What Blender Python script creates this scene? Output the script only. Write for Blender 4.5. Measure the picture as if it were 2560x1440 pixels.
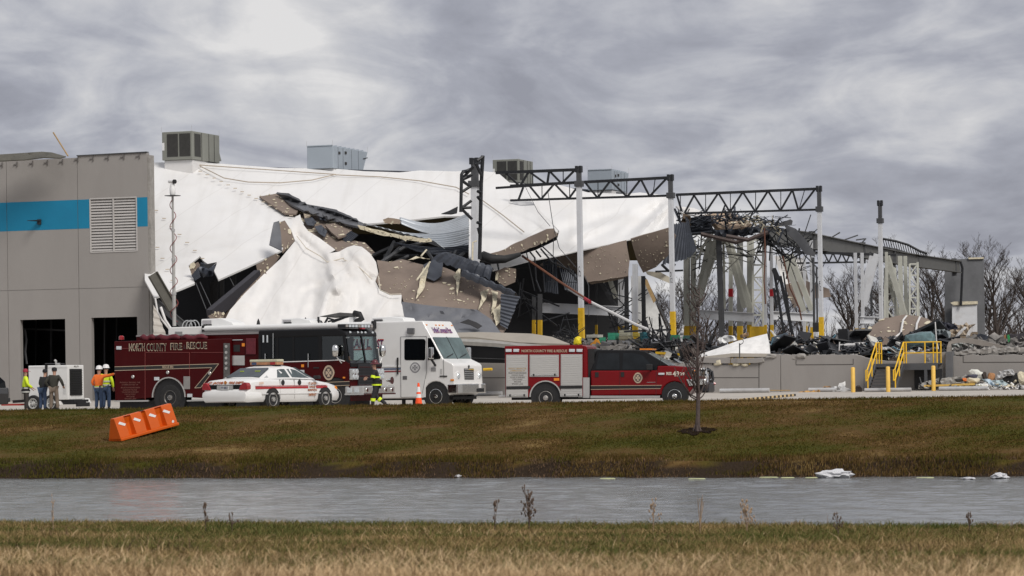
import bpy, bmesh, math, random
import numpy as np
from mathutils import Vector, Matrix, noise
from mathutils.geometry import delaunay_2d_cdt
R = math.radians
random.seed(7)
scene = bpy.context.scene
for o in list(bpy.data.objects):
 bpy.data.objects.remove(o)
COL = scene.collection

EYE, FPX, ROLL, HX, HY = 0.95, 7285.0, 0.014, 1280.0, 958.0
cam_d = bpy.data.cameras.new('camera')
cam = bpy.data.objects.new('camera', cam_d)
COL.objects.link(cam)
cam_d.sensor_width = 36.0
cam_d.lens = FPX / 2560 * 36.0
cam_d.shift_y = (HY - 720) / 2560
cam_d.clip_start, cam_d.clip_end = 1.0, 6000.0
cam.matrix_world = Matrix.Translation((0, 0, EYE)) @ Matrix.Rotation(ROLL, 4, 'Y') @ Matrix.Rotation(R(90), 4, 'X')
cam_d.dof.use_dof = True
cam_d.dof.focus_distance = 122.0
cam_d.dof.aperture_fstop = 4.5
scene.camera = cam

SUN_EL, SUN_AZ = 44.0, 32.0      # elevation; azimuth measured from behind the camera, towards its right
sun_d = bpy.data.lights.new('sun', 'SUN')
sun_d.energy = 1.5
sun_d.angle = R(24)
sun_d.color = (1.0, 0.955, 0.90)
sun = bpy.data.objects.new('sun', sun_d)
COL.objects.link(sun)
sd = Vector((math.sin(R(SUN_AZ)) * math.cos(R(SUN_EL)), -math.cos(R(SUN_AZ)) * math.cos(R(SUN_EL)), math.sin(R(SUN_EL))))
sun.rotation_euler = (-sd).to_track_quat('-Z', 'Y').to_euler()
sun.location = sd * 300

world = bpy.data.worlds.new('World')
scene.world = world
world.use_nodes = True
wn, wl = world.node_tree.nodes, world.node_tree.links
wn.clear()
def wnode(t, **k):
 n = wn.new(t)
 for a, b in k.items():
  setattr(n, a, b)
 return n
w_out = wnode('ShaderNodeOutputWorld')
w_bg = wnode('ShaderNodeBackground')
w_bg.inputs['Strength'].default_value = 0.1
w_sky = wnode('ShaderNodeTexSky', sky_type='NISHITA')
w_sky.sun_disc = False
w_sky.sun_elevation = R(SUN_EL)
w_sky.sun_rotation = math.atan2(sd.x, sd.y)
w_tc = wnode('ShaderNodeTexCoord')
w_sep = wnode('ShaderNodeSeparateXYZ')
wl.new(w_tc.outputs['Generated'], w_sep.inputs[0])
def wmath(op, a, b=None, c=None, clamp=False):
 n = wnode('ShaderNodeMath', operation=op)
 n.use_clamp = clamp
 for i, v in enumerate((a, b, c)):
  if v is None:
   continue
  if isinstance(v, (int, float)):
   n.inputs[i].default_value = v
  else:
   wl.new(v, n.inputs[i])
 return n.outputs[0]
zc = wmath('ADD', wmath('MAXIMUM', w_sep.outputs[2], 0.0), 0.16)
cx = wmath('DIVIDE', w_sep.outputs[0], zc)
cy = wmath('DIVIDE', w_sep.outputs[1], zc)
w_cmb = wnode('ShaderNodeCombineXYZ')
wl.new(cx, w_cmb.inputs[0]); wl.new(cy, w_cmb.inputs[1]); w_cmb.inputs[2].default_value = 3.7
w_map = wnode('ShaderNodeMapping')
w_map.inputs['Location'].default_value = (2.35, 0.4, 0.0)
w_map.inputs['Rotation'].default_value = (0, 0, R(-26))
w_map.inputs['Scale'].default_value = (2.1, 1.0, 1.0)
wl.new(w_cmb.outputs[0], w_map.inputs['Vector'])
def wnoise(scale, detail, rough, dist, vec):
 n = wnode('ShaderNodeTexNoise')
 n.inputs['Scale'].default_value = scale
 n.inputs['Detail'].default_value = detail
 n.inputs['Roughness'].default_value = rough
 n.inputs['Distortion'].default_value = dist
 wl.new(vec, n.inputs['Vector'])
 return n.outputs['Fac']
n1 = wnoise(1.0, 8.0, 0.50, 0.9, w_map.outputs[0])
w_map2 = wnode('ShaderNodeMapping')
w_map2.inputs['Location'].default_value = (7.1, 2.2, 1.0)
w_map2.inputs['Rotation'].default_value = (0, 0, R(-30))
w_map2.inputs['Scale'].default_value = (4.6, 2.6, 1.0)
wl.new(w_cmb.outputs[0], w_map2.inputs['Vector'])
n2 = wnoise(1.0, 8.0, 0.52, 1.0, w_map2.outputs[0])
w_map3 = wnode('ShaderNodeMapping')
w_map3.inputs['Location'].default_value = (1.3, 5.2, 2.0)
w_map3.inputs['Rotation'].default_value = (0, 0, R(-24))
w_map3.inputs['Scale'].default_value = (12.0, 8.0, 1.0)
wl.new(w_cmb.outputs[0], w_map3.inputs['Vector'])
n3 = wnoise(1.0, 8.0, 0.62, 0.4, w_map3.outputs[0])
cl = wmath('ADD', wmath('ADD', wmath('MULTIPLY', n1, 0.56), wmath('MULTIPLY', n2, 0.33)), wmath('MULTIPLY', n3, 0.11))
w_rmp = wnode('ShaderNodeValToRGB')
wl.new(cl, w_rmp.inputs[0])
cr = w_rmp.color_ramp
cr.elements[0].position, cr.elements[0].color = 0.37, (0.300, 0.308, 0.358, 1)
cr.elements[1].position, cr.elements[1].color = 0.59, (0.745, 0.735, 0.735, 1)
for p_, c_ in ((0.435, (0.375, 0.385, 0.440, 1)), (0.485, (0.480, 0.488, 0.532, 1)), (0.538, (0.600, 0.600, 0.622, 1))):
 e = cr.elements.new(p_); e.color = c_
w_scl = wnode('ShaderNodeMix', data_type='RGBA', blend_type='MULTIPLY')
w_scl.inputs[0].default_value = 1.0
wl.new(w_rmp.outputs[0], w_scl.inputs[6])
CLOUD_GAIN = 5.9
w_scl.inputs[7].default_value = (CLOUD_GAIN, CLOUD_GAIN, CLOUD_GAIN, 1)
w_mix = wnode('ShaderNodeMix', data_type='RGBA')
w_mix.inputs[0].default_value = 0.985      # closed overcast: a little of the clear sky comes through
wl.new(w_sky.outputs[0], w_mix.inputs[6])
wl.new(w_scl.outputs[2], w_mix.inputs[7])
wl.new(w_mix.outputs[2], w_bg.inputs['Color'])
wl.new(w_bg.outputs[0], w_out.inputs[0])

vs = scene.view_settings
vs.view_transform = 'Standard'
vs.look = 'None'
vs.exposure = 0.75
vs.gamma = 1.0
vs.use_curve_mapping = False
scene.render.engine = 'CYCLES'
scene.cycles.max_bounces = 6
scene.cycles.diffuse_bounces = 3
scene.cycles.transparent_max_bounces = 12
scene.cycles.use_denoising = True

CR, SR = math.cos(ROLL), math.sin(ROLL)
def ray(px, py):
 a, b = (px - HX) / FPX, (HY - py) / FPX
 return a * CR + b * SR, -a * SR + b * CR          # x and z gained per metre of depth
def W(px, py, Y):
 a, b = ray(px, py)
 return Vector((Y * a, Y, EYE + Y * b))
def XY(px, Y):
 a, _ = ray(px, HY)
 return Vector((Y * a, Y, 0))
AL = R(20.0)
U = Vector((math.cos(AL), -math.sin(AL), 0))
V = Vector((math.sin(AL), math.cos(AL), 0))
Z = Vector((0, 0, 1))
def TS(t, s, z=0.0):
 return U * t + V * s + Z * z
def WS(px, py, s):                                     # point of a pixel on the plane at depth s
 a, b = ray(px, py)
 Y = s / (a * V.x + V.y)
 return Vector((Y * a, Y, EYE + Y * b))
PROFILE = [(-60, 0.5), (0, -0.1), (22, -0.62), (40, -1.32), (49.6, -1.62), (50.6, -1.72), (53.5, -2.2), (72, -2.3), (75.0, -1.75), (75.5, -1.58), (75.9, -1.24), (76.6, -1.12),
   (80.0, -0.57), (84.0, 0.08), (86.0, 0.33), (87.3, 0.35), (87.5, 0.10), (92, 0.10), (102, -0.07), (112, -0.10), (125, -0.05), (147.6, 0.20), (200, 0.4), (320, 0.4), (3500, 2.0)]
def ground_z(s):
 for (a, za), (b, zb) in zip(PROFILE, PROFILE[1:]):
  if s <= b:
   return za + (zb - za) * (s - a) / (b - a)
 return PROFILE[-1][1]
PAVE = [(87.5, 0.20), (92, 0.20), (102, 0.03), (112, 0.0), (125, 0.05), (147.6, 0.30), (150, 0.30)]
def pave_z(p):
 s, t = p.dot(V), p.dot(U)
 dip = -0.13 * math.exp(-((t + 36) / 8) ** 2 - ((s - 112) / 8) ** 2)      # a drain hollow
 return dip + float(np.interp(s, [q[0] for q in PAVE], [q[1] for q in PAVE]))

def lin(c):
 return tuple((x / 12.92 if x <= 0.04045 else ((x + 0.055) / 1.055) ** 2.4) for x in c)
MATS = {}
def mat(name, col, rough=0.6, metal=0.0, var=0.12, scale=3.0, bump=0.0, bscale=None, dirt=None, dirt_amt=0.0, dscale=0.8, coat=0.0, spec=0.5, stretch=None):
 if name in MATS:
  return MATS[name]
 m = bpy.data.materials.new(name)
 m.use_nodes = True
 N, L = m.node_tree.nodes, m.node_tree.links
 b = N['Principled BSDF']
 b.inputs['Roughness'].default_value = rough
 b.inputs['Metallic'].default_value = metal
 b.inputs['Specular IOR Level'].default_value = spec
 if coat:
  b.inputs['Coat Weight'].default_value = coat
  b.inputs['Coat Roughness'].default_value = 0.06
 tc = N.new('ShaderNodeTexCoord')
 vec = tc.outputs['Object']
 if stretch:
  mp = N.new('ShaderNodeMapping'); mp.inputs['Scale'].default_value = stretch
  L.new(vec, mp.inputs['Vector']); vec = mp.outputs[0]
 nz = N.new('ShaderNodeTexNoise')
 nz.inputs['Scale'].default_value = scale
 nz.inputs['Detail'].default_value = 7.0
 nz.inputs['Roughness'].default_value = 0.62
 L.new(vec, nz.inputs['Vector'])
 mr = N.new('ShaderNodeMapRange')
 mr.inputs[1].default_value, mr.inputs[2].default_value = 0.3, 0.7
 L.new(nz.outputs['Fac'], mr.inputs[0])
 mx = N.new('ShaderNodeMix'); mx.data_type = 'RGBA'
 L.new(mr.outputs[0], mx.inputs[0])
 mx.inputs[6].default_value = tuple(c * (1 - var) for c in col) + (1,)
 mx.inputs[7].default_value = tuple(min(1, c * (1 + var)) for c in col) + (1,)
 colout = mx.outputs[2]
 if dirt:
  n2 = N.new('ShaderNodeTexNoise')
  n2.inputs['Scale'].default_value = dscale
  n2.inputs['Detail'].default_value = 9.0
  n2.inputs['Roughness'].default_value = 0.7
  L.new(vec, n2.inputs['Vector'])
  r2 = N.new('ShaderNodeMapRange')
  r2.inputs[1].default_value, r2.inputs[2].default_value = 0.50, 0.72
  r2.inputs[3].default_value, r2.inputs[4].default_value = 0.0, dirt_amt
  L.new(n2.outputs['Fac'], r2.inputs[0])
  m2 = N.new('ShaderNodeMix'); m2.data_type = 'RGBA'
  L.new(r2.outputs[0], m2.inputs[0]); L.new(colout, m2.inputs[6])
  m2.inputs[7].default_value = tuple(dirt) + (1,)
  colout = m2.outputs[2]
 L.new(colout, b.inputs['Base Color'])
 if bump:
  nb = N.new('ShaderNodeTexNoise')
  nb.inputs['Scale'].default_value = bscale or scale * 4
  nb.inputs['Detail'].default_value = 5.0
  L.new(vec, nb.inputs['Vector'])
  bp = N.new('ShaderNodeBump')
  bp.inputs['Strength'].default_value = bump
  bp.inputs['Distance'].default_value = 0.05
  L.new(nb.outputs['Fac'], bp.inputs['Height'])
  L.new(bp.outputs[0], b.inputs['Normal'])
 MATS[name] = m
 return m
def add_seams(m):
 N, L = m.node_tree.nodes, m.node_tree.links
 b = N['Principled BSDF']; src = b.inputs['Base Color'].links[0].from_socket
 tc = N.new('ShaderNodeTexCoord'); d = N.new('ShaderNodeVectorMath'); d.operation = 'DOT_PRODUCT'; d.inputs[1].default_value = (0.94 / 3.0, -0.34 / 3.0, 0.02)
 L.new(tc.outputs['Object'], d.inputs[0])
 f = N.new('ShaderNodeMath'); f.operation = 'FRACT'; L.new(d.outputs['Value'], f.inputs[0])
 c = N.new('ShaderNodeMath'); c.operation = 'LESS_THAN'; c.inputs[1].default_value = 0.028; L.new(f.outputs[0], c.inputs[0])
 mp = N.new('ShaderNodeMapping'); mp.inputs['Rotation'].default_value = (0, 0, R(20)); mp.inputs['Scale'].default_value = (1.6, .10, .10); L.new(tc.outputs['Object'], mp.inputs['Vector'])
 n = N.new('ShaderNodeTexNoise'); n.inputs['Scale'].default_value = 1.0; n.inputs['Detail'].default_value = 6; L.new(mp.outputs[0], n.inputs['Vector'])
 r = N.new('ShaderNodeMapRange'); r.inputs[1].default_value, r.inputs[2].default_value, r.inputs[4].default_value = .52, .75, .16; L.new(n.outputs['Fac'], r.inputs[0])
 k = N.new('ShaderNodeMath'); k.operation = 'MULTIPLY_ADD'; k.inputs[1].default_value = .16; L.new(c.outputs[0], k.inputs[0]); L.new(r.outputs[0], k.inputs[2])
 x = N.new('ShaderNodeMix'); x.data_type = 'RGBA'; L.new(k.outputs[0], x.inputs[0]); L.new(src, x.inputs[6]); x.inputs[7].default_value = (.40, .37, .33, 1); L.new(x.outputs[2], b.inputs['Base Color'])
def glass(name, col, alpha=0.35, rough=0.03):
 if name in MATS:
  return MATS[name]
 m = bpy.data.materials.new(name); m.use_nodes = True
 N, L = m.node_tree.nodes, m.node_tree.links
 N.clear()
 out = N.new('ShaderNodeOutputMaterial')
 tr = N.new('ShaderNodeBsdfTransparent'); tr.inputs[0].default_value = tuple(col) + (1,)
 gl = N.new('ShaderNodeBsdfGlossy'); gl.inputs['Roughness'].default_value = rough
 gl.inputs[0].default_value = (0.9, 0.95, 0.95, 1)
 fr = N.new('ShaderNodeFresnel'); fr.inputs[0].default_value = 1.5
 mx = N.new('ShaderNodeMixShader')
 ad = N.new('ShaderNodeMath'); ad.operation = 'ADD'; ad.inputs[1].default_value = alpha
 L.new(fr.outputs[0], ad.inputs[0]); L.new(ad.outputs[0], mx.inputs[0])
 L.new(tr.outputs[0], mx.inputs[1]); L.new(gl.outputs[0], mx.inputs[2]); L.new(mx.outputs[0], out.inputs[0])
 MATS[name] = m
 return m
M_MEMB = mat('roof_membrane', (0.735, 0.727, 0.715), 0.5, var=0.035, scale=0.25, bump=0.25, bscale=1.2, dirt=(0.64, 0.59, 0.52), dirt_amt=0.22, dscale=0.22)
M_MEMB2 = mat('torn_membrane', (0.70, 0.685, 0.665), 0.55, var=0.05, scale=0.5, bump=0.5, bscale=1.6, dirt=(0.58, 0.50, 0.42), dirt_amt=0.3, dscale=0.35)
add_seams(M_MEMB); add_seams(M_MEMB2)
M_GREYCLOTH = mat('grey_underlay', (0.13, 0.135, 0.15), 0.6, var=0.15, scale=0.8, bump=0.4)
M_BROWN = mat('board_facer', (0.205, 0.160, 0.130), 0.85, var=0.10, scale=0.8, dirt=(0.12, 0.09, 0.075), dirt_amt=0.4, dscale=0.6, bump=0.2)
M_FOAM = mat('foam', (0.62, 0.56, 0.42), 0.9, var=0.2, scale=6, bump=0.5)
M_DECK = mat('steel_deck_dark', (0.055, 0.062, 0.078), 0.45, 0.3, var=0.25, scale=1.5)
M_DECKG = mat('steel_deck_bare', (0.50, 0.53, 0.56), 0.38, 0.35, var=0.10, scale=0.8)
M_BLACKST = mat('black_steel', (0.016, 0.017, 0.020), 0.5, 0.2, var=0.3, scale=2)
M_GREYST = mat('primer_grey_steel', (0.065, 0.066, 0.07), 0.55, 0.1, var=0.2, scale=2)
M_WHITEST = mat('white_steel', (0.60, 0.61, 0.63), 0.5, var=0.06, scale=1.2, dirt=(0.35, 0.32, 0.28), dirt_amt=0.4, dscale=1.0)
M_CREAMST = mat('cream_steel', (0.50, 0.50, 0.44), 0.55, var=0.1, scale=1.2, dirt=(0.3, 0.27, 0.22), dirt_amt=0.4, dscale=1.0)
M_YELLOW = mat('safety_yellow', (0.72, 0.44, 0.015), 0.5, var=0.1, scale=2, dirt=(0.30, 0.17, 0.03), dirt_amt=0.5, dscale=1.2)
M_YELLOWB = mat('bollard_yellow', (0.80, 0.50, 0.10), 0.45, var=0.08, scale=3, dirt=(0.45, 0.26, 0.06), dirt_amt=0.35, dscale=2)
M_TILT = mat('tilt_up_paint', (0.285, 0.268, 0.252), 0.85, var=0.05, scale=0.35, bump=0.12, bscale=9, dirt=(0.215, 0.195, 0.182), dirt_amt=0.35, dscale=0.25, stretch=(1, 1, 0.35))
M_BLUE = mat('blue_band', (0.001, 0.185, 0.33), 0.75, var=0.06, scale=0.5, bump=0.1, bscale=9, dirt=(0.01, 0.12, 0.26), dirt_amt=0.25, dscale=0.3)
M_CONC = mat('broken_concrete', (0.30, 0.285, 0.265), 0.95, var=0.2, scale=2.2, bump=0.8, bscale=6, dirt=(0.19, 0.17, 0.15), dirt_amt=0.6, dscale=1.2)
M_CONCD = mat('grey_concrete', (0.135, 0.138, 0.145), 0.9, var=0.14, scale=0.8, bump=0.3, dirt=(0.09, 0.09, 0.095), dirt_amt=0.5, dscale=0.5)
M_WHITE = mat('white_paint', (0.74, 0.735, 0.72), 0.32, var=0.03, scale=1.2, dirt=(0.55, 0.52, 0.48), dirt_amt=0.16, dscale=1.3, coat=0.3)
M_WHITEP = mat('white_plastic', (0.75, 0.75, 0.74), 0.45, var=0.04, scale=2)
M_RED = mat('fire_red', (0.048, 0.0012, 0.002), 0.36, var=0.10, scale=1.0, dirt=(0.06, 0.015, 0.013), dirt_amt=0.2, dscale=1.2, spec=0.14)
M_RED2 = mat('rescue_red', (0.165, 0.0035, 0.006), 0.30, var=0.08, scale=1.0, dirt=(0.15, 0.02, 0.02), dirt_amt=0.15, dscale=1.2, coat=0.04, spec=0.22)
M_MAROON = mat('hose_cover', (0.10, 0.008, 0.016), 0.75, var=0.2, scale=3, bump=0.6, bscale=5)
M_BLACK = mat('black_paint', (0.006, 0.006, 0.007), 0.4, var=0.2, scale=2, spec=0.25)
M_TYRE = mat('tyre_rubber', (0.018, 0.018, 0.018), 0.88, var=0.3, scale=8, bump=0.3, bscale=30)
M_CHROME = mat('chrome', (0.72, 0.72, 0.70), 0.14, 1.0, var=0.06, scale=4)
M_ALU = mat('brushed_alu', (0.55, 0.54, 0.52), 0.36, 0.75, var=0.07, scale=3)
M_SHUT = mat('shutter_alu', (0.50, 0.49, 0.47), 0.42, 0.35, var=0.04, scale=2, stretch=(1, 1, 8))
M_RIM = mat('painted_rim', (0.42, 0.40, 0.38), 0.4, 0.5, var=0.15, scale=9)
M_RUB = mat('dark_rubber', (0.012, 0.012, 0.013), 0.7, var=0.2, scale=5)
M_DARKGLASS = mat('tinted_glass', (0.004, 0.005, 0.006), 0.06, var=0.2, scale=1, spec=0.22)
G_WIND = glass('windscreen_glass', (0.70, 0.80, 0.80), 0.02)
G_TINT = glass('side_glass', (0.10, 0.12, 0.13), 0.03)
M_AMBER = mat('amber_lens', (0.75, 0.24, 0.02), 0.2, var=0.1, scale=8)
M_REDLENS = mat('red_lens', (0.30, 0.006, 0.012), 0.12, var=0.15, scale=6, coat=0.5)
M_LENS = mat('clear_lens', (0.62, 0.66, 0.68), 0.1, 0.3, var=0.15, scale=12)
M_GOLD = mat('gold_leaf', (0.45, 0.30, 0.12), 0.4, 0.4, var=0.1, scale=6)
M_TAN = mat('tan_lettering', (0.46, 0.36, 0.26), 0.5, var=0.06, scale=5)
M_LETTERBLK = mat('black_lettering', (0.012, 0.011, 0.011), 0.5, var=0.1, scale=5)
M_HVAC = mat('unit_olive', (0.215, 0.218, 0.190), 0.55, var=0.06, scale=0.8)
M_HVACB = mat('unit_blue_grey', (0.34, 0.385, 0.43), 0.45, 0.1, var=0.05, scale=0.6)
M_HVACG = mat('unit_grille', (0.035, 0.034, 0.031), 0.7, var=0.2, scale=4)
M_CURB = mat('unit_curb', (0.66, 0.65, 0.64), 0.6, var=0.06, scale=0.8, dirt=(0.4, 0.36, 0.3), dirt_amt=0.3)
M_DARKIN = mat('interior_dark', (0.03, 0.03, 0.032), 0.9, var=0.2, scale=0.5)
M_BARK = mat('bark', (0.045, 0.034, 0.028), 0.95, var=0.3, scale=2.5, bump=0.6)
M_BARKY = mat('sapling_bark', (0.085, 0.062, 0.055), 0.85, var=0.25, scale=6, bump=0.4)
M_ORANGE = mat('barrier_orange', (0.60, 0.095, 0.001), 0.5, var=0.06, scale=2.5, dirt=(0.50, 0.09, 0.01), dirt_amt=0.35, dscale=1.5)
M_CONE = mat('cone_orange', (0.90, 0.085, 0.008), 0.5, var=0.06, scale=5)
M_REFL = mat('reflective_white', (0.72, 0.71, 0.70), 0.45, var=0.08, scale=6)

class MB:
 def __init__(self):
  self.v, self.f = [], []
 def add(self, vs, fs):
  n = len(self.v)
  self.v += [tuple(p) for p in vs]
  self.f += [tuple(i + n for i in f) for f in fs]
  return self
 def box(self, c, d, rot=None):
  x, y, z = d[0] / 2, d[1] / 2, d[2] / 2
  P = [Vector((a * x, b * y, e * z)) for e in (-1, 1) for b in (-1, 1) for a in (-1, 1)]
  if rot is not None:
   P = [rot @ p for p in P]
  c = Vector(c)
  return self.add([c + p for p in P], [(0, 2, 3, 1), (4, 5, 7, 6), (0, 1, 5, 4), (1, 3, 7, 5), (3, 2, 6, 7), (2, 0, 4, 6)])
 def span(self, a, b):                              # box from corner a to corner b
  a, b = Vector(a), Vector(b)
  return self.box((a + b) / 2, [abs(x) for x in (b - a)])
 def bar(self, p, q, w, h, up=Z, roll=0.0):         # square bar from p to q
  p, q = Vector(p), Vector(q)
  d = (q - p)
  L = d.length
  if L < 1e-6:
   return self
  x = d / L
  s = x.cross(up)
  s = s.normalized() if s.length > 1e-3 else x.cross(Vector((1, 0, 0))).normalized()
  t = s.cross(x)
  P = []
  for k in (p, q):
   for a, b in ((-1, -1), (1, -1), (1, 1), (-1, 1)):
    P.append(k + s * (a * w / 2) + t * (b * h / 2))
  return self.add(P, [(0, 1, 2, 3)[::-1], (4, 5, 6, 7), (0, 1, 5, 4), (1, 2, 6, 5), (2, 3, 7, 6), (3, 0, 4, 7)])
 def ibeam(self, p, q, w, h, t=0.03, up=Z):
  p, q = Vector(p), Vector(q)
  x = (q - p).normalized()
  s = x.cross(up)
  s = s.normalized() if s.length > 1e-3 else Vector((1, 0, 0))
  n = s.cross(x)
  self.bar(p + n * (h / 2 - t / 2), q + n * (h / 2 - t / 2), w, t, up)
  self.bar(p - n * (h / 2 - t / 2), q - n * (h / 2 - t / 2), w, t, up)
  return self.bar(p, q, t, h - 2 * t, up)
 def tube(self, pts, r, n=6, cap=True, r2=None):
  pts = [Vector(p) for p in pts]
  rings = []
  ref = None
  for i, p in enumerate(pts):
   d = (pts[min(i + 1, len(pts) - 1)] - pts[max(i - 1, 0)])
   d = d.normalized() if d.length > 1e-9 else Z
   if ref is None:
    ref = d.cross(Z) if abs(d.z) < 0.9 else d.cross(Vector((1, 0, 0)))
   s = ref - d * ref.dot(d)
   s = s.normalized() if s.length > 1e-6 else d.orthogonal().normalized()
   ref = s
   t = d.cross(s)
   if isinstance(r, (list, tuple)):
    rr = r[i]
   else:
    rr = r if r2 is None else r + (r2 - r) * i / max(1, len(pts) - 1)
   rings.append([p + (s * math.cos(2 * math.pi * k / n) + t * math.sin(2 * math.pi * k / n)) * rr for k in range(n)])
  vs = [p for rg in rings for p in rg]
  fs = []
  for i in range(len(rings) - 1):
   for k in range(n):
    a, b = i * n + k, i * n + (k + 1) % n
    fs.append((a, b, b + n, a + n))
  if cap:
   fs.append(tuple(range(n))[::-1])
   fs.append(tuple(range((len(rings) - 1) * n, len(rings) * n)))
  return self.add(vs, fs)
 def lathe(self, prof, c, axis='y', n=24, cap=True):  # prof: (radius, along)
  c = Vector(c)
  vs, fs = [], []
  for r, h in prof:
   for k in range(n):
    a = 2 * math.pi * k / n
    ca, sa = math.cos(a) * r, math.sin(a) * r
    vs.append(c + (Vector((ca, h, sa)) if axis == 'y' else Vector((h, ca, sa)) if axis == 'x' else Vector((ca, sa, h))))
  m = len(prof)
  for i in range(m - 1):
   for k in range(n):
    a, b = i * n + k, i * n + (k + 1) % n
    fs.append((a, b, b + n, a + n))
  if cap:
   fs.append(tuple(range(n))); fs.append(tuple(range((m - 1) * n, m * n)))
  return self.add(vs, fs)
 def prism(self, poly, y0, y1, axis='y'):           # polygon (a, z) pushed from y0 to y1
  n = len(poly)
  if axis == 'y':
   A = [Vector((a, y0, b)) for a, b in poly]; B = [Vector((a, y1, b)) for a, b in poly]
  elif axis == 'x':
   A = [Vector((y0, a, b)) for a, b in poly]; B = [Vector((y1, a, b)) for a, b in poly]
  else:
   A = [Vector((a, b, y0)) for a, b in poly]; B = [Vector((a, b, y1)) for a, b in poly]
  fs = [tuple(range(n)), tuple(range(n, 2 * n))[::-1]]
  for i in range(n):
   j = (i + 1) % n
   fs.append((i, j, n + j, n + i))
  return self.add(A + B, fs)
 def hull(self, A, B):                              # two matching loops of points joined into a solid
  n = len(A)
  fs = [tuple(range(n)), tuple(range(n, 2 * n))[::-1]]
  for i in range(n):
   j = (i + 1) % n
   fs.append((i, j, n + j, n + i))
  return self.add(list(A) + list(B), fs)
 def loft(self, loops, cap=True):
  n = len(loops[0])
  vs = [p for l in loops for p in l]
  fs = []
  for i in range(len(loops) - 1):
   for k in range(n):
    a, b = i * n + k, i * n + (k + 1) % n
    fs.append((a, b, b + n, a + n))
  if cap:
   fs.append(tuple(range(n))[::-1]); fs.append(tuple(range((len(loops) - 1) * n, len(loops) * n)))
  return self.add(vs, fs)
 def mesh(self, name):
  me = bpy.data.meshes.new(name)
  me.from_pydata(self.v, [], self.f)
  bm = bmesh.new(); bm.from_mesh(me)
  bmesh.ops.recalc_face_normals(bm, faces=bm.faces)
  bm.to_mesh(me); bm.free()
  return me
 def build(self, name, m, parent=None, bevel=0.0, smooth=False, seg=2, fix=True, **tags):
  if fix:
   me = self.mesh(name)
  else:
   me = bpy.data.meshes.new(name); me.from_pydata(self.v, [], self.f)
  me.materials.append(m)
  return link(name, me, parent, bevel, smooth, seg, **tags)
def tag(o, label=None, cat=None, group=None, kind=None):
 if label: o['label'] = label
 if cat: o['category'] = cat
 if group: o['group'] = group
 if kind: o['kind'] = kind
 return o
def link(name, me, parent=None, bevel=0.0, smooth=False, seg=2, **tags):
 o = bpy.data.objects.new(name, me)
 COL.objects.link(o)
 if parent is not None:
  o.parent = parent
 if bevel:
  b = o.modifiers.new('bevel', 'BEVEL')
  b.width, b.segments, b.limit_method, b.angle_limit = bevel, seg, 'ANGLE', R(35)
  b.harden_normals = False
 if smooth:
  me.polygons.foreach_set('use_smooth', [True] * len(me.polygons))
  if smooth == 'auto' or bevel:
   try:
    me.set_sharp_from_angle(angle=R(38))
   except Exception:
    pass
 return tag(o, **tags)
def empty(name, loc=(0, 0, 0), rz=0.0, **tags):
 o = bpy.data.objects.new(name, None)
 COL.objects.link(o)
 o.location = loc
 o.rotation_euler = (0, 0, rz)
 o.empty_display_size = 0.2
 return tag(o, **tags)
def dup(root, **tags):
 c = root.copy(); COL.objects.link(c)
 for ch in root.children:
  k = ch.copy(); COL.objects.link(k); k.parent = c
  for g in ch.children:
   q = g.copy(); COL.objects.link(q); q.parent = k
 return tag(c, **tags)
def text(name, s, m, parent, o, ex, ez, height, width=None, bold=0.0, depth=0.004, shear=0.0, align='LEFT', sx=None, out=None):
 """flat lettering whose lower left corner is at o, running along ex with its top towards ez"""
 cu = bpy.data.curves.new(name, 'FONT')
 cu.body = s; cu.size = 1.0; cu.offset = bold; cu.shear = shear; cu.extrude = 0.0; cu.resolution_u = 2
 cu.align_x = align
 tmp = bpy.data.objects.new(name, cu)
 COL.objects.link(tmp)
 dg = bpy.context.evaluated_depsgraph_get()
 me = bpy.data.meshes.new_from_object(tmp.evaluated_get(dg))
 bpy.data.objects.remove(tmp)
 n = len(me.vertices)
 co = np.empty(n * 3); me.vertices.foreach_get('co', co); co = co.reshape(-1, 3)
 h = 0.70
 if '\n' in s:
  k = height
 else:
  k = height / h
 kx = k
 if width and n:
  kx = width / max(1e-6, co[:, 0].max() - co[:, 0].min())
  if align == 'LEFT': co[:, 0] -= co[:, 0].min()
 o, ex, ez = Vector(o), Vector(ex).normalized(), Vector(ez).normalized()
 nn = ex.cross(ez).normalized() if out is None else Vector(out).normalized()
 off = nn * depth
 P = np.array(o + off)[None] + co[:, :1] * kx * np.array(ex)[None] + co[:, 1:2] * k * np.array(ez)[None]
 me.vertices.foreach_set('co', P.astype(np.float32).ravel())
 me.materials.clear(); me.materials.append(m)
 return link(name, me, parent)

class TPS:
 def __init__(self, pts):
  P = np.array(pts, float)
  self.c = P[:, :2] / 100.0
  n = len(P)
  K = self.k(np.linalg.norm(self.c[:, None] - self.c[None], axis=2)) + np.eye(n) * 1e-4
  Q = np.hstack([np.ones((n, 1)), self.c])
  A = np.zeros((n + 3, n + 3)); A[:n, :n] = K; A[:n, n:] = Q; A[n:, :n] = Q.T
  b = np.concatenate([P[:, 2], np.zeros(3)])
  self.w = np.linalg.lstsq(A, b, rcond=None)[0]
 @staticmethod
 def k(r):
  return np.where(r > 1e-9, r * r * np.log(np.maximum(r, 1e-9)), 0.0)
 def __call__(self, x, y):
  p = np.array([[x / 100.0, y / 100.0]])
  r = np.linalg.norm(p[:, None] - self.c[None], axis=2)
  return float((self.k(r) @ self.w[:-3] + self.w[-3] + p @ self.w[-2:])[0])
def inside(x, y, poly):
 r = False
 for (ax, ay), (bx, by) in zip(poly, poly[1:] + poly[:1]):
  if (ay > y) != (by > y) and x < (bx - ax) * (y - ay) / (by - ay) + ax:
   r = not r
 return r
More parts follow.
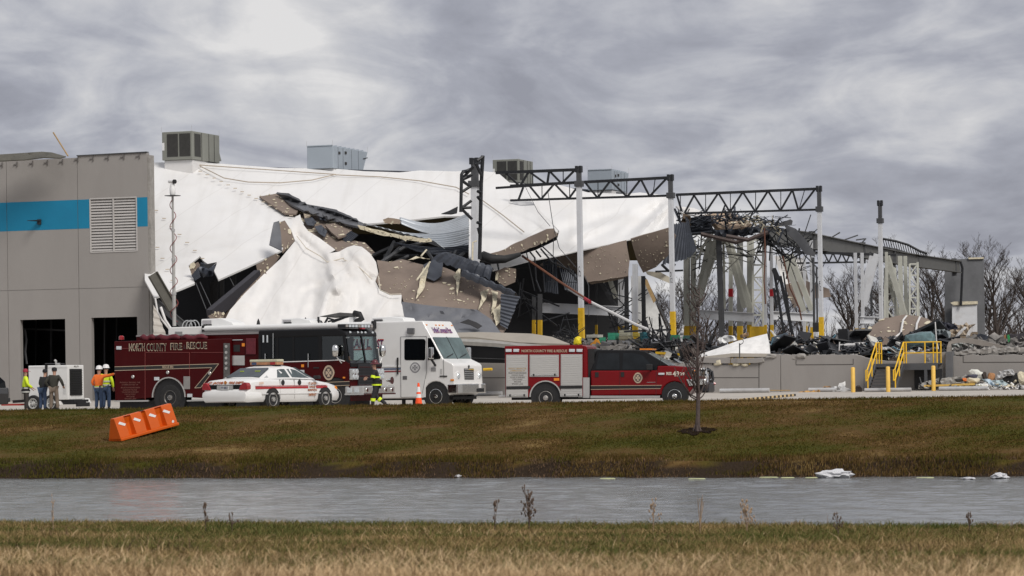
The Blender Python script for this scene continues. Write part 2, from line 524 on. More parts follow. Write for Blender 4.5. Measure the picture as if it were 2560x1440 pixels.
def sheet_mesh(outline, ctrl=(), h=14.0, wr=0.0, wsc=(0.02, 0.02), seed=0.0, jag=0.0, fn=None):
 """outline and ctrl: (px, py, Y). Triangulated surface through them, in world space."""
 tps = TPS(list(outline) + list(ctrl))
 pts = []
 n = len(outline)
 rnd = random.Random(int(seed * 100) + 3)
 for i in range(n):
  a, b = outline[i], outline[(i + 1) % n]
  m = max(1, int(math.hypot(b[0] - a[0], b[1] - a[1]) / h))
  for k in range(m):
   t = k / m
   j = jag if k else 0
   pts.append((a[0] + (b[0] - a[0]) * t + rnd.uniform(-j, j), a[1] + (b[1] - a[1]) * t + rnd.uniform(-j, j)))
 nb = len(pts)
 xs = [p[0] for p in pts]; ys = [p[1] for p in pts]
 y, row = min(ys), 0
 while y < max(ys):
  x = min(xs) + (h / 2 if row % 2 else 0)
  while x < max(xs):
   if inside(x, y, pts[:nb]):
    d = min((x - q[0]) ** 2 + (y - q[1]) ** 2 for q in pts[:nb])
    if d > (0.45 * h) ** 2:
     pts.append((x + rnd.uniform(-.15, .15) * h, y + rnd.uniform(-.15, .15) * h))
   x += h
  y += h * 0.87; row += 1
 vo, eo, fo, *_ = delaunay_2d_cdt([Vector(p) for p in pts], [(i, (i + 1) % nb) for i in range(nb)], [], 1, 1e-4)
 vs = []
 for p in vo:
  Y = tps(p.x, p.y)
  if wr:
   q = Vector((p.x * wsc[0], p.y * wsc[1], seed))
   Y += wr * (noise.noise(q) + 0.5 * noise.noise(q * 2.3) + 0.25 * noise.noise(q * 5.1))
  if fn:
   Y += fn(p.x, p.y)
  vs.append(W(p.x, p.y, Y))
 return vs, [tuple(f) for f in fo]
def sheet(name, outline, m, ctrl=(), h=14.0, wr=0.0, wsc=(0.02, 0.02), seed=0.0, thick=0.02, jag=0.0, parent=None, smooth=True, fn=None, flecks=0, fleck_m=None, fsz=(0.08, 0.3), fparent=True, **tags):
 if len(outline[0]) == 2:
  raise ValueError
 vs, fs = sheet_mesh(outline, ctrl, h, wr, wsc, seed, jag, fn)
 me = bpy.data.meshes.new(name)
 me.from_pydata(vs, [], fs)
 bm = bmesh.new(); bm.from_mesh(me)
 bmesh.ops.recalc_face_normals(bm, faces=bm.faces)
 bm.normal_update()
 if bm.faces and sum((f.normal.dot(Vector((0, -1, 0.2))) * f.calc_area() for f in bm.faces)) < 0:
  bmesh.ops.reverse_faces(bm, faces=bm.faces)
 bm.to_mesh(me); bm.free()
 me.materials.append(m)
 o = link(name, me, parent, smooth=smooth, **tags)
 s = o.modifiers.new('thickness', 'SOLIDIFY'); s.thickness = thick; s.offset = -1
 s = o.modifiers.new('crisp', 'EDGE_SPLIT'); s.split_angle = R(48)
 if flecks:
  mb = MB(); rnd = random.Random(int(seed * 10) + 5)
  me.calc_loop_triangles()
  tris = [tuple(t.vertices) for t in me.loop_triangles]
  ars = [t.area for t in me.loop_triangles]
  for t in rnd.choices(range(len(tris)), ars, k=flecks):
   A, B, C = (me.vertices[i].co for i in tris[t])
   a, b = sorted((rnd.random(), rnd.random()))
   c = A * a + B * (b - a) + C * (1 - b)
   nrm = (B - A).cross(C - A)
   if nrm.length < 1e-9: continue
   nrm.normalize()
   if nrm.y > 0: nrm = -nrm
   s1 = nrm.orthogonal().normalized(); s1.rotate(Matrix.Rotation(rnd.random() * 6.28, 3, nrm)); t1 = nrm.cross(s1)
   L = rnd.uniform(*fsz) * (1 if rnd.random() < .8 else 2.2); w = L * rnd.uniform(.25, .9)
   if rnd.random() < .6: L *= .4; w = L
   base = [c + nrm * .012 + s1 * (L / 2 * math.cos(k * 1.2566 + .3)) * rnd.uniform(.6, 1.1) + t1 * (w / 2 * math.sin(k * 1.2566 + .3)) * rnd.uniform(.6, 1.1) for k in range(5)]
   mb.hull(base, [p + nrm * rnd.uniform(.015, .05) for p in base])
  mb.build('foam_scrap', fleck_m or M_FOAM, o if fparent else None, fix=False, kind='stuff')
 return o
def corr(name, quad, m, ribs=12, nu=8, amp=0.04, thick=0.012, parent=None, bend=None, jag=0.0, seed=1, flip=False, **tags):
 """ribbed deck sheet on four (px, py, Y) corners a b c d; ribs run from a-d to b-c"""
 a, b, c, d = (W(*q) for q in quad)
 rnd = random.Random(seed)
 nv = ribs * 4
 prof = [0, 1, 1, 0]
 vs, fs = [], []
 nrm = (b - a).cross(d - a).normalized()
 if nrm.y > 0: nrm = -nrm
 ends = [(rnd.uniform(-jag, jag), rnd.uniform(-jag, jag)) for _ in range(nv + 1)]
 for j in range(nv + 1):
  v = (j // 4 + (0, .22, .5, .72)[j % 4]) / ribs
  v = min(1, v)
  for i in range(nu + 1):
   u = i / nu
   uu = u + (ends[j][0] * (1 - u) + ends[j][1] * u)
   p = (a * (1 - uu) + b * uu) * (1 - v) + (d * (1 - uu) + c * uu) * v
   off = amp * prof[j % 4] + (bend(u, v) if bend else 0)
   vs.append(p + nrm * off)
 for j in range(nv):
  for i in range(nu):
   q = j * (nu + 1) + i
   fs.append((q, q + 1, q + nu + 2, q + nu + 1))
 me = bpy.data.meshes.new(name); me.from_pydata(vs, [], fs); me.materials.append(m)
 o = link(name, me, parent, **tags)
 s = o.modifiers.new('thickness', 'SOLIDIFY'); s.thickness = thick; s.offset = 0
 return o

# ================================================================== ground, pond, pavement, grass
def grass_mat(name, cols, scale=0.35, island=0.35, rough=0.9, soil=False):
 m = bpy.data.materials.new(name); m.use_nodes = True
 N, L = m.node_tree.nodes, m.node_tree.links
 b = N['Principled BSDF']; b.inputs['Roughness'].default_value = rough; b.inputs['Specular IOR Level'].default_value = 0.06
 tc = N.new('ShaderNodeTexCoord')
 nz = N.new('ShaderNodeTexNoise'); nz.inputs['Scale'].default_value = scale; nz.inputs['Detail'].default_value = 8; nz.inputs['Roughness'].default_value = 0.68
 mp = N.new('ShaderNodeMapping'); mp.inputs['Scale'].default_value = (0.6, 1, 1); mp.inputs['Rotation'].default_value = (0, 0, R(20))
 L.new(tc.outputs['Object'], mp.inputs['Vector']); L.new(mp.outputs[0], nz.inputs['Vector'])
 fac = nz.outputs['Fac']
 if island:
  ge = N.new('ShaderNodeNewGeometry')
  mr = N.new('ShaderNodeMath'); mr.operation = 'MULTIPLY_ADD'; mr.inputs[1].default_value = island; mr.inputs[2].default_value = -island / 2
  L.new(ge.outputs['Random Per Island'], mr.inputs[0])
  ad = N.new('ShaderNodeMath'); ad.operation = 'ADD'
  L.new(fac, ad.inputs[0]); L.new(mr.outputs[0], ad.inputs[1]); fac = ad.outputs[0]
 rp = N.new('ShaderNodeValToRGB'); L.new(fac, rp.inputs[0])
 e = rp.color_ramp.elements
 e[0].position, e[0].color = cols[0][0], cols[0][1] + (1,)
 e[1].position, e[1].color = cols[-1][0], cols[-1][1] + (1,)
 for p, c in cols[1:-1]:
  k = e.new(p); k.color = c + (1,)
 col = rp.outputs[0]
 if soil:
  at = N.new('ShaderNodeAttribute'); at.attribute_name = 'soil'
  mx = N.new('ShaderNodeMix'); mx.data_type = 'RGBA'; L.new(at.outputs['Fac'], mx.inputs[0]); L.new(col, mx.inputs[6]); mx.inputs[7].default_value = (0.036, 0.025, 0.017, 1)
  col = mx.outputs[2]
  n2 = N.new('ShaderNodeTexNoise'); n2.inputs['Scale'].default_value = 14; n2.inputs['Detail'].default_value = 6; L.new(tc.outputs['Object'], n2.inputs['Vector'])
  bp = N.new('ShaderNodeBump'); bp.inputs['Strength'].default_value = 0.9; bp.inputs['Distance'].default_value = 0.06; L.new(n2.outputs['Fac'], bp.inputs['Height']); L.new(bp.outputs[0], b.inputs['Normal'])
 L.new(col, b.inputs['Base Color'])
 return m
FAR_COLS = [(0.30, (0.044, 0.050, 0.009)), (0.42, (0.066, 0.060, 0.011)), (0.50, (0.084, 0.062, 0.016)), (0.58, (0.104, 0.060, 0.022)), (0.68, (0.21, 0.145, 0.056)), (0.80, (0.33, 0.23, 0.10))]
NEAR_COLS = [(0.34, (0.056, 0.074, 0.020)), (0.44, (0.105, 0.108, 0.032)), (0.52, (0.165, 0.130, 0.050)), (0.58, (0.27, 0.185, 0.085)), (0.68, (0.42, 0.29, 0.155))]
DRY_COLS = [(0.25, (0.22, 0.145, 0.070)), (0.45, (0.48, 0.335, 0.185)), (0.70, (0.66, 0.49, 0.30))]
M_GROUND = grass_mat('turf_ground', FAR_COLS, island=0, soil=True)
M_BLADEF = grass_mat('turf_blades', FAR_COLS, island=0.16)
M_BLADEN = grass_mat('meadow_blades', NEAR_COLS, scale=0.42, island=0.14)
M_DRY = grass_mat('dry_blades', DRY_COLS, scale=0.7, island=0.4)
M_DEADN = grass_mat('dead_tufts', [(0.3, (0.06, 0.042, 0.028)), (0.7, (0.16, 0.10, 0.06))], island=0.4)

def shore_shift(t, s):
 if 74.0 < s < 77.5:
  return 0.28 * noise.noise(Vector((t * 0.35, 3.1, 0))) + 0.16 * noise.noise(Vector((t * 1.4, 8.1, 0)))
 if 50 < s < 53:
  return 0.5 * noise.noise(Vector((t * 0.25, 1.1, 0)))
 return 0.0
def crest_off(t, s):
 return np.interp(s, (78, 85, 87.3, 87.5), (0, 1, 1, 0)) * np.clip(-0.12 + 0.0025 * (t + 50), -.2, .05)
def relief(t, s):
 if s < 50: a = 0.07
 elif s < 75.4: a = 0.0
 elif s < 86.5: a = 0.035
 else: a = 0.0
 if s > 400: return 0
 return crest_off(t, s) + a * (noise.noise(Vector((t * 0.5, s * 0.5, 2))) + 0.5 * noise.noise(Vector((t * 1.7, s * 1.7, 5))))
tl = [-1600, -500, -200, -90] + [x * 0.5 for x in range(-140, 61)] + [60, 120, 300, 900, 1600]
sl = sorted(set([p[0] for p in PROFILE] + [x * 1.0 for x in range(20, 50)] + [75.2, 75.35, 75.65, 75.8, 76.1, 76.3] + [76.6 + .6 * k for k in range(16)] + [55, 60, 66, 93, 97, 107, 118, 130, 140, 170, 240, 600, 1200]))
vs, fs, soil = [], [], []
for s in sl:
 for t in tl:
  p = TS(t, s + shore_shift(t, s), 0)
  z = ground_z(s) + relief(t, s)
  lump = 0.0
  if 75.2 < s < 76.2 and -80 < t < 40:
   lump = 0.07 * noise.noise(Vector((t * 2.3, s * 3, 9)))
  vs.append((p.x, p.y, z + lump))
  edge = 75.95 + 0.5 * noise.noise(Vector((t * 0.6, 0, 4)))
  soil.append(1.0 if (74 < s < edge or 51.3 < s < 60) else (0.85 if 100 < s < 320 else 0.0))
nt = len(tl)
for j in range(len(sl) - 1):
 for i in range(nt - 1):
  fs.append((j * nt + i, j * nt + i + 1, (j + 1) * nt + i + 1, (j + 1) * nt + i))
me = bpy.data.meshes.new('ground'); me.from_pydata(vs, [], fs)
at = me.attributes.new('soil', 'FLOAT', 'POINT'); at.data.foreach_set('value', soil)
me.materials.append(M_GROUND)
link('ground', me, smooth=True, kind='structure', label='grassy ground with a low bank either side of the pond')

mw = bpy.data.materials.new('pond_water'); mw.use_nodes = True
N, L = mw.node_tree.nodes, mw.node_tree.links
b = N['Principled BSDF']
b.inputs['Base Color'].default_value = (0.15, 0.158, 0.16, 1); b.inputs['Roughness'].default_value = 0.12; b.inputs['IOR'].default_value = 1.333
tc = N.new('ShaderNodeTexCoord'); mp = N.new('ShaderNodeMapping'); mp.inputs['Rotation'].default_value = (0, 0, R(14)); mp.inputs['Scale'].default_value = (0.55, 1.0, 1.0)
L.new(tc.outputs['Object'], mp.inputs['Vector'])
hs = None
for sc_, w_ in ((3.0, 1.0), (9.0, 0.35)):
 n_ = N.new('ShaderNodeTexNoise'); n_.inputs['Scale'].default_value = sc_; n_.inputs['Detail'].default_value = 4; n_.inputs['Roughness'].default_value = 0.6; n_.inputs['Distortion'].default_value = 0.6
 L.new(mp.outputs[0], n_.inputs['Vector'])
 k_ = N.new('ShaderNodeMath'); k_.operation = 'MULTIPLY'; k_.inputs[1].default_value = w_; L.new(n_.outputs['Fac'], k_.inputs[0])
 if hs is None: hs = k_.outputs[0]
 else:
  a_ = N.new('ShaderNodeMath'); L.new(hs, a_.inputs[0]); L.new(k_.outputs[0], a_.inputs[1]); hs = a_.outputs[0]
bp = N.new('ShaderNodeBump'); bp.inputs['Strength'].default_value = 1.0; bp.inputs['Distance'].default_value = 0.05
L.new(hs, bp.inputs['Height']); L.new(bp.outputs[0], b.inputs['Normal'])
wt = [-90, -75, -62] + [-56 + .15 * k for k in range(400)] + [12, 30, 60]
ws_ = [48.5] + [49.5 + .15 * k for k in range(177)]
mb = MB(); P = []
for s in ws_:
 for t in wt:
  z = .030 * noise.noise(Vector((t * .9 + s * .25, s * 1.5, 0))) + .016 * noise.noise(Vector((t * 2.3, s * 3.1 + t * .5, 4))) if -56 <= t <= 4 and s > 49 else 0
  P.append(TS(t, s, -1.65 + z))
k_ = len(wt)
mb.add(P, [(j * k_ + i, j * k_ + i + 1, (j + 1) * k_ + i + 1, (j + 1) * k_ + i) for j in range(len(ws_) - 1) for i in range(k_ - 1)])
mb.build('water', mw, smooth=True, fix=False, kind='structure', label='grey wind rippled pond water between the grass banks')

M_PAVE = mat('concrete_pavement', (0.44, 0.405, 0.36), 0.85, var=0.10, scale=0.5, bump=0.15, bscale=20, dirt=(0.24, 0.22, 0.20), dirt_amt=0.5, dscale=0.3)
vs, fs = [], []
pt = [-140 + 4 * k for k in range(53)]
pstep = [87.55, 89, 92, 95, 98, 102, 107, 112, 118, 125, 131, 137, 143, 147.62]
for s in pstep:
 for t in pt:
  p = TS(t, s); vs.append((p.x, p.y, pave_z(p)))
n_ = len(pt)
for j in range(len(pstep) - 1):
 for i in range(n_ - 1):
  fs.append((j * n_ + i, j * n_ + i + 1, (j + 1) * n_ + i + 1, (j + 1) * n_ + i))
me = bpy.data.meshes.new('pavement'); me.from_pydata(vs, [], fs); me.materials.append(M_PAVE)
link('pavement', me, smooth=True, kind='structure', label='pale concrete truck court in front of the warehouse')
mb = MB()
for k in range(50):
 t0 = -110 + 3 * k
 a, c = TS(t0 + .006, 87.45), TS(t0 + 2.994, 87.45)
 mb.bar(a + Z * 0.12, c + Z * 0.12, 0.18, 0.24)
mb.build('kerb', M_CONC, bevel=0.015, kind='structure', label='low concrete kerb along the edge of the truck court')

def blades(name, n, srange, hr, wr_, m, seed, label, pw=1.0, keep=None, lean=0.45, pxr=(-320, 2880), clump=0.0):
 rng = np.random.default_rng(seed)
 s = srange[0] + (srange[1] - srange[0]) * rng.random(n) ** pw
 px = rng.uniform(pxr[0], pxr[1], n)
 a = (px - HX) / FPX
 Y = s / (a * V.x + V.y)
 X = a * Y
 t = X * U.x + Y * U.y
 if clump:
  ang = rng.random(n) * 6.28; k = rng.integers(0, max(1, n // 14), n)
  ct, cs = t[k], s[k]
  rr = clump * rng.random(n) ** .7
  t = ct + np.cos(ang) * rr; s = cs + np.sin(ang) * rr
  X = t * U.x + s * V.x; Y = t * U.y + s * V.y
 zz = np.interp(s, [p[0] for p in PROFILE], [p[1] for p in PROFILE]) - 0.01 + crest_off(t, s)
 h = rng.uniform(hr[0], hr[1], n) * (0.65 + 0.7 * rng.random(n) ** 2)
 w = rng.uniform(wr_[0], wr_[1], n)
 if keep is not None:
  pk = np.array([keep(float(tt), float(ss)) for tt, ss in zip(t, s)])
  ok = rng.random(n) < pk
  s = s[ok]; X, Y, zz, h, w = X[ok], Y[ok], zz[ok], h[ok], w[ok]; n = len(X)
 ang = rng.random(n) * 6.283
 la = rng.random(n) * 6.283; ll = h * lean * rng.random(n) + h * 0.12
 lx, ly = np.cos(la) * ll + 0.10 * h, np.sin(la) * ll
 dx, dy = np.cos(ang) * w / 2, np.sin(ang) * w / 2
 P = np.empty((n, 5, 3), np.float32)
 P[:, 0] = np.stack([X - dx, Y - dy, zz], 1)
 P[:, 1] = np.stack([X + dx, Y + dy, zz], 1)
 P[:, 2] = np.stack([X + dx * .7 + lx * .35, Y + dy * .7 + ly * .35, zz + h * .6], 1)
 P[:, 3] = np.stack([X - dx * .7 + lx * .35, Y - dy * .7 + ly * .35, zz + h * .6], 1)
 P[:, 4] = np.stack([X + lx, Y + ly, zz + h], 1)
 me = bpy.data.meshes.new(name)
 me.vertices.add(n * 5); me.vertices.foreach_set('co', P.ravel())
 base = (np.arange(n) * 5)[:, None]
 loops = np.concatenate([base + np.array([0, 1, 2, 3]), base + np.array([3, 2, 4])], 1).ravel().astype(np.int32)
 me.loops.add(n * 7); me.loops.foreach_set('vertex_index', loops)
 st = np.empty((n, 2), np.int32); st[:, 0] = np.arange(n) * 7; st[:, 1] = np.arange(n) * 7 + 4
 me.polygons.add(n * 2); me.polygons.foreach_set('loop_start', st.ravel())
 me.update(); me.validate()
 me.materials.append(m)
 return link(name, me, kind='stuff', label=label)
def patchy(fr, lo, hi, seed):
 return lambda t, s: min(1.0, max(0.0, (noise.noise(Vector((t * fr, s * fr, seed))) - lo) / (hi - lo)))
blades('short_grass', 185000, (76.0, 87.4), (0.02, 0.055), (0.02, 0.05), M_BLADEF, 1, 'short mown grass in green and brown patches on the far bank')
blades('shore_weeds', 16000, (75.15, 76.2), (0.04, 0.14), (0.015, 0.03), M_DEADN, 12, 'brown dead growth on the eroded edge of the far bank', lean=1.0, keep=patchy(0.7, -.4, .4, 5))
blades('shore_grass', 44000, (75.35, 76.6), (0.05, 0.17), (0.015, 0.03), M_BLADEF, 2, 'longer grass hanging over the eroded edge of the far bank', keep=patchy(0.5, -.5, .3, 7))
blades('crest_grass', 32000, (86.2, 87.35), (0.05, 0.11), (0.015, 0.03), M_BLADEF, 9, 'grass fringe along the top of the far bank')
blades('meadow_grass', 280000, (22, 51.6), (0.04, 0.13), (0.007, 0.016), M_BLADEN, 3, 'rough green and brown meadow grass on the near bank', pw=1.25, clump=0.16, lean=1.5)
blades('dry_grass', 105000, (21, 46), (0.06, 0.17), (0.005, 0.011), M_DRY, 4, 'dry straw coloured grass on the near bank', pw=2.0, keep=lambda t, s: (0.9 if s < 26.8 + 3.0 * noise.noise(Vector((t * .35, 0, 8))) else 0.03 + 0.9 * max(0, noise.noise(Vector((t * .3, s * .25, 3))) - .12)), clump=0.22, lean=1.4)
blades('dead_weeds', 9000, (22, 50), (0.08, 0.22), (0.006, 0.012), M_DEADN, 5, 'dark dead weed tufts in the near bank grass', keep=patchy(0.30, 0.12, 0.45, 11), clump=0.2, lean=.8)

# ================================================================== standing end of the warehouse
SF = 147.5
def tz(px, py, s=SF):
 p = WS(px, py, s)
 return p.dot(U), p.z
def wall_mesh(t0, t1, z0, z1, holes, s0, th, grooves=(), gd=0.02):
 """wall slab in the facade frame with rectangular openings and recessed joints"""
 tc_ = sorted(set([t0, t1] + [h[0] for h in holes] + [h[1] for h in holes]))
 zc_ = sorted(set([z0, z1] + [h[2] for h in holes if h[2] > z0] + [h[3] for h in holes] + [g + d for g in grooves for d in (-.02, .02)]))
 def hole(i, j):
  if i < 0 or j < 0 or i >= len(tc_) - 1 or j >= len(zc_) - 1: return True
  a, b = (tc_[i] + tc_[i + 1]) / 2, (zc_[j] + zc_[j + 1]) / 2
  return any(h[0] < a < h[1] and h[2] < b < h[3] for h in holes)
 def depth(j):
  b = (zc_[j] + zc_[j + 1]) / 2
  return gd if any(abs(b - g) < .02 for g in grooves) else 0
 mb = MB()
 for i in range(len(tc_) - 1):
  for j in range(len(zc_) - 1):
   if hole(i, j): continue
   a, b, c, d = tc_[i], tc_[i + 1], zc_[j], zc_[j + 1]
   f, k = s0 + depth(j), s0 + th
   mb.add([TS(a, f, c), TS(b, f, c), TS(b, f, d), TS(a, f, d)], [(0, 1, 2, 3)])
   mb.add([TS(a, k, c), TS(b, k, c), TS(b, k, d), TS(a, k, d)], [(3, 2, 1, 0)])
   for (di, dj, e0, e1) in ((-1, 0, (a, c), (a, d)), (1, 0, (b, c), (b, d)), (0, -1, (a, c), (b, c)), (0, 1, (a, d), (b, d))):
    if hole(i + di, j + dj) :
     mb.add([TS(e0[0], f, e0[1]), TS(e1[0], f, e1[1]), TS(e1[0], k, e1[1]), TS(e0[0], k, e0[1])], [(0, 1, 2, 3)])
    elif dj and depth(j + dj) != depth(j) and dj == 1:
     g = s0 + depth(j + dj)
     mb.add([TS(a, f, d), TS(b, f, d), TS(b, g, d), TS(a, g, d)], [(0, 1, 2, 3)])
 return mb
wh = empty('warehouse', TS(tz(300, 980)[0], SF, 0), label='standing grey end of the torn warehouse with a blue band and louvre', cat='warehouse')
INV = Matrix.Translation(-wh.location)
def put(mb, name, m, parent, **k):
 off = parent.location if parent.parent is None else parent.parent.location
 mb.v = [tuple(Vector(p) - off) for p in mb.v]
 return mb.build(name, m, parent, **k)
t_seam0, t_seam1, t_end = tz(17.5, 560)[0], tz(195, 560)[0], tz(369.5, 560)[0]
zB, zC = tz(110, 398)[1], tz(280, 386)[1]
zg = tz(194, 722)[1]
b_top, b_bot = tz(194, 499.5)[1], tz(194, 572)[1]
lv = (tz(226, 560)[0], tz(342, 560)[0], tz(284, 629)[1], tz(284, 495)[1])
d1 = (tz(51, 850)[0], tz(163.5, 850)[0], -1, tz(105, 798.5)[1])
d2 = (tz(229, 850)[0], tz(343.5, 850)[0], -1, tz(286, 793)[1])
g_ = 0.014
put(wall_mesh(t_seam0 - 7.5, t_seam0 - g_, 0.2, zB + .05, [], SF, .3, [zg]), 'wall_panel', M_TILT, wh)
put(wall_mesh(t_seam0 + g_, t_seam1 - g_, 0.2, zB, [d1], SF, .3, [zg]), 'wall_panel', M_TILT, wh)
put(wall_mesh(t_seam1 + g_, t_end, 0.2, zC, [d2, lv], SF, .3, [zg]), 'wall_panel', M_TILT, wh)
mb = MB().hull([TS(t_end + .004, SF + .05, .2), TS(t_end + .004, SF + .6, .2), TS(t_end + .14, SF + .6, .2), TS(t_end + .14, SF + .05, .2)], [TS(t_end + .004, SF + .05, zC - .12), TS(t_end + .004, SF + .6, zC - .12), TS(t_end + .14, SF + .6, zC - .12), TS(t_end + .14, SF + .05, zC - .12)])
put(mb, 'wall_end', M_CONC, wh)
mb = MB().bar(TS(t_seam0, SF + .2, .2), TS(t_seam0, SF + .2, zB - .1), .1, .1).bar(TS(t_seam1, SF + .2, .2), TS(t_seam1, SF + .2, zB - .1), .1, .1)
put(mb, 'joint_sealant', M_RUB, wh)
for a, b in ((t_seam0 - 7.5, t_seam0 - g_), (t_seam0 + g_, t_seam1 - g_), (t_seam1 + g_, lv[0] - .02), (lv[1] + .02, t_end - .004)):
 mb = MB().hull([TS(a, SF - .006, b_bot), TS(b, SF - .006, b_bot), TS(b, SF - .006, b_top), TS(a, SF - .006, b_top)], [TS(a, SF + .003, b_bot), TS(b, SF + .003, b_bot), TS(b, SF + .003, b_top), TS(a, SF + .003, b_top)])
 put(mb, 'blue_band', M_BLUE, wh)
mlv = mat('louvre_beige', (0.46, 0.44, 0.42), 0.6, var=0.05)
fr = MB()
fw = .07
for a, b in (((lv[0], lv[2]), (lv[1], lv[2])), ((lv[0], lv[3]), (lv[1], lv[3])), ((lv[0], lv[2]), (lv[0], lv[3])), ((lv[1], lv[2]), (lv[1], lv[3])), (((lv[0] + lv[1]) / 2, lv[2]), ((lv[0] + lv[1]) / 2, lv[3]))):
 fr.bar(TS(a[0], SF + .06, a[1]), TS(b[0], SF + .06, b[1]), fw, .18, up=V)
lvo = put(fr, 'louvre', mlv, wh)
ns = 18
tm = (lv[0] + lv[1]) / 2
for half in ((lv[0] + .04, tm - .04), (tm + .04, lv[1] - .04)):
 for k in range(ns):
  z0 = lv[2] + .06 + (lv[3] - lv[2] - .10) * k / ns
  dz = (lv[3] - lv[2]) / ns
  mb = MB().hull([TS(half[0], SF + .02, z0), TS(half[0], SF + .03, z0 + dz * .36), TS(half[0], SF + .15, z0 + dz * .98), TS(half[0], SF + .14, z0 + dz * .90)],
      [TS(half[1], SF + .02, z0), TS(half[1], SF + .03, z0 + dz * .36), TS(half[1], SF + .15, z0 + dz * .98), TS(half[1], SF + .14, z0 + dz * .90)])
  put(mb, 'slat', mlv, lvo)
mb = MB().hull([TS(lv[0], SF + .31, lv[2]), TS(lv[1], SF + .31, lv[2]), TS(lv[1], SF + .31, lv[3]), TS(lv[0], SF + .31, lv[3])], [TS(lv[0], SF + .4, lv[2]), TS(lv[1], SF + .4, lv[2]), TS(lv[1], SF + .4, lv[3]), TS(lv[0], SF + .4, lv[3])])
put(mb, 'louvre_backing', mat('louvre_back', (0.06, 0.055, 0.05), .9), wh)
mb = MB(); q = WS(100, 555, SF); mb.box(q - V * .08, (.22, .18, .30)); mb.hull([q + Vector((-.1, -.12, .12)), q + Vector((.1, -.12, .12)), q + Vector((.1, -.12, .02)), q + Vector((-.1, -.12, .02))], [q + Vector((-.62, -.75, .06)), q + Vector((-.45, -.78, .06)), q + Vector((-.45, -.78, .03)), q + Vector((-.62, -.75, .03))])
put(mb, 'wall_lamp', M_BLACKST, wh, bevel=.01)
for k, px in enumerate((6, 43, 82, 119, 157, 195, 233, 271, 310, 349)):
 py = 413 - px * .056 - (3.5 if px > 190 else 0)
 q = WS(px, py, SF)
 mb = MB().box(q - V * .03, (.05, .06, .30)).box(q - U * .12 - Z * .02 - V * .03, (.20, .05, .05))
 put(mb, 'roof_anchor', mat('anchor_grey', (.11, .10, .095), .8), wh)
mb = MB().bar(TS(t_seam1, SF + .1, zC + .015), TS(t_end, SF + .1, zC + .05), .35, .05)
put(mb, 'coping', M_GREYST, wh)
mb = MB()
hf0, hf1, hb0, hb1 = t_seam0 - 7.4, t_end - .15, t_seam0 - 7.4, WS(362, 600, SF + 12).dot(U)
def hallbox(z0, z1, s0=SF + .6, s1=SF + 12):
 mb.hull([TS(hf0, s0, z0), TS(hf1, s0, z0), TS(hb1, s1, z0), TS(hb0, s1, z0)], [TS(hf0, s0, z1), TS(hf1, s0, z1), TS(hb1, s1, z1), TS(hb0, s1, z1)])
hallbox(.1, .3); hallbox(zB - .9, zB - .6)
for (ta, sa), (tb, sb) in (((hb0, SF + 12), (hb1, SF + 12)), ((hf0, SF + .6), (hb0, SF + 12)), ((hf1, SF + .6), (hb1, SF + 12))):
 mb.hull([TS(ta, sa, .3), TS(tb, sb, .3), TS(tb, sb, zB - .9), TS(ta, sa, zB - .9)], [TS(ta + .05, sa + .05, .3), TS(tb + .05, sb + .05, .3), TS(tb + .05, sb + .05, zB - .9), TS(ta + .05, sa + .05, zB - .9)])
put(mb, 'dark_hall_box', M_DARKIN, wh)  # closed box added so the doorways look into darkness
mb = MB()
for px, py0, py1, s in ((128, 800, 1000, 152), (262, 790, 1000, 153), (292, 790, 1000, 156), (90, 800, 1000, 156)):
 mb.bar(WS(px, py0, s), WS(px, py1, s), .10, .10)
mb.bar(WS(60, 822, 151), WS(163, 826, 151), .14, .10)
mb.tube([WS(62, 824, 148.6), WS(66, 850, 148.6), WS(63, 880, 148.6), WS(67, 910, 148.6)], .07, 6)
put(mb, 'hanging_conduit', M_GREYST, wh, kind='stuff')
sheet('roofing_flap', [(-30, 389, 165), (0, 386, 165), (60, 382, 165.5), (105, 379, 165.5), (130, 381, 165), (165, 391, 164.6), (150, 394.5, 164.4), (110, 393, 164.4), (60, 399, 164.4), (0, 402, 164.6), (-30, 403, 164.6)],
  mat('olive_flap', (0.085, 0.080, 0.065), .7, var=.3, scale=1.2, bump=.5), h=9, wr=.35, wsc=(.05, .12), seed=3, thick=.06, label='dark folded roofing flap lying along the top of the grey wall', cat='roofing')
mb = MB().bar(W(133, 331, 165.6), W(170, 390, 165.0), .07, .05)
mb.build('timber_batten', mat('bare_timber', (.36, .24, .11), .8, var=.2, scale=5), label='thin wooden batten sticking up from the grey wall top', cat='batten')

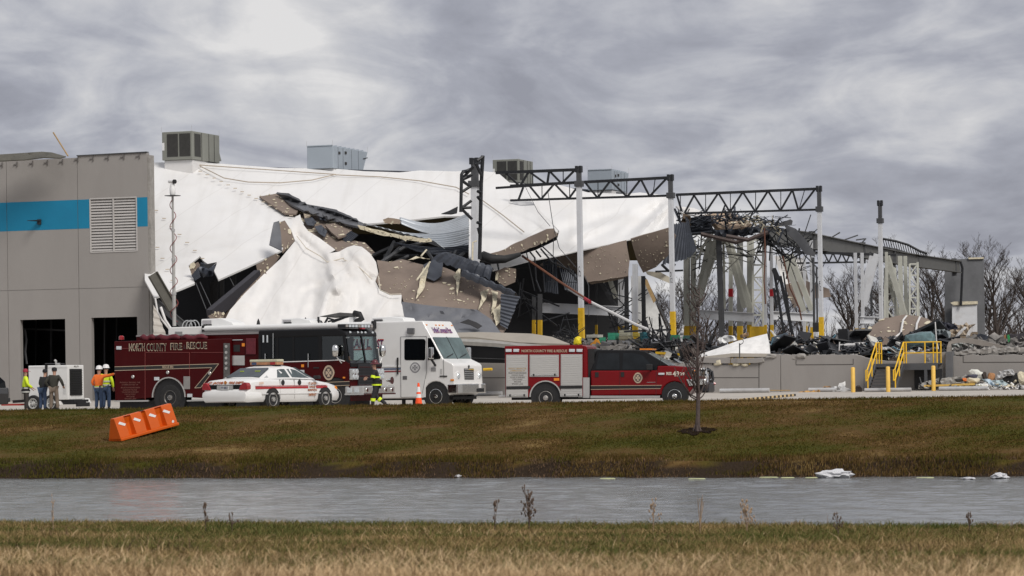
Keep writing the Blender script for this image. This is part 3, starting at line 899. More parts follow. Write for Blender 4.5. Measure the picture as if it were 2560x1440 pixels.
# ================================================================== the collapsed roof
def yroof(px, py):
 return 186.0 - max(-20, py - 415) * 0.080
def RP(pts, dy=0.0):
 return [(x, y, yroof(x, y) + dy) for x, y in pts]
A_out = [(355, 407), (400, 406), (470, 405), (560, 410), (700, 420), (830, 421), (910, 428), (1000, 431), (1050, 426), (1140, 428.5), (1185, 425), (1245, 432), (1330, 505), (1368, 545), (1396, 578), (1310, 607), (1200, 648), (1172, 645), (1172, 540), (1110, 540), (1030, 549), (960, 556), (905, 560), (850, 542), (770, 514), (715, 492), (690, 486), (648, 491), (690, 516), (735, 541), (748, 538), (760, 560), (738, 580), (720, 600), (704, 626), (640, 657), (546, 699), (531, 668), (508, 652), (500, 640), (494, 645), (471, 664), (482, 692), (487, 708), (440, 727), (386, 744), (362, 700)]
def a_folds(x, y):
 d = 0.0
 l = (x - 500) * 0.62 - (y - 425) * 0.78
 d += 0.35 * math.exp(-(l / 16) ** 2) * min(1, max(0, (y - 430) / 40))
 l2 = (y - 640) + (x - 480) * 0.24
 if 440 < x < 700: d -= 0.25 * math.exp(-(l2 / 9) ** 2)
 d += .10 * abs(noise.noise(Vector((x * .012, y * .05, 3)))) + .07 * abs(noise.noise(Vector((x * .05, y * .02, 6))))
 if x > 1200: d += 0.5 * math.exp(-(((x - 1265) * .75 - (y - 470) * .66) / 26) ** 2)
 return d
roofA = sheet('membrane_roof', RP(A_out), M_MEMB, h=9, wr=0.30, wsc=(.006, .010), seed=1.0, thick=.10, fn=a_folds,
  label='broad white membrane roof sagging from the rooftop units down to the front', cat='roof')
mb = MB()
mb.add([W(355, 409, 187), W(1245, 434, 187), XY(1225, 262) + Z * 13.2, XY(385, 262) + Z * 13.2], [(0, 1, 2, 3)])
q = mb.build('unseen_roof_deck', M_DECK); q.parent = roofA  # unseen deck behind the ridge, added as a ceiling that blocks light
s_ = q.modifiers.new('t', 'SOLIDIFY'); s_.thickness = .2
mb = MB()
for pts in ([(500, 415), (560, 445), (620, 455), (700, 457), (780, 450), (838, 436)], [(838, 437), (950, 442), (1050, 452), (1140, 468), (1172, 485)], [(1205, 500), (1260, 540), (1310, 580)], [(462, 410), (840, 436)]):
 mb.tube([W(x, y, yroof(x, y) - .55) for x, y in pts], .035, 5)
q = mb.build('lightning_cable', mat('cable_tan', (.42, .36, .29), .8)); q.parent = roofA
mb = MB()
for (x0, y0), (x1, y1), n in (((478, 417), (740, 545), 15), ((385, 520), (520, 660), 7), ((390, 610), (440, 720), 4)):
 for k in range(n):
  a = (k + .3) / n
  x, y = x0 + (x1 - x0) * a, y0 + (y1 - y0) * a
  mb.box(W(x, y, yroof(x, y) - .5), (.22, .10, .05))
q = mb.build('seam_plate', mat('plate_tan', (.5, .43, .34), .8)); q.parent = roofA; q['kind'] = 'stuff'

sheet('turned_flap', [(684, 556, 168), (698, 552, 168), (703, 590, 168), (705, 627, 167.5), (674, 612, 167)], M_GREYCLOTH, h=12, thick=.05, label='grey underside of a roof flap standing beside a brown hollow', cat='roofing')
sheet('insulation_board', [(697, 556, 171), (712, 551, 171), (742, 598, 170), (706, 632, 169.6)], M_BROWN, h=12, thick=.1, flecks=10, seed=2, label='brown insulation board in the small hollow behind the grey flap', cat='insulation board')
C_out = [(738, 543), (750, 536), (757, 560), (770, 577), (800, 596), (838, 624), (822, 633), (848, 629), (868, 618), (885, 613), (905, 617), (925, 633), (940, 655), (946, 685), (938, 702), (950, 726), (975, 738), (1004, 737), (1003, 757), (1012, 780), (1022, 812), (900, 815), (700, 815), (556, 812), (575, 775), (610, 735), (660, 685), (700, 648), (738, 602), (726, 570)]
def c_folds(x, y):
 d = 0.0
 for (x0, y0, x1, y1, w, a) in ((820, 640, 840, 720, 12, -.7), (820, 720, 800, 800, 14, -.55), (870, 640, 930, 700, 10, .55), (880, 700, 900, 800, 18, .5), (745, 590, 820, 655, 8, .4), (700, 660, 640, 790, 22, .35), (960, 760, 930, 810, 14, -.4), (760, 730, 840, 700, 9, .45), (850, 640, 870, 690, 9, .45)):
  L2 = (x1 - x0) ** 2 + (y1 - y0) ** 2
  t = max(0, min(1, ((x - x0) * (x1 - x0) + (y - y0) * (y1 - y0)) / L2))
  dd = math.hypot(x - x0 - t * (x1 - x0), y - y0 - t * (y1 - y0))
  d += a * math.exp(-(dd / w) ** 2)
 q = Vector((x * .03 + y * .02, y * .015 - x * .01, 4))
 d += .34 * abs(noise.noise(q * .7)) + .10 * abs(noise.noise(q * 2.7)) + .03 * noise.noise(q * 6.1) + (.22 * abs(noise.noise(Vector((x * .07 + y * .02, y * .03 - x * .02, 9)))) if 780 < x < 900 and y > 650 else 0)
 return d
roofC = sheet('torn_membrane', [(x, y, 166.5 - (y - 540) * .036) for x, y in C_out], M_MEMB2, ctrl=[(860, 690, 159.6), (780, 700, 160.6), (700, 740, 159), (900, 640, 162)], h=6.5, wr=.10, wsc=(.02, .012), seed=5, thick=.04, fn=c_folds,
  label='crumpled white sheet hanging to the ground behind the white bus', cat='roofing')
mb = MB()
for pts in ([(742, 590), (765, 620), (800, 640), (818, 655), (840, 650), (860, 645)], [(858, 648), (900, 670), (930, 698)], [(946, 690), (950, 724), (975, 736), (1003, 735)]):
 mb.tube([W(x, y, 166.0 - (y - 540) * .036) for x, y in pts], .03, 4)
q = mb.build('hem', mat('hem_tan', (.55, .5, .42), .8)); q.parent = roofC

def board(label, pts, Y, seed=1, fl=12, m=None, th=.10, **k):
 o = [(x, y, Y if not callable(Y) else Y(x, y)) for x, y in pts]
 return sheet('insulation_board', o, m or M_BROWN, h=k.pop('h', 16), wr=k.pop('wr', .05), wsc=(.03, .03), seed=seed, thick=th, flecks=fl, label=label, cat='insulation board', jag=k.pop('jag', 1.0), **k)
board('brown board cocked up at the top left of the roof tear', [(648, 491), (694, 483), (722, 500), (748, 522), (740, 534), (712, 533)], lambda x, y: yroof(x, y) - .6, 1, 14)
board('long brown board strewn with foam below the dark rolled edge', [(748, 536), (775, 522), (810, 535), (850, 548), (880, 562), (868, 575), (880, 600), (912, 606), (938, 632), (925, 640), (905, 622), (884, 614), (866, 620), (846, 630), (800, 598), (757, 570)], lambda x, y: yroof(x, y) + .7, 4, 60, fsz=(.15, .6))
board('brown board lifted like a lid over the strewn foam', [(812, 562), (850, 556), (884, 565), (874, 585), (845, 594), (828, 580)], lambda x, y: yroof(x, y) - .3, 5, 14)
board('cream edged board scrap jammed under the rolled edge', [(756, 520), (793, 529), (775, 538), (762, 545)], lambda x, y: yroof(x, y) - .4, 6, 10, m=mat('facer_light', (.36, .30, .23), .9))
sheet('rolled_membrane', [(690, 484, 179.2), (720, 489, 178.6), (770, 512, 177.2), (840, 530, 175.6), (905, 556, 173.8), (915, 562, 173.4), (895, 566, 173.0), (830, 552, 174.4), (760, 527, 176.2), (715, 503, 178)], mat('rolled_edge', (.085, .087, .095), .35, var=.2, scale=.8), h=8, thick=.12, fn=lambda x, y: .5 * math.sin((y - 484 - (x - 690) * .33) * .3), label='dark rolled membrane edge along the upper lip of the roof tear', cat='roofing')
sheet('rolled_membrane', [(705, 482, 180), (722, 483, 180), (738, 494, 179), (728, 492, 179)], M_RUB, h=8, thick=.1, label='short black curl on top of the rolled membrane edge', cat='roofing')
sheet('rolled_membrane', [(765, 510, 178), (800, 516, 177.6), (842, 524, 177), (852, 534, 176.6), (822, 530, 176.8)], mat('rolled_edge2', (.06, .06, .066), .4), h=8, thick=.1, label='black lifted strip above the middle of the rolled edge', cat='roofing')
for k, (pts, lab) in enumerate((([(760, 546), (780, 543), (792, 556), (785, 564), (768, 562)], 'black sheet standing in for the dark hole nearest the white ridge in the tear'), ([(787, 566), (803, 562), (818, 577), (812, 592), (796, 582)], 'black sheet standing in for the dark hole in the middle of the brown board'), ([(795, 538), (808, 540), (816, 552), (800, 548)], 'small black deck scrap under the rolled edge'))):  # the first two are black sheets painted as holes in the board
 sheet('scrap_or_dark_hole', [(x, y, yroof(x, y) - .35) for x, y in pts], M_DECK, h=7, thick=.04, fn=lambda x, y: .25 * math.sin(x * .5), label=lab, cat='steel deck')
corr('deck_sheet', [(854, 596, 172), (878, 579, 172), (896, 588, 171.6), (868, 612, 171.4)], M_DECK, ribs=5, nu=2, amp=.08, label='small dark ribbed deck piece hanging beside the lifted brown board', cat='steel deck')
corr('deck_sheet', [(1000, 545, 172), (1172, 532, 171), (1172, 570, 170), (1004, 560, 171)], M_DECKG, ribs=8, nu=10, amp=.06, bend=lambda u, v: -.9 * math.sin(u * 3.1) * .6, jag=.015, label='upper bare ribbed deck sheet beside the bent black truss', cat='steel deck')
corr('deck_sheet', [(908, 559, 171), (1172, 571, 169), (1172, 618, 168), (1085, 602, 168.6)], M_DECKG, ribs=10, nu=12, amp=.06, bend=lambda u, v: -.6 * math.sin(u * 3.1), jag=.01, seed=3, label='lower bare ribbed deck sheet curling over the black hole', cat='steel deck')
corr('deck_sheet', [(985, 606, 169), (1172, 612, 168), (1172, 630, 168), (1040, 628, 168.5)], M_DECK, ribs=5, nu=8, amp=.06, bend=lambda u, v: -.5 * math.sin(u * 3.1), label='dark ribbed deck sheet beneath the lower bare sheet', cat='steel deck')
board('tan board scrap on the white roof behind the upper deck sheet', [(957, 549), (970, 544), (1002, 549), (1000, 560), (962, 558)], 173.5, 7, 4, m=mat('facer_tan', (.33, .26, .20), .9))
sheet('scrap_or_dark_hole', [(1103, 534, 174), (1122, 527, 174), (1144, 516, 174), (1142, 532, 173.6), (1128, 535, 173.6)], M_RUB, h=9, thick=.05, label='dark crumpled scrap on the roof left of the bent truss', cat='steel deck')
board('jagged cream foam edge along the lower bare deck sheet', [(893, 562), (930, 572), (975, 583), (1008, 590), (1078, 597), (1080, 604), (1040, 603), (1000, 597), (940, 585), (900, 573)], 168.4, 8, 30, m=M_FOAM, th=.12, jag=2.5)
def bars(name, segs, r, m, label, cat='joist', n=5, sq=False, **k):
 mb = MB()
 for p, q in segs:
  if sq: mb.bar(W(*p), W(*q), r * 2, r * 2)
  else: mb.tube([W(*p), W(*q)], r, n)
 return mb.build(name, m, label=label, cat=cat, **k)
bars('roof_joist', [((928, 640, 169), (1085, 570, 174)), ((950, 665, 168), (1000, 620, 172)), ((985, 605, 171), (955, 660, 168)), ((960, 640, 170), (1045, 640, 171))], .12, M_BLACKST, 'black joist crossing the hole under the lower deck sheet')
bars('roof_joist', [((945, 660, 167), (1010, 618, 170)), ((1010, 618, 170), (1080, 600, 172)), ((960, 668, 168), (1020, 640, 170))], .10, M_GREYST, 'grey broken joist lying across the mouth of the black hole')
bars('roof_joist', [((1065, 625, 168), (1090, 660, 166)), ((1140, 628, 168), (1120, 660, 166)), ((1090, 640, 168), (1130, 632, 168)), ((1160, 632, 168), (1130, 655, 167))], .10, M_BLACKST, 'black joist ends poking out above the dark draped deck')
bars('roof_joist', [((1042, 700, 160), (1075, 655, 163)), ((1053, 640, 165), (1066, 625, 167))], .05, M_FOAM, 'cream splintered strip at the top of the big brown board', cat='strip', kind='stuff')
def yb(x, y): return 165 - (y - 640) * .045
board('large brown board field hanging over the grey cloth', [(942, 650), (975, 655), (1005, 648), (1060, 662), (1110, 668), (1180, 700), (1235, 712), (1262, 735), (1290, 755), (1275, 800), (1255, 835), (1235, 805), (1195, 775), (1010, 757), (1004, 738), (975, 735), (952, 722), (940, 702), (948, 680)], yb, 9, 110, fsz=(.05, .2), th=.14, h=18, wr=.15)
for k, (pts, lab) in enumerate((([(1040, 748), (1050, 700), (1058, 668), (1075, 655), (1066, 690), (1060, 720)], 'torn cream foam blade left of the dark draped deck'),
  ([(1133, 690), (1150, 668), (1152, 690), (1143, 740), (1140, 700)], 'torn cream foam blade in the middle of the brown boards'),
  ([(1200, 730), (1222, 722), (1215, 748), (1196, 775), (1204, 745)], 'cream foam triangle near the right end of the brown boards'),
  ([(1228, 725), (1245, 730), (1240, 765), (1228, 785), (1232, 750)], 'long cream foam strip at the right end of the brown boards'),
  ([(1232, 775), (1250, 760), (1252, 800), (1240, 815)], 'lowest cream foam scrap above the crushed grey cloth'),
  ([(1075, 648), (1045, 645), (1020, 650), (1040, 640)], 'cream foam lip at the top of the brown boards'))):
 sheet('foam_sheet', [(x, y, yb(x, y) - .5) for x, y in pts], M_FOAM, h=6, thick=.02, wr=.3, wsc=(.08, .05), seed=k, jag=1.0, smooth=False, label=lab, cat='insulation foam')
sheet('scrap_or_dark_hole', [(x, y, yb(x, y) - .45) for x, y in ((1058, 662), (1085, 648), (1108, 652), (1104, 690), (1085, 702), (1066, 694))], M_DECK, h=8, thick=.05, wr=.3, wsc=(.06, .03), seed=3, label='dark torn deck cloth drooping at the left of the brown boards', cat='steel deck')
corr('deck_sheet', [(1078, 650, 161.5), (1150, 640, 162), (1236, 664, 161.5), (1225, 700, 160.5)], M_DECK, ribs=7, nu=8, amp=.08, bend=lambda u, v: .4 * math.sin(u * 4), jag=.03, label='dark ribbed deck draped over the top of the brown boards', cat='steel deck')
corr('deck_sheet', [(1150, 692, 160.5), (1172, 672, 161), (1300, 735, 159), (1285, 745, 158.6)], M_DECK, ribs=6, nu=8, amp=.08, bend=lambda u, v: .3 * math.sin(u * 5), jag=.04, seed=2, label='dark ribbed deck strip slanting across the brown boards', cat='steel deck')
corr('deck_sheet', [(1252, 735, 158), (1300, 742, 158), (1268, 822, 156.5), (1250, 812, 156.5)], M_DECK, ribs=9, nu=4, amp=.08, jag=.03, seed=5, label='dark ribbed deck piece hanging at the right end of the brown boards', cat='steel deck')
sheet('grey_cloth', [(1004, 754, 157), (1060, 762, 156.8), (1120, 768, 156.4), (1192, 774, 156), (1228, 798, 155), (1252, 832, 153.5), (1200, 836, 153), (1150, 838, 153), (1010, 830, 154), (1022, 800, 155.5), (1010, 790, 156)], M_GREYCLOTH, h=9, wr=.3, wsc=(.04, .03), seed=6, thick=.03,
  fn=lambda x, y: .5 * math.exp(-(((x - 1150) * .5 + (y - 800)) / 10) ** 2) - .5 * math.exp(-(((x - 1060) * .35 + (y - 780) * 1.0 - 10) / 9) ** 2), label='grey cloth slumped below the brown boards beside the white bus', cat='cloth')
sheet('scrap_or_dark_hole', [(1150, 806, 153.4), (1170, 798, 153.4), (1192, 806, 153.2), (1206, 815, 153.2), (1195, 822, 153), (1175, 812, 153.2)], M_DARKIN, h=7, thick=.03, label='black sheet standing in for a dark tear in the slumped grey cloth', cat='cloth')  # the darkness inside the tear is a black sheet laid on the cloth
mfas = mat('fascia_beige', (.33, .30, .255), .8, var=.12, scale=.8, dirt=(.2, .17, .14), dirt_amt=.5)
sheet('fallen_fascia', [(1120, 832, 150), (1200, 830, 150), (1330, 834, 149.5), (1380, 842, 149.2), (1425, 860, 149), (1300, 856, 148.6), (1180, 842, 149), (1120, 842, 149)], mfas, h=12, thick=.25, wr=.1, label='long beige roof edge fallen across the dark crushed trailer', cat='fascia')
sheet('fallen_fascia', [(1130, 846, 148.6), (1200, 848, 148.4), (1300, 858, 148.2), (1500, 872, 147.9), (1510, 880, 147.8), (1380, 872, 147.8), (1240, 858, 148), (1130, 852, 148.2)], mat('fascia_grey', (.28, .27, .25), .7, var=.15), h=12, thick=.2, wr=.06, label='lower grey strip of the fallen roof edge behind the red rescue truck', cat='fascia')
ct = empty('crushed_trailer', WS(1205, 985, 144.5), label='dark crushed trailer body pinned beneath the beige roof edge', cat='trailer')
mb = MB(); A = [WS(1140, 852, 144.2), WS(1262, 858, 144.2), WS(1262, 908, 144.2), WS(1140, 906, 144.2)]
mb.hull(A, [p + V * 2.3 for p in A]); put(mb, 'body', M_BLACK, ct, bevel=.05)
mb = MB(); A = [WS(1150, 853, 144.1), WS(1262, 866, 144.1), WS(1262, 870, 144.1), WS(1150, 860, 144.1)]
mb.hull(A, [p + V * .08 for p in A]); put(mb, 'glass_strip', mat('teal_glass', (.035, .07, .085), .15), ct)
mb = MB(); A = [WS(1150, 893, 144.1), WS(1262, 897, 144.1), WS(1262, 898.5, 144.1), WS(1150, 894.5, 144.1)]
mb.hull(A, [p + V * .08 for p in A]); put(mb, 'trim', M_GREYST, ct)
board('brown board corner poking through the slit in the white roof', [(472, 665), (495, 655), (503, 668), (492, 684), (480, 690)], 163.5, 11, 5)
corr('deck_sheet', [(480, 690, 163.2), (497, 668, 163.2), (502, 692, 162.8), (488, 702, 162.8)], M_DECK, ribs=5, nu=2, amp=.06, label='ribbed deck end hanging from the slit in the white roof', cat='steel deck')
sheet('scrap_or_dark_hole', [(502, 658, 163.4), (535, 662, 163.2), (540, 658, 163.2), (530, 690, 163), (508, 694, 163), (497, 672, 163.2)], M_DECK, h=7, thick=.05, wr=.5, wsc=(.1, .06), seed=8, label='crumpled dark deck hanging in the slit of the white roof', cat='steel deck')
sheet('scrap_or_dark_hole', [(508, 662, 162.8), (542, 655, 162.6), (520, 672, 162.6)], M_RUB, h=7, thick=.03, label='pointed black strip across the slit in the white roof', cat='steel deck')
mb = MB().ibeam(W(382, 685, 159), W(432, 772, 159.5), .30, .55, .05); mb.build('fallen_beam', mat('olive_beam', (.10, .095, .08), .7), label='olive steel beam leaning from the wall corner behind the mast', cat='beam')
mb = MB().ibeam(W(390, 755, 160.5), W(480, 830, 160.5), .25, .40, .05); mb.build('fallen_beam', M_GREYST, label='dark steel beam sloping down to the bus roof', cat='beam')
mb = MB().tube([W(388, 745, 157.5), W(394, 780, 157.5), W(405, 800, 157.5), W(423, 822, 157.5)], .05, 8); mb.tube([W(402, 768, 157.2), W(413, 800, 157), W(426, 820, 157)], .07, 8); mb.build('downpipe', M_CURB, label='pale bent downpipe beside the wall corner', cat='pipe')
corr('wall_sheet', [(383, 762, 156.6), (388, 770, 156.6), (416, 840, 156), (383, 840, 156)], mat('pale_cladding', (.42, .39, .35), .7), ribs=4, nu=4, amp=.05, label='pale ribbed wall sheet leaning against the wall corner', cat='cladding')
for k, (a, b, w, lab) in enumerate((((525, 790, 158.5), (645, 690, 165), .7, 'brown edged roof beam slanting behind the hanging white sheet'),)):
 mb = MB().bar(W(*a), W(*b), .35, w); mb.build('fallen_beam', mat('beam_indigo', (.03, .028, .035), .7), label=lab, cat='beam')
board('narrow brown board along the edge of the hanging white sheet', [(556, 795), (600, 742), (655, 683), (662, 672), (668, 690), (610, 740), (566, 800)], 161.5, 12, 10)
board('brown board scrap with foam at the foot of the slanting beam', [(520, 790), (545, 778), (562, 784), (556, 800), (528, 800)], 158, 13, 12)
board('brown board scrap beside the lower point of the left white roof', [(640, 662), (690, 634), (700, 640), (664, 690), (645, 685)], 166, 14, 8)
bars('wire', [((500, 705, 163), (530, 770, 160)), ((489, 706, 163), (515, 772, 160)), ((572, 690, 165), (585, 715, 164))], .025, M_GREYST, 'thin wires hanging below the left white roof', cat='wire')
for x, y, Y, lab in ((555, 690, 172, 'middle'), (540, 700, 175, 'second from left'), (530, 705, 178, 'leftmost'), (585, 680, 176, 'rightmost')):
 bars('inner_post', [((x, y, Y), (x, 815, Y))], .12, M_GREYST, lab + ' of the dark rack posts in the black hall behind the bus', cat='post', sq=True)

# ================================================================== right hand white roof with hanging boards
F_out = [(1262, 455), (1300, 459), (1345, 460), (1400, 463), (1470, 481), (1560, 485), (1600, 481), (1655, 487), (1676, 496), (1672, 520), (1500, 520), (1340, 516), (1290, 490)]
roofF = sheet('membrane_roof', [(x, y, 203 - (y - 440) * .1) for x, y in F_out], M_MEMB, h=14, wr=.2, wsc=(.01, .01), seed=7, thick=.1, label='far white membrane roof under the two right hand units', cat='roof')
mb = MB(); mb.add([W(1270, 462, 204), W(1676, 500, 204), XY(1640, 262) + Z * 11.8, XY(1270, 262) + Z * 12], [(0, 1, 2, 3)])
q = mb.build('unseen_roof_deck', M_DECK); q.parent = roofF; s_ = q.modifiers.new('t', 'SOLIDIFY'); s_.thickness = .2  # unseen deck added behind the far roof, blocks light from above
E_out = [(1318, 494), (1400, 497), (1480, 491), (1560, 487), (1640, 487), (1664, 494), (1678, 515), (1690, 548), (1691, 570), (1672, 569), (1600, 592), (1520, 611), (1450, 626), (1390, 640), (1330, 650), (1262, 668), (1232, 676), (1226, 654), (1270, 646), (1340, 625), (1392, 600), (1398, 578), (1368, 545)]
def e_folds(x, y):
 d = 0.0
 for (x0, y0, x1, y1, w, a) in ((1400, 575, 1560, 530, 7, .8), (1430, 590, 1600, 545, 8, -.8), (1450, 605, 1640, 520, 8, .9), (1560, 590, 1660, 505, 7, 1.0), (1600, 585, 1668, 515, 6, -.9), (1640, 575, 1672, 525, 6, .9), (1395, 560, 1460, 520, 12, -.35), (1330, 520, 1395, 575, 10, -.5)):
  L2 = (x1 - x0) ** 2 + (y1 - y0) ** 2
  t = max(0, min(1, ((x - x0) * (x1 - x0) + (y - y0) * (y1 - y0)) / L2))
  dd = math.hypot(x - x0 - t * (x1 - x0), y - y0 - t * (y1 - y0))
  d += 1.15 * a * math.exp(-(dd / (1.7 * w)) ** 2) * math.sin(math.pi * (.15 + .7 * t))
 return d
roofE = sheet('membrane_roof', [(x, y, 191 - (y - 490) * .085 + (x - 1450) * .004) for x, y in E_out], M_MEMB, ctrl=[(1480, 540, 188.0), (1600, 530, 188.5), (1450, 580, 183.0)], h=7, wr=.12, wsc=(.012, .01), seed=8, thick=.07, fn=e_folds,
  label='folded white membrane roof draped behind the middle two columns', cat='roof')
def yE(x, y): return 182.5
board('brown board hanging left of the first standing column gap', [(1350, 662), (1385, 646), (1447, 632), (1447, 690), (1432, 672), (1418, 690), (1395, 668), (1372, 676)], 181.6, 15, 10, jag=3)
board('large brown board hanging between the middle two columns', [(1455, 628), (1520, 613), (1566, 600), (1574, 650), (1570, 690), (1520, 698), (1468, 706), (1456, 680)], lambda x, y: 180.6 - (y - 610) * .012, 16, 44, fsz=(.04, .14))
board('brown board curving away beside the second standing column', [(1577, 598), (1630, 582), (1674, 568), (1690, 590), (1670, 640), (1640, 668), (1608, 682), (1594, 655)], lambda x, y: 181.0 + max(0, (y - 610)) * .02, 17, 44, fsz=(.04, .15))
board('thin brown lip under the hanging board', [(1470, 706), (1520, 698), (1566, 691), (1560, 697), (1480, 711)], 180.2, 18, 3, m=mat('facer_tan', (.33, .26, .20), .9))
board('small brown board with shredded foam left of the dark bay', [(1238, 680), (1262, 668), (1290, 672), (1288, 705), (1262, 716), (1244, 704)], 166, 19, 14, jag=2)
board('long brown board with a ragged edge lying on the white roof', [(1205, 641), (1250, 628), (1310, 600), (1370, 572), (1384, 571), (1395, 588), (1375, 600), (1340, 616), (1310, 628), (1268, 641), (1230, 645)], lambda x, y: 167 + (x - 1205) * .03, 20, 18, jag=2.0)
mb = MB().tube([W(1206, 640, 165.5), W(1230, 648, 165.2), W(1262, 648, 165.4), W(1300, 636, 166)], [.3, .28, .22, .12], 8); mb.build('rolled_membrane', M_RUB, smooth=True, label='black rolled hem under the long ragged brown board', cat='roofing')
corr('deck_sheet', [(1357, 655, 181), (1392, 648, 181), (1396, 730, 181), (1362, 728, 181)], M_DECK, ribs=1, nu=1, amp=.0, label='dark deck panel hanging in the dark bay', cat='steel deck')
def vdeck(a, b, c, d, ribs, lab, bend=None, amp=.10):
 return corr('deck_sheet', [a, d, c, b], M_DECK, ribs=ribs, nu=5, amp=amp, bend=bend, jag=.03, label=lab, cat='steel deck')
vdeck((1358, 655, 180.4), (1390, 648, 180.4), (1396, 735, 180.2), (1362, 730, 180.2), 8, 'ribbed dark deck panel hanging left in the dark bay')
vdeck((1396, 668, 180.6), (1447, 690, 180.6), (1447, 736, 180.2), (1412, 726, 180.2), 9, 'ribbed dark deck panel hanging beside the first column')
vdeck((1684, 560, 183), (1708, 540, 184), (1736, 620, 184), (1655, 662, 182.6), 14, 'dark ribbed deck fan behind the second standing column', bend=lambda u, v: .6 * math.sin(v * 3))
def unit(label, corner, left, right, top, Y, kind):
 """corner: (px, top y, bottom y) of the near edge; left/right: px of the far ends of the two visible faces"""
 px, yt, yb_ = corner
 c = W(px, yb_, Y); h = W(px, yt, Y).z - c.z
 root = empty('rooftop_unit', c, 0, label=label, cat='air handler')
 wl_ = (px - left) / FPX * Y / math.cos(AL) * .97
 b2 = (right - px) / FPX * Y
 wr2 = b2 / (V.x + V.y * .0) * .80
 a = -U * wl_; b = V * wr2
 mat_ = M_HVAC if kind == 'olive' else M_HVACB
 mb = MB(); A = [Vector((0, 0, 0)), a, a + b, b]
 if kind == 'olive':
  mb.hull(A, [p + Z * h for p in A])
  mb.build('cabinet', mat_, root, bevel=.03)
  fn_ = -V; fu = -U
  n = 2
  for k in range(n):
   x0 = wl_ * (.06 + k * .41); x1 = wl_ * (.42 + k * .41)
   P = [fu * x0 + fn_ * .02 + Z * h * .12, fu * x1 + fn_ * .02 + Z * h * .12, fu * x1 + fn_ * .02 + Z * h * .92, fu * x0 + fn_ * .02 + Z * h * .92]
   q = MB().hull(P, [p - fn_ * .06 for p in P]); q.build('coil_grille', M_HVACG, root)
  P = [U * .02 + V * wr2 * .08 + Z * h * .12, U * .02 + V * wr2 * .30 + Z * h * .12, U * .02 + V * wr2 * .30 + Z * h * .92, U * .02 + V * wr2 * .08 + Z * h * .92]
  MB().hull(P, [p - U * .06 for p in P]).build('coil_grille', M_HVACG, root)
  for k in (.34, .60, .80):
   MB().bar(U * .012 + V * wr2 * k + Z * .02, U * .012 + V * wr2 * k + Z * h * .98, .03, .03).build('panel_seam', M_HVACG, root)
  q = MB().hull([V * wr2 + Z * h * .55 - U * .1, V * wr2 + Z * h * .12 - U * .1, V * (wr2 * 1.12) + Z * h * .10 - U * .1], [V * wr2 + Z * h * .55 + a * .9, V * wr2 + Z * h * .12 + a * .9, V * (wr2 * 1.12) + Z * h * .10 + a * .9]); q.build('intake_hood', M_HVAC, root)
  MB().hull([fu * wl_ * .92 + fn_ * .015 + Z * h * .35, fu * wl_ * .99 + fn_ * .015 + Z * h * .35, fu * wl_ * .99 + fn_ * .015 + Z * h * .62, fu * wl_ * .92 + fn_ * .015 + Z * h * .62], [fu * wl_ * .92 + Z * h * .35, fu * wl_ * .99 + Z * h * .35, fu * wl_ * .99 + Z * h * .62, fu * wl_ * .92 + Z * h * .62]).build('data_plate', M_WHITEP, root)
 else:
  B = [Z * h, a + Z * h, a + b + Z * h * 1.0, b + Z * h * 1.0]
  A = [Vector((0, 0, 0)), a, a + b * .84, b * .84]
  mb.hull(A, B); mb.build('cabinet', mat_, root, bevel=.03)
  for (u0, z0) in ((.17, .72), (.35, .78), (.35, .30)):
   c0 = U * .02 + V * wr2 * u0 + Z * h * z0
   MB().box(c0, (.06, .25, .16), Matrix.Rotation(-AL, 3, 'Z')).build('latch', M_HVACG, root)
  for k in (.14, .28, .52, .72):
   MB().bar(U * .012 + V * wr2 * k + Z * .05, U * .012 + V * wr2 * k + Z * h * .97, .03, .03).build('panel_seam', mat('seam_grey', (.18, .2, .23), .6), root)
  for k in range(8):
   MB().bar(b * (k / 8.) + Z * (h + .03) + a * .02, b * (k / 8.) + Z * (h + .03) + a * .98, .08, .06).build('roof_rib', mat_, root)
  MB().hull([b * .86 + Z * h * .66 + U * .03, b * .98 + Z * h * .74 + U * .03, b * .98 + Z * h * .70 + U * .03, b * .86 + Z * h * .62 + U * .03], [b * .86 + Z * h * .66, b * .98 + Z * h * .74, b * .98 + Z * h * .70, b * .86 + Z * h * .62]).build('hood_slot', M_RUB, root)
 cb = [Vector((0, 0, -.02)) + (a + b) * .04, a * .96 + b * .04 - Z * .02, (a + b) * .96 - Z * .02, b * .96 + a * .04 - Z * .02]
 MB().hull(cb, [p - Z * 1.1 for p in cb]).build('roof_curb', M_CURB, root)
 rods = MB()
 for p in (Z * h, a + Z * h, b + Z * h): rods.bar(p + a * .01, p + a * .01 + Z * .35, .015, .015)
 rods.build('lightning_rod', M_ALU, root)
 return root
unit('olive rooftop unit with dark grilles nearest the grey wall', (481, 327, 398), 399.5, 548, 0, 184.5, 'olive')
unit('blue grey rooftop unit with a sloped hood on the main white roof', (833, 364, 420), 764, 929, 0, 184.8, 'blue')
unit('olive rooftop unit behind the first black roof truss', (1297, 397, 456), 1230, 1343, 0, 205, 'olive')
unit('pale blue rooftop unit behind the second black roof truss', (1531, 424, 474), 1468, 1590, 0, 203, 'blue')

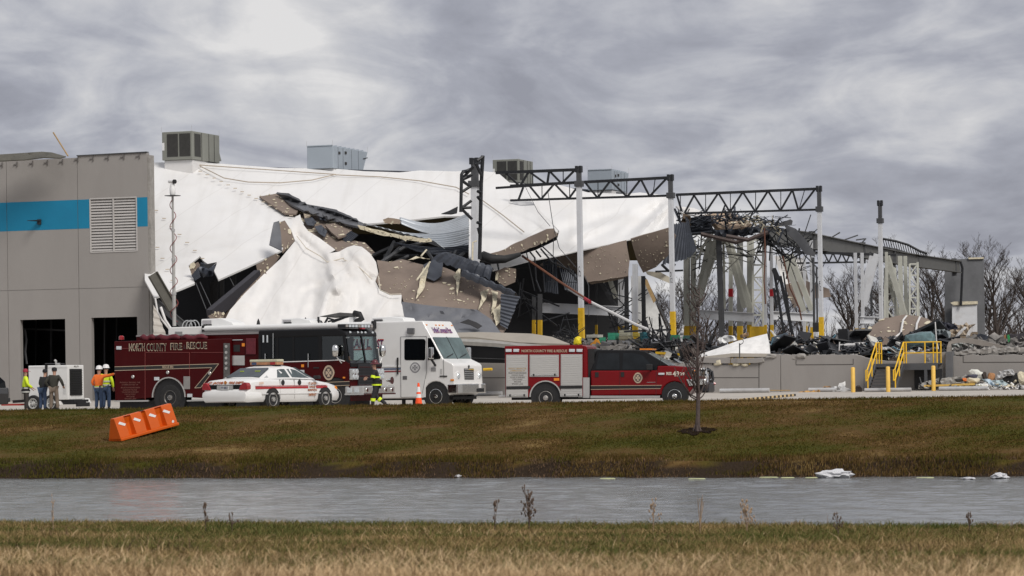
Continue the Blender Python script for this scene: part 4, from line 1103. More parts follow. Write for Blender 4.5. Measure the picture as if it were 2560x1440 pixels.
# ================================================================== standing steel, inner frames, far girder
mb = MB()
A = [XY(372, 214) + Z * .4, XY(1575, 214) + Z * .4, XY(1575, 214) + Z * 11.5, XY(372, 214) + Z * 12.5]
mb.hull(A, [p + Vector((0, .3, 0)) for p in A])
mb.build('dark_back_blocker', M_DARKIN, label='added near black wall closing the back of the shaded hall', cat='wall')  # made-up wall in near black, added to keep the open hall dark
slab = MB()
A = [TS(WS(383, 900, SF).dot(U), SF + .35, 0), TS(60, SF + .35, 0), TS(95, 330, 0), TS(-10, 330, 0)]
slab.hull([p + Z * .5 for p in A], [p + Z * 1.66 for p in A])
slab.build('floor_slab', mat('slab_grey', (.16, .155, .15), .85, var=.15), kind='structure', label='raised concrete floor of the torn open warehouse')

def column(label, px, py_top, pxb, Y, wpx, py_yel=None, cap=None, letters=None, m=None, floor=1.66, grp=None, fl=True, band=None):
 root = empty('steel_column', (*XY(pxb, Y).to_tuple()[:2], floor), label=label, cat='column', group=grp)
 off = root.location
 w = wpx / FPX * Y * .80                                            # a square tube seen 20 degrees off its face
 top = W(px, py_top, Y); base = Vector((off.x, off.y, floor))
 up = top - base
 def at(z): return base + up * ((z - floor) / (top.z - floor)) - off
 zy = W(px, py_yel, Y).z if py_yel else floor
 zt = top.z
 if cap:
  zcap = W(px, cap, Y).z
 else:
  zcap = zt
 mm = m or M_WHITEST
 mb = MB().bar(at(zy), at(zcap), w, w, up=V); mb.build('shaft', mm, root, bevel=.012)
 if py_yel:
  mb = MB().bar(at(floor), at(zy), w * 1.12, w * 1.12, up=V); mb.build('yellow_base', M_YELLOW, root, bevel=.012)
 if cap:
  MB().bar(at(zcap), at(zt), w * .92, w * .92, up=V).build('bare_top', M_GREYST, root, bevel=.01)
  MB().box(at(zcap) + Z * .06, (w * 1.7, w * 1.5, .34), Matrix.Rotation(-AL, 3, 'Z')).build('bracket', M_GREYST, root, bevel=.02)
  for s in (-1, 1):
   MB().box(at(zt) + U * s * w * .42 - Z * .02, (w * .55, w * 1.2, .38), Matrix.Rotation(-AL, 3, 'Z')).build('cap_plate', M_BLACKST, root, bevel=.02)
 if letters:
  for s, py in letters:
   p = at(W(px, py, Y).z) - V * (w / 2 + .006)
   for dt in (-.28, .0):
    pass
   text('lettering', s, M_LETTERBLK, root, p - U * w * .28, U, Z, .30, width=w * (.5 if len(s) > 1 else .32), out=-V)
 if band:
  z0 = W(px, band[1], Y).z; z1 = W(px, band[0], Y).z
  MB().bar(at(z0), at(z1), w * 1.06, w * 1.06, up=V).build('red_band', mat('band_red', (.42, .012, .02), .5), root)
 return root, at, w
cB = column('white column inside the bent black truss at the roof edge', 1187, 402, 1190, 167, 21, None, 462)
cC = column('tall white column marked C with yellow base behind the rescue truck', 1447, 422, 1456, 168, 15, 770, 462, [('C', 679), ('12', 691)])
cD = column('tall white column marked D with yellow base beside the hanging brown boards', 1676, 443, 1685, 175, 14, 779, 491, [('D', 692), ('12', 707)])
cE = column('tall white column with yellow base at the end of the third truss', 2047.5, 471, 2056, 186, 12.5, 793, 525, [('F', 715), ('12', 727)])
cG = column('free standing white column with a bare dark top and no truss', 2200, 507, 2205, 200, 12, 800, 554, [('G', 725), ('12', 738)])

def truss(label, px0, yt0, yb0, px1, yt1, yb1, Y1, webs, posts, xlen=None):
 """truss lying along the facade direction with its right end on a column at distance Y1"""
 end_t = W(px1, yt1, Y1); s = end_t.dot(V)
 root = empty('roof_truss', end_t, label=label, cat='truss')
 o = root.location
 T = lambda px, f: (WS(px, yt0 + (yt1 - yt0) * (px - px0) / (px1 - px0), s) * (1 - f) + WS(px, yb0 + (yb1 - yb0) * (px - px0) / (px1 - px0), s) * f) - o
 MB().bar(T(px0, 0), T(px1, 0), .17, .17).build('top_chord', M_BLACKST, root)
 MB().bar(T(px0, 1), T(px1, 1), .13, .13).build('bottom_chord', M_BLACKST, root)
 for a, fa, b, fb, w in webs:
  MB().bar(T(a, fa), T(b, fb), w, w).build('web_bar', M_BLACKST, root)
 for a, b in posts:
  MB().bar(T(a, 0), T(b, 1), .045, .045).build('hanger', M_BLACKST, root)
 return root
def zig(xs, start, w=.11):
 return [(xs[i], start if i % 2 == 0 else 1 - start, xs[i + 1], 1 - start if i % 2 == 0 else start, w) for i in range(len(xs) - 1)]
truss('first black roof truss ending on the column marked C', 1240, 432, 470, 1446, 424, 456, 168.3,
  zig([1262, 1300, 1322, 1368, 1373, 1404, 1438], 0) , [(1332, 1332), (1408, 1408)])
truss('second black roof truss running behind column C to column D', 1276, 465, 501, 1675, 444, 489, 175.3,
  zig([1310, 1296, ], 0) + zig([1322, 1352, 1386, 1422, 1452], 0) + zig([1462, 1494, 1526, 1568, 1602], 0) + zig([1602, 1624, 1668], 0), [(1355, 1355), (1424, 1424), (1495, 1495), (1567, 1567), (1638, 1632)])
truss('third black roof truss spanning clear sky to the next column', 1690, 487, 534, 2044, 472, 524, 186.3,
  zig([1692, 1706], 0) + zig([1710, 1732, 1765, 1796, 1826, 1855, 1889, 1917, 1954, 1981, 1996, 2040], 0)[0:0] + zig([1737, 1711], 0) + zig([1733, 1763, 1796, 1825, 1857, 1888, 1920, 1951, 1981, 1996], 0) + zig([2038, 1998], 0), [(1701, 1701), (1764, 1764), (1826, 1826), (1889, 1889), (1952, 1952), (2012, 1997)])
bt = empty('bent_truss', W(1175, 470, 159), label='black truss buckled round the white column at the roof edge', cat='truss')
def btb(name, pts, r):
 MB().tube([W(*p) - bt.location for p in pts], r, 6).build(name, M_BLACKST, bt)
btb('left_chord', [(1176, 426, 160), (1158, 429, 159.4), (1154, 436, 159.3), (1153, 480, 159.3), (1152, 530, 159.3)], .10)
btb('right_chord', [(1207, 389, 160), (1203, 460, 160), (1201, 560, 160), (1199, 648, 160)], .12)
for a, b in (((1184, 416), (1155, 447)), ((1176, 440), (1154, 450)), ((1154, 451), (1178, 468)), ((1155, 449), (1180, 436)), ((1154, 520), (1178, 502)), ((1154, 480), (1176, 466)), ((1152, 520), (1180, 548)), ((1156, 520), (1178, 519)), ((1193, 402), (1207, 392)), ((1190, 408), (1204, 440)), ((1194, 478), (1202, 482)), ((1194, 492), (1201, 500)), ((1193, 556), (1202, 560)), ((1195, 570), (1200, 590)), ((1160, 430), (1182, 420))):
 btb('web_bar', [(a[0], a[1], 159.6), (b[0], b[1], 159.8)], .085)
mb = MB().tube([W(1192, 602, 158.5), W(1182, 606, 158.5), W(1181, 650, 158.5)], .05, 5); mb.build('loose_strap', M_FOAM, label='tan strap hanging round the foot of the roof edge column', cat='strap')
mb = MB().tube([W(1306, 640, 172), W(1400, 705, 168), W(1462, 745, 165)], .07, 6); mb.build('fallen_pipe', mat('rust_pipe', (.17, .065, .035), .7), label='rusty upper length of the pipe slanting through the bay', cat='pipe')
mb = MB().tube([W(1422, 722, 167), W(1462, 748, 165), W(1590, 812, 160), W(1640, 832, 158)], .085, 7); mb.build('fallen_pipe', M_CURB, label='white pipe slanting down past the column marked C', cat='pipe')
mb = MB().tube([W(1462, 747, 164.6), W(1475, 755, 164.1)], .11, 7); mb.build('red_coupling', mat('coupling_red', (.3, .02, .03), .5), label='red coupling on the slanting white pipe', cat='coupling')
for k, (pts, lab) in enumerate((([(1325, 630, 172), (1337, 645, 171), (1340, 700, 171), (1352, 730, 170)], 'black bent rod drooping from the long ragged board'), ([(1340, 627, 172), (1352, 642, 171.6)], 'short black rod under the long ragged board'), ([(1352, 622, 172), (1380, 655, 171), (1432, 678, 170), (1438, 700, 170)], 'long black rod curling towards the column marked C'), ([(1243, 655, 170), (1250, 690, 169), (1254, 720, 168)], 'black cable beside the small shredded board'))):
 MB().tube([W(*p) for p in pts], .055, 5).build('bent_rod', M_BLACKST, label=lab, cat='rod')
for pts, lab in (([(1370, 480, 175), (1382, 560, 173), (1398, 620, 171), (1440, 668, 169)], 'thin cable trailing down the folded white roof'), ([(1310, 460, 176), (1345, 530, 175), (1375, 565, 173)], 'thin cable hanging from the first truss'), ([(1463, 690, 168), (1472, 715, 167.6), (1472, 790, 167)], 'thin grey cable hanging beside the column marked C')):
 MB().tube([W(*p) for p in pts], .022, 4).build('cable', M_GREYST, label=lab, cat='cable')

def girder(label, a, b, h, m=M_WHITEST, w=.35, name='girder'):
 pa, pb = W(*a), W(*b)
 root = MB().ibeam(pa - Z * h / 2, pb - Z * h / 2, w, h, .05)
 return root.build(name, m, label=label, cat='girder')
girder('white girder across the dark bay behind the column marked C', (1355, 757, 182), (1560, 766, 182), .62)
girder('white girder left of the thick cream column', (1740, 774, 196), (1884, 782, 196), .62)
girder('white girder right of the thick cream column', (1932, 778, 200), (2034, 784, 200), .58)
girder('short white girder stub beside the twin white columns', (2150, 791, 204), (2186, 792, 204), .50)
girder('far white girder stub past the twin columns', (2188, 785, 206), (2206, 786, 206), .25)
def post(label, a, b, Y, wpx, m, yel=None, name='steel_column', ymat=None, band=None, **k):
 """thin upright inside the frame"""
 p, q = W(a[0], a[1], Y), W(b[0], b[1], Y)
 if b[1] >= 800: q = p + (q - p) * ((p.z - 1.66) / max(.01, p.z - q.z))
 root = empty(name, q, label=label, cat='column', **k)
 w = wpx / FPX * Y * .78
 top = p - q
 if yel:
  f = (W(b[0], yel, Y).z - q.z) / max(.1, top.z)
  f = min(.9, max(.05, f))
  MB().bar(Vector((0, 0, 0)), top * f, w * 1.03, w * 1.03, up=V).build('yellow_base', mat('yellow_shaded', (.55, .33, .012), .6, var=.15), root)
  MB().ibeam(top * f, top, w, w, w * .16, up=V).build('shaft', m, root)
 else:
  MB().ibeam(Vector((0, 0, 0)), top, w, w, w * .16, up=V).build('shaft', m, root)
 if band:
  f0, f1 = ((W(a[0], y, Y).z - q.z) / max(.1, top.z) for y in band)
  MB().bar(top * f1, top * f0, w * 1.2, w * 1.2, up=V).build('red_band', mat('band_red', (.42, .012, .02), .5), root)
 return root
post('white column with yellow base at the back of the dark bay', (1553, 690), (1553, 860), 186, 16, M_WHITEST, 815)
post('grey column edging the dark bay on its left', (1350, 735), (1350, 850), 176, 12, M_GREYST, 800)
post('dark grey column further left in the dark bay', (1335, 740), (1335, 850), 178, 10, M_GREYST, 800)
post('dim column in the middle of the dark bay', (1491, 700), (1491, 850), 190, 7, M_GREYST, 812)
post('white column right of the large hanging board', (1588, 660), (1588, 840), 178, 15, M_WHITEST, 808)
post('black column right beside the white sloping sheet', (1608, 690), (1610, 830), 177, 11, M_BLACKST)
post('grey column just right of the column marked D', (1717, 640), (1717, 850), 196, 17, M_CREAMST, 815)
post('second grey column right of the column marked D', (1733, 600), (1733, 850), 196, 14, M_CREAMST, 815)
post('dark grey round pipe column under the tan roof piece', (1796, 575), (1805, 840), 190, 15, M_GREYST)
post('thin cream post beside the dark pipe column', (1808, 580), (1812, 772), 194, 6, M_CREAMST)
post('cream column carrying a red band by the pipe column', (1827, 600), (1827, 850), 200, 11, M_CREAMST, 815, band=(722, 742))
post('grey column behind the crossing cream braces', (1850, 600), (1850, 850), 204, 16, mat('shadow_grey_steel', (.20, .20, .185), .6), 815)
post('thick cream column in the middle of the lattice', (1876, 598), (1876, 850), 198, 18, M_CREAMST, 812)
post('white post on the right side of the cream lattice', (1913, 590), (1914, 840), 194, 8, M_WHITEST, 812)
post('white column with a bright red band right of the lattice', (1928, 600), (1930, 840), 194, 9, M_WHITEST, 812, band=(723, 741))
post('pale column standing left of the third truss column', (2011, 640), (2011, 800), 206, 8, M_WHITEST)
post('pale column close to the third truss column', (2028, 600), (2030, 860), 204, 9, M_WHITEST, 818)
post('yellow footed column behind the white right girder', (2013, 778), (2014, 850), 207, 12, M_CREAMST, 815)
post('left of the twin white columns with yellow feet', (2138, 632), (2142, 850), 204, 9, M_WHITEST, 821)
post('right of the twin white columns with yellow feet', (2155, 632), (2158, 850), 204, 9, M_WHITEST, 821)
post('dark post behind the free standing column', (2176, 630), (2179, 790), 214, 6, M_GREYST)
post('cream post right of the free standing column', (2216, 630), (2218, 800), 212, 8, M_CREAMST)
post('thick cream column of the right hand tower', (2250, 640), (2254, 800), 214, 12, M_CREAMST)
post('second thick cream column of the right hand tower', (2263, 640), (2266, 800), 215, 10, M_CREAMST)
post('outermost cream post of the right hand tower', (2294, 655), (2297, 795), 214, 6, M_CREAMST)
eb = empty('switch_box', W(2040, 845, 188), label='black box on grey conduits left of the third truss column', cat='box')
MB().box(Z * .35 * 2, (.38, .25, .62)).build('case', M_BLACKST, eb, bevel=.02)
MB().tube([Vector((-.1, 0, 1.0)), Vector((-.1, 0, 5.2))], .09, 6).build('conduit', M_GREYST, eb); MB().tube([Vector((.1, 0, 1.0)), Vector((.1, 0, 4.6))], .07, 6).build('conduit', M_GREYST, eb)
def brace(label, a, b, w, m, name='brace'):
 return MB().ibeam(W(*a), W(*b), w, w, w * .2, up=V).build(name, m, label=label, cat='brace')
brace('left cream brace under the tan roof piece', (1775, 600, 195), (1745, 745, 195), .34, M_CREAMST)
brace('second cream brace leaning left under the tan roof piece', (1790, 600, 194), (1745, 765, 194), .30, M_CREAMST)
brace('long cream brace leaning right to the lattice foot', (1812, 580, 196), (1862, 770, 196), .32, M_CREAMST)
brace('parallel cream brace leaning right to the lattice foot', (1822, 598, 197), (1878, 770, 197), .32, M_CREAMST)
brace('cream brace in the dark bay leaning right', (1500, 700, 188), (1540, 770, 188), .25, M_GREYST)
brace('second dim brace in the dark bay', (1525, 700, 188), (1540, 745, 188), .25, M_CREAMST)
brace('cream brace right of the black rack leaning right', (1960, 635, 202), (2010, 778, 202), .34, M_CREAMST)
brace('parallel cream brace right of the black rack', (1975, 635, 202), (2030, 776, 202), .34, M_CREAMST)
brace('white brace rising right between the twin and free standing columns', (2160, 765, 208), (2192, 635, 208), .36, M_WHITEST)
brace('shorter white brace beside the twin columns', (2150, 750, 210), (2180, 640, 210), .30, M_WHITEST)
brace('long cream brace of the right hand tower', (2218, 640, 213), (2266, 800, 213), .36, M_CREAMST)
brace('inner cream brace of the right hand tower', (2214, 670, 214), (2250, 800, 214), .26, M_CREAMST)
def lattice(label, x0, x1, y0, y1, Y, n, m, post_=False):
 root = empty('lattice_tower', W((x0 + x1) / 2, y1, Y), label=label, cat='lattice')
 o = root.location
 for x in (x0, x1):
  MB().bar(W(x, y0, Y) - o, W(x, y1, Y) - o, .14, .14).build('upright', m, root)
 for k in range(n):
  ya, yb_ = y0 + (y1 - y0) * k / n, y0 + (y1 - y0) * (k + 1) / n
  MB().bar(W(x0, ya, Y) - o, W(x1, ya, Y) - o, .10, .10).build('rung', m, root)
  MB().bar(W(x0 if k % 2 else x1, ya, Y) - o, W(x1 if k % 2 else x0, yb_, Y) - o, .09, .09).build('diagonal', m, root)
 return root
lattice('cream lattice tower between the two white girders', 1882, 1908, 600, 850, 197, 8, M_CREAMST)
lattice('cream lattice side of the right hand tower', 2274, 2294, 660, 800, 214, 5, M_CREAMST)
lattice('low cream lattice left in the right hand tower', 2212, 2238, 670, 800, 213.5, 4, M_CREAMST)
MB().hull([W(1874, 816, 195), W(1912, 816, 195), W(1912, 860, 195), W(1874, 860, 195)], [W(1874, 816, 195) + V * .3, W(1912, 816, 195) + V * .3, W(1912, 860, 195) + V * .3, W(1874, 860, 195) + V * .3]).build('yellow_guard', M_YELLOW, label='wide yellow guard at the foot of the cream lattice', cat='guard')
rk = empty('fallen_rack', W(1970, 835, 190), label='black leaning rack frame right of the red banded column', cat='rack')
for a, b, w in (((1934, 670), (1960, 835), .16), ((1950, 690), (1983, 845), .20), ((1934, 672), (1946, 700), .3), ((1944, 800), (1985, 760), .06), ((1958, 680), (1984, 860), .10), ((1950, 690), (1934, 745), .08), ((1945, 790), (1976, 830), .06), ((1934, 720), (1942, 770), .14)):
 MB().bar(W(*a, 190) - rk.location, W(*b, 190) - rk.location, w, w).build('bar', M_BLACKST, rk)
sheet('roof_remnant', [(1742, 536, 192), (1790, 530, 194), (1830, 533, 195), (1866, 548, 194), (1880, 560, 192), (1862, 568, 190), (1830, 574, 190), (1800, 572, 190), (1776, 548, 191)], mat('facer_tan2', (.36, .265, .185), .9, var=.12, scale=.7), h=10, thick=.25, wr=.25, seed=4, jag=2, flecks=20, label='tan curved roof piece lying on top of the inner frames', cat='roofing')
MB().tube([W(1770, 541, 190), W(1800, 545, 190.2), W(1845, 552, 190.5)], .05, 4).build('seam_strip', M_CURB, label='white seam strip on the tan roof piece', cat='strip')
sheet('roof_remnant', [(1690, 515, 190), (1735, 520, 192), (1772, 535, 192), (1742, 540, 190), (1706, 532, 189)], M_MEMB2, h=9, thick=.08, wr=.2, seed=9, label='white membrane scrap folded below the third truss', cat='roofing')
corr('deck_sheet', [(1722, 545, 190), (1776, 538, 190), (1792, 575, 189), (1722, 580, 189)], M_DECK, ribs=9, nu=4, amp=.1, bend=lambda u, v: -.8 * math.sin(v * 3), jag=.05, label='dark ribbed deck drooping below the tan roof piece', cat='steel deck')
sheet('scrap_or_dark_hole', [(1776, 574, 189), (1830, 574, 189), (1866, 568, 190), (1920, 566, 191), (1925, 575, 191), (1880, 588, 190), (1820, 592, 189.5), (1790, 590, 189)], M_DECK, h=8, wr=.7, wsc=(.08, .08), seed=12, jag=3, label='shredded dark deck fringe under the tan roof piece', cat='steel deck')
sheet('scrap_or_dark_hole', [(1708, 534, 188), (1726, 540, 188), (1724, 570, 188), (1708, 590, 188), (1702, 560, 188)], mat('rusty_scrap', (.10, .07, .045), .9, var=.5, scale=4), h=7, wr=.6, wsc=(.1, .1), seed=14, jag=3, label='rusty crumpled scrap beside the second truss column', cat='steel deck')
sheet('roof_remnant', [(1876, 598, 189), (1922, 580, 190), (1928, 600, 190), (1934, 620, 190), (1900, 600, 189.5)], M_BLACKST, h=8, wr=.8, wsc=(.1, .1), seed=15, jag=3, label='black shredded membrane at the end of the grey girder', cat='roofing')
rs = random.Random(5)
rb = MB()
for k in range(260):
 x = rs.uniform(1690, 1960); y = 548 + abs(x - 1830) * .05 + rs.gauss(0, 8) + (10 if x > 1900 else 0)
 c = W(x, y, rs.uniform(188.5, 191)); d = Vector((rs.gauss(0, 1), rs.gauss(0, 1), rs.gauss(0, .5))).normalized()
 rb.bar(c, c + d * rs.uniform(.3, 1.3), rs.uniform(.02, .16), rs.uniform(.015, .05))
rb.build('shredded_roofing', M_DECK, fix=False, kind='stuff', label='shreds of dark roofing matted over the inner frames')
rb = MB()
for k in range(70):
 x = rs.uniform(1855, 1950); y = 553 + (x - 1860) * .18 + rs.gauss(0, 6)
 c = W(x, y, rs.uniform(188, 190)); d = Vector((rs.gauss(0, 1), rs.gauss(0, 1), rs.gauss(0, .4))).normalized()
 rb.bar(c, c + d * rs.uniform(.15, .6), rs.uniform(.02, .14), rs.uniform(.02, .04))
rb.build('shredded_foam', M_FOAM, fix=False, kind='stuff', label='shreds of cream foam matted over the inner frames')
sheet('roof_remnant', [(1930, 562, 190), (1960, 554, 190), (1976, 548, 190), (1982, 552, 190), (1980, 562, 190), (1950, 566, 190)], M_GREYST, h=9, thick=.1, label='grey triangular metal scrap sticking up from the roof pieces', cat='scrap')
jn = 0
for a, b in (((1740, 600), (1800, 640)), ((1760, 590), (1740, 690)), ((1815, 610), (1860, 640)), ((1700, 600), (1760, 650)), ((1725, 660), (1700, 640)), ((1830, 640), (1850, 600))):
 jn += 1
def tangle(label, x0, x1, y0, y1, Y, n, seed, m=M_BLACKST, r=(.03, .08), ln=(1, 3.5)):
 rr = random.Random(seed); mb = MB()
 for k in range(n):
  c = W(rr.uniform(x0, x1), rr.uniform(y0, y1), Y + rr.uniform(-1.5, 1.5))
  d = Vector((rr.gauss(0, 1), rr.gauss(0, .6), rr.gauss(0, .9))).normalized()
  L = rr.uniform(*ln); w = rr.uniform(*r)
  mb.bar(c - d * L / 2, c + d * L / 2, w, w)
 return mb.build('steel_tangle', m, fix=False, kind='stuff', label=label)
tangle('tangle of thin black steel under the grey girder', 1930, 2020, 590, 640, 192, 34, 1)
tangle('tangle of black bars below the tan roof piece', 1725, 1800, 585, 660, 196, 34, 2)
tangle('tangle of black wire beside the white sloping sheet', 1535, 1580, 700, 840, 180, 26, 3)
tangle('pale steel scraps tangled between the cream braces', 1740, 1880, 590, 680, 193, 26, 7, m=M_CREAMST, r=(.04, .10), ln=(.8, 2.6))
tangle('dark bars tangled in front of the cream lattice', 1830, 1960, 575, 640, 191, 20, 8, r=(.03, .09), ln=(.8, 3))
tangle('dark bars hanging in the dark bay', 1290, 1440, 650, 800, 178, 18, 9, r=(.03, .09), ln=(1, 4))
tangle('dark hanging wires under the twin columns beam', 1985, 2050, 640, 700, 203, 14, 4, r=(.02, .05))
sheet('roof_remnant', [(1960, 560, 191), (1990, 572, 190), (2015, 600, 188.5), (2035, 630, 187.6), (2038, 642, 187.5), (2012, 634, 187.8), (1990, 606, 189), (1970, 585, 190)], mat('bent_sheet', (.075, .076, .08), .5), h=9, thick=.08, wr=.2, seed=18, label='dark bent sheet curling down left of the third truss column', cat='roofing')
for pts, lab in (([(1815, 590, 188), (1870, 600, 188), (1880, 596, 188), (1920, 580, 188)], 'brown bent bar lying across the top of the frames'), ([(1752, 585, 189), (1840, 606, 189), (1870, 596, 189)], 'grey bent bar sagging across the frames')):
 MB().tube([W(*p) for p in pts], .14, 5).build('bent_bar', mat('brown_bar', (.07, .05, .045), .7), label=lab, cat='bar')
MB().tube([W(1911, 570, 187.5), W(1913, 640, 187.5), W(1910, 700, 187.5), W(1914, 760, 187.5)], .05, 5).build('rusty_rod', mat('rust', (.13, .055, .035), .85), label='rusty rod hanging in front of the cream lattice', cat='rod')
MB().tube([W(1957, 640, 188.5), W(1975, 720, 188.5), W(1998, 770, 188.5), W(2004, 800, 188.5)], .05, 5).build('rusty_rod', mat('rust', (.13, .055, .035), .85), label='rusty rod curving over the white right girder', cat='rod')
sheet('far_membrane', [(1936, 640, 230), (2010, 645, 230), (2025, 720, 230), (1990, 760, 230), (1955, 700, 230)], M_MEMB2, h=16, wr=.8, seed=20, label='white membrane scrap far behind the leaning rack', cat='roofing')
sheet('insulation_board', [(1960, 712, 226), (2010, 700, 226), (2072, 722, 225), (2078, 742, 225), (2020, 748, 225), (1985, 770, 225)], M_BROWN, h=16, wr=.4, seed=21, flecks=8, label='brown board far behind the third truss column', cat='insulation board')
sheet('white_sheet', [(1578, 690, 184), (1610, 690, 184), (1672, 838, 184), (1580, 838, 184)], mat('panel_white', (.72, .72, .70), .5), h=16, thick=.15, label='white sloping sheet standing right of the dark bay', cat='roofing')
MB().bar(W(1612, 695, 182.5), W(1682, 832, 182.5), .14, .12).build('edge_bar', M_GREYST, label='dark bar along the sloping white sheet', cat='bar')
MB().hull([W(1608, 700, 182), W(1618, 698, 182), W(1640, 750, 182), W(1634, 758, 182)], [W(1608, 700, 182.4), W(1618, 698, 182.4), W(1640, 750, 182.4), W(1634, 758, 182.4)]).build('timber_strip', mat('bare_timber', (.36, .24, .11), .8), label='splintered timber strip on the sloping white sheet', cat='strip')
sheet('insulation_board', [(1614, 678, 183), (1650, 680, 183), (1676, 694, 183), (1674, 708, 183), (1645, 696, 183), (1618, 686, 183)], mat('pale_board', (.50, .46, .37), .8), h=10, thick=.08, label='pale curved board behind the column marked D', cat='insulation board')
bars('joist_rail', [((1640, 679, 182), (1706, 676, 184)), ((1655, 662, 182), (1672, 678, 183)), ((1688, 660, 183), (1676, 678, 183))], .06, M_BLACKST, 'thin black joist behind the column marked D', sq=True)

fg = empty('long_girder', W(1900, 560, 192), label='long grey girder sloping away to the standing concrete panel', cat='girder')
gp = [(1900, 566, 192), (2010, 580, 207), (2110, 601, 226), (2260, 632, 256), (2398, 653, 283)]
P = [W(*p) for p in gp]
for a, b in zip(P, P[1:]):
 hh = 1.0
 MB().ibeam(a - Z * .55 - fg.location, b - Z * .55 - fg.location, .5, 1.15, .07).build('beam', mat('girder_grey', (.095, .094, .088), .6, var=.15), fg)
for px, py, Y in ((2030, 585, 211), (2156, 612, 235), (2385, 651, 281), (2232, 628, 250)):
 p = W(px, py, Y) - fg.location
 MB().bar(p + Z * .2, p - Z * 1.5, .45, .45).build('stiffener', M_GREYST, fg)
for k, (a, b) in enumerate((((2075, 596, 219), (2100, 581, 219)), ((2110, 600, 226), (2145, 588, 226)), ((2150, 612, 233), (2165, 596, 233)), ((2140, 600, 230), (2162, 597, 230)))):
 MB().bar(W(*a) - fg.location, W(*b) - fg.location, .12, .10).build('deck_strip', M_GREYST, fg)
ft = empty('far_truss', W(2260, 615, 262), label='curved black lattice joist far behind the free standing column', cat='truss')
o = ft.location
tp = [(2207, 597), (2240, 603), (2270, 612), (2300, 628), (2318, 634)]; bt_ = [(2207, 618), (2240, 624), (2270, 634), (2300, 640), (2318, 641)]
MB().tube([W(*p, 262) - o for p in tp], .11, 5).build('top_chord', M_BLACKST, ft); MB().tube([W(*p, 262) - o for p in bt_], .11, 5).build('bottom_chord', M_BLACKST, ft)
for k in range(18):
 x = 2207 + 110 * k / 18.; x2 = x + 6
 yt = np.interp(x, [p[0] for p in tp], [p[1] for p in tp]); yb2 = np.interp(x2, [p[0] for p in bt_], [p[1] for p in bt_])
 MB().bar(W(x, yt, 262) - o, W(x2, yb2, 262) - o, .07, .07).build('web_bar', M_BLACKST, ft)
bb = empty('lower_truss', W(2080, 650, 216), label='black lattice beam crossing behind the third truss column', cat='truss')
o = bb.location
for a, b, w in (((1985, 630), (2240, 638), .18), ((1990, 658), (2160, 655), .13)):
 MB().bar(W(*a, 216) - o, W(*b, 216) - o, w, w).build('chord', M_BLACKST, bb)
for x in (2060, 2082, 2104, 2126):
 MB().bar(W(x, 632, 216) - o, W(x + 12, 656, 216) - o, .10, .10).build('web_bar', M_BLACKST, bb); MB().bar(W(x + 12, 656, 216) - o, W(x + 22, 633, 216) - o, .10, .10).build('web_bar', M_BLACKST, bb)
cp = empty('standing_wall', W(2410, 840, 285), label='tall grey concrete wall panel still standing at the far right', cat='wall panel')
o = cp.location
def slab_px(pts, Y, th, dv=Vector((0.2, 1, 0))):
 A = [W(x, y, Y) - o for x, y in pts]
 return MB().hull(A, [p + dv.normalized() * th for p in A])
slab_px([(2361, 652), (2395, 648), (2459, 643), (2463, 845), (2362, 845)], 285, .35).build('panel', M_CONCD, cp, bevel=.03)
slab_px([(2380, 759), (2442, 759), (2443, 830), (2380, 830)], 284, .6).build('white_cabinet', M_WHITEST, cp, bevel=.03)
MB().tube([W(2401, 652, 283.6) - o, W(2406, 670, 283.6) - o, W(2404, 720, 283.6) - o, W(2402, 764, 283.6) - o], .13, 6).build('downpipe', M_BLACKST, cp)
slab_px([(2376, 757), (2384, 754), (2444, 753), (2444, 760), (2384, 763)], 283.8, .5).build('foam_edge', M_FOAM, cp)
slab_px([(2420, 644), (2459, 643), (2459, 647), (2422, 648)], 284.8, .3).build('foam_edge', M_FOAM, cp)
slab_px([(2400, 832), (2444, 830), (2444, 850), (2402, 852)], 283.5, .5).build('torn_base', mat('torn_brown', (.22, .17, .12), .9, var=.3), cp)

# ================================================================== broken dock wall, stairs, bollards, debris
dw = empty('dock_wall', TS(tz(1900, 975)[0], SF, .3), label='long grey loading dock wall broken off to a ragged top', cat='wall')
def dock_panel(x0, x1, top, name='wall_panel', th=.28, s=SF, m=None, base=.22, front=0.0):
 """top: list of (px, py) from left to right along the broken edge"""
 pts = [(tz(x0 + .6, 970, s)[0], base), (tz(x1 - .6, 970, s)[0], base)] + [tz(x, y, s) for x, y in reversed(top)]
 A = [TS(t, s - front, z) for t, z in pts]; B = [TS(t, s + th, z + .02) for t, z in pts]
 mb = MB().hull(A, B)
 off = dw.location
 mb.v = [tuple(Vector(p) - off) for p in mb.v]
 return mb.build(name, m or M_TILT, dw)
rj = random.Random(11)
def jag(x0, x1, y, a=2.0, n=8):
 return [(x0 + (x1 - x0) * k / n, y + (rj.uniform(-a, a) if 0 < k < n else 0)) for k in range(n + 1)]
dock_panel(386, 800, jag(386, 800, 908, 2, 10)); dock_panel(800, 1120, jag(800, 1120, 908, 2)); dock_panel(1120, 1270, jag(1120, 1270, 908, .4))
dock_panel(1270, 1560, jag(1270, 1560, 906, 2)); dock_panel(1560, 1780, jag(1560, 1780, 908, 3, 10))
dock_panel(1780, 1897, jag(1780, 1870, 913, 1.5, 8) + [(1880, 909), (1890, 907), (1897, 904)])
dock_panel(1897, 1951.5, [(1897, 904), (1903, 902), (1908, 898), (1913, 893), (1924, 889), (1932, 887), (1946, 886), (1951, 887)])
dock_panel(1952.2, 2160, [(1952, 888), (1960, 886), (1975, 888), (1988, 887), (1992, 895), (1998, 896), (2010, 896), (2020, 889), (2040, 887), (2056, 888), (2078, 887), (2100, 888), (2130, 887), (2148, 889), (2160, 893)])
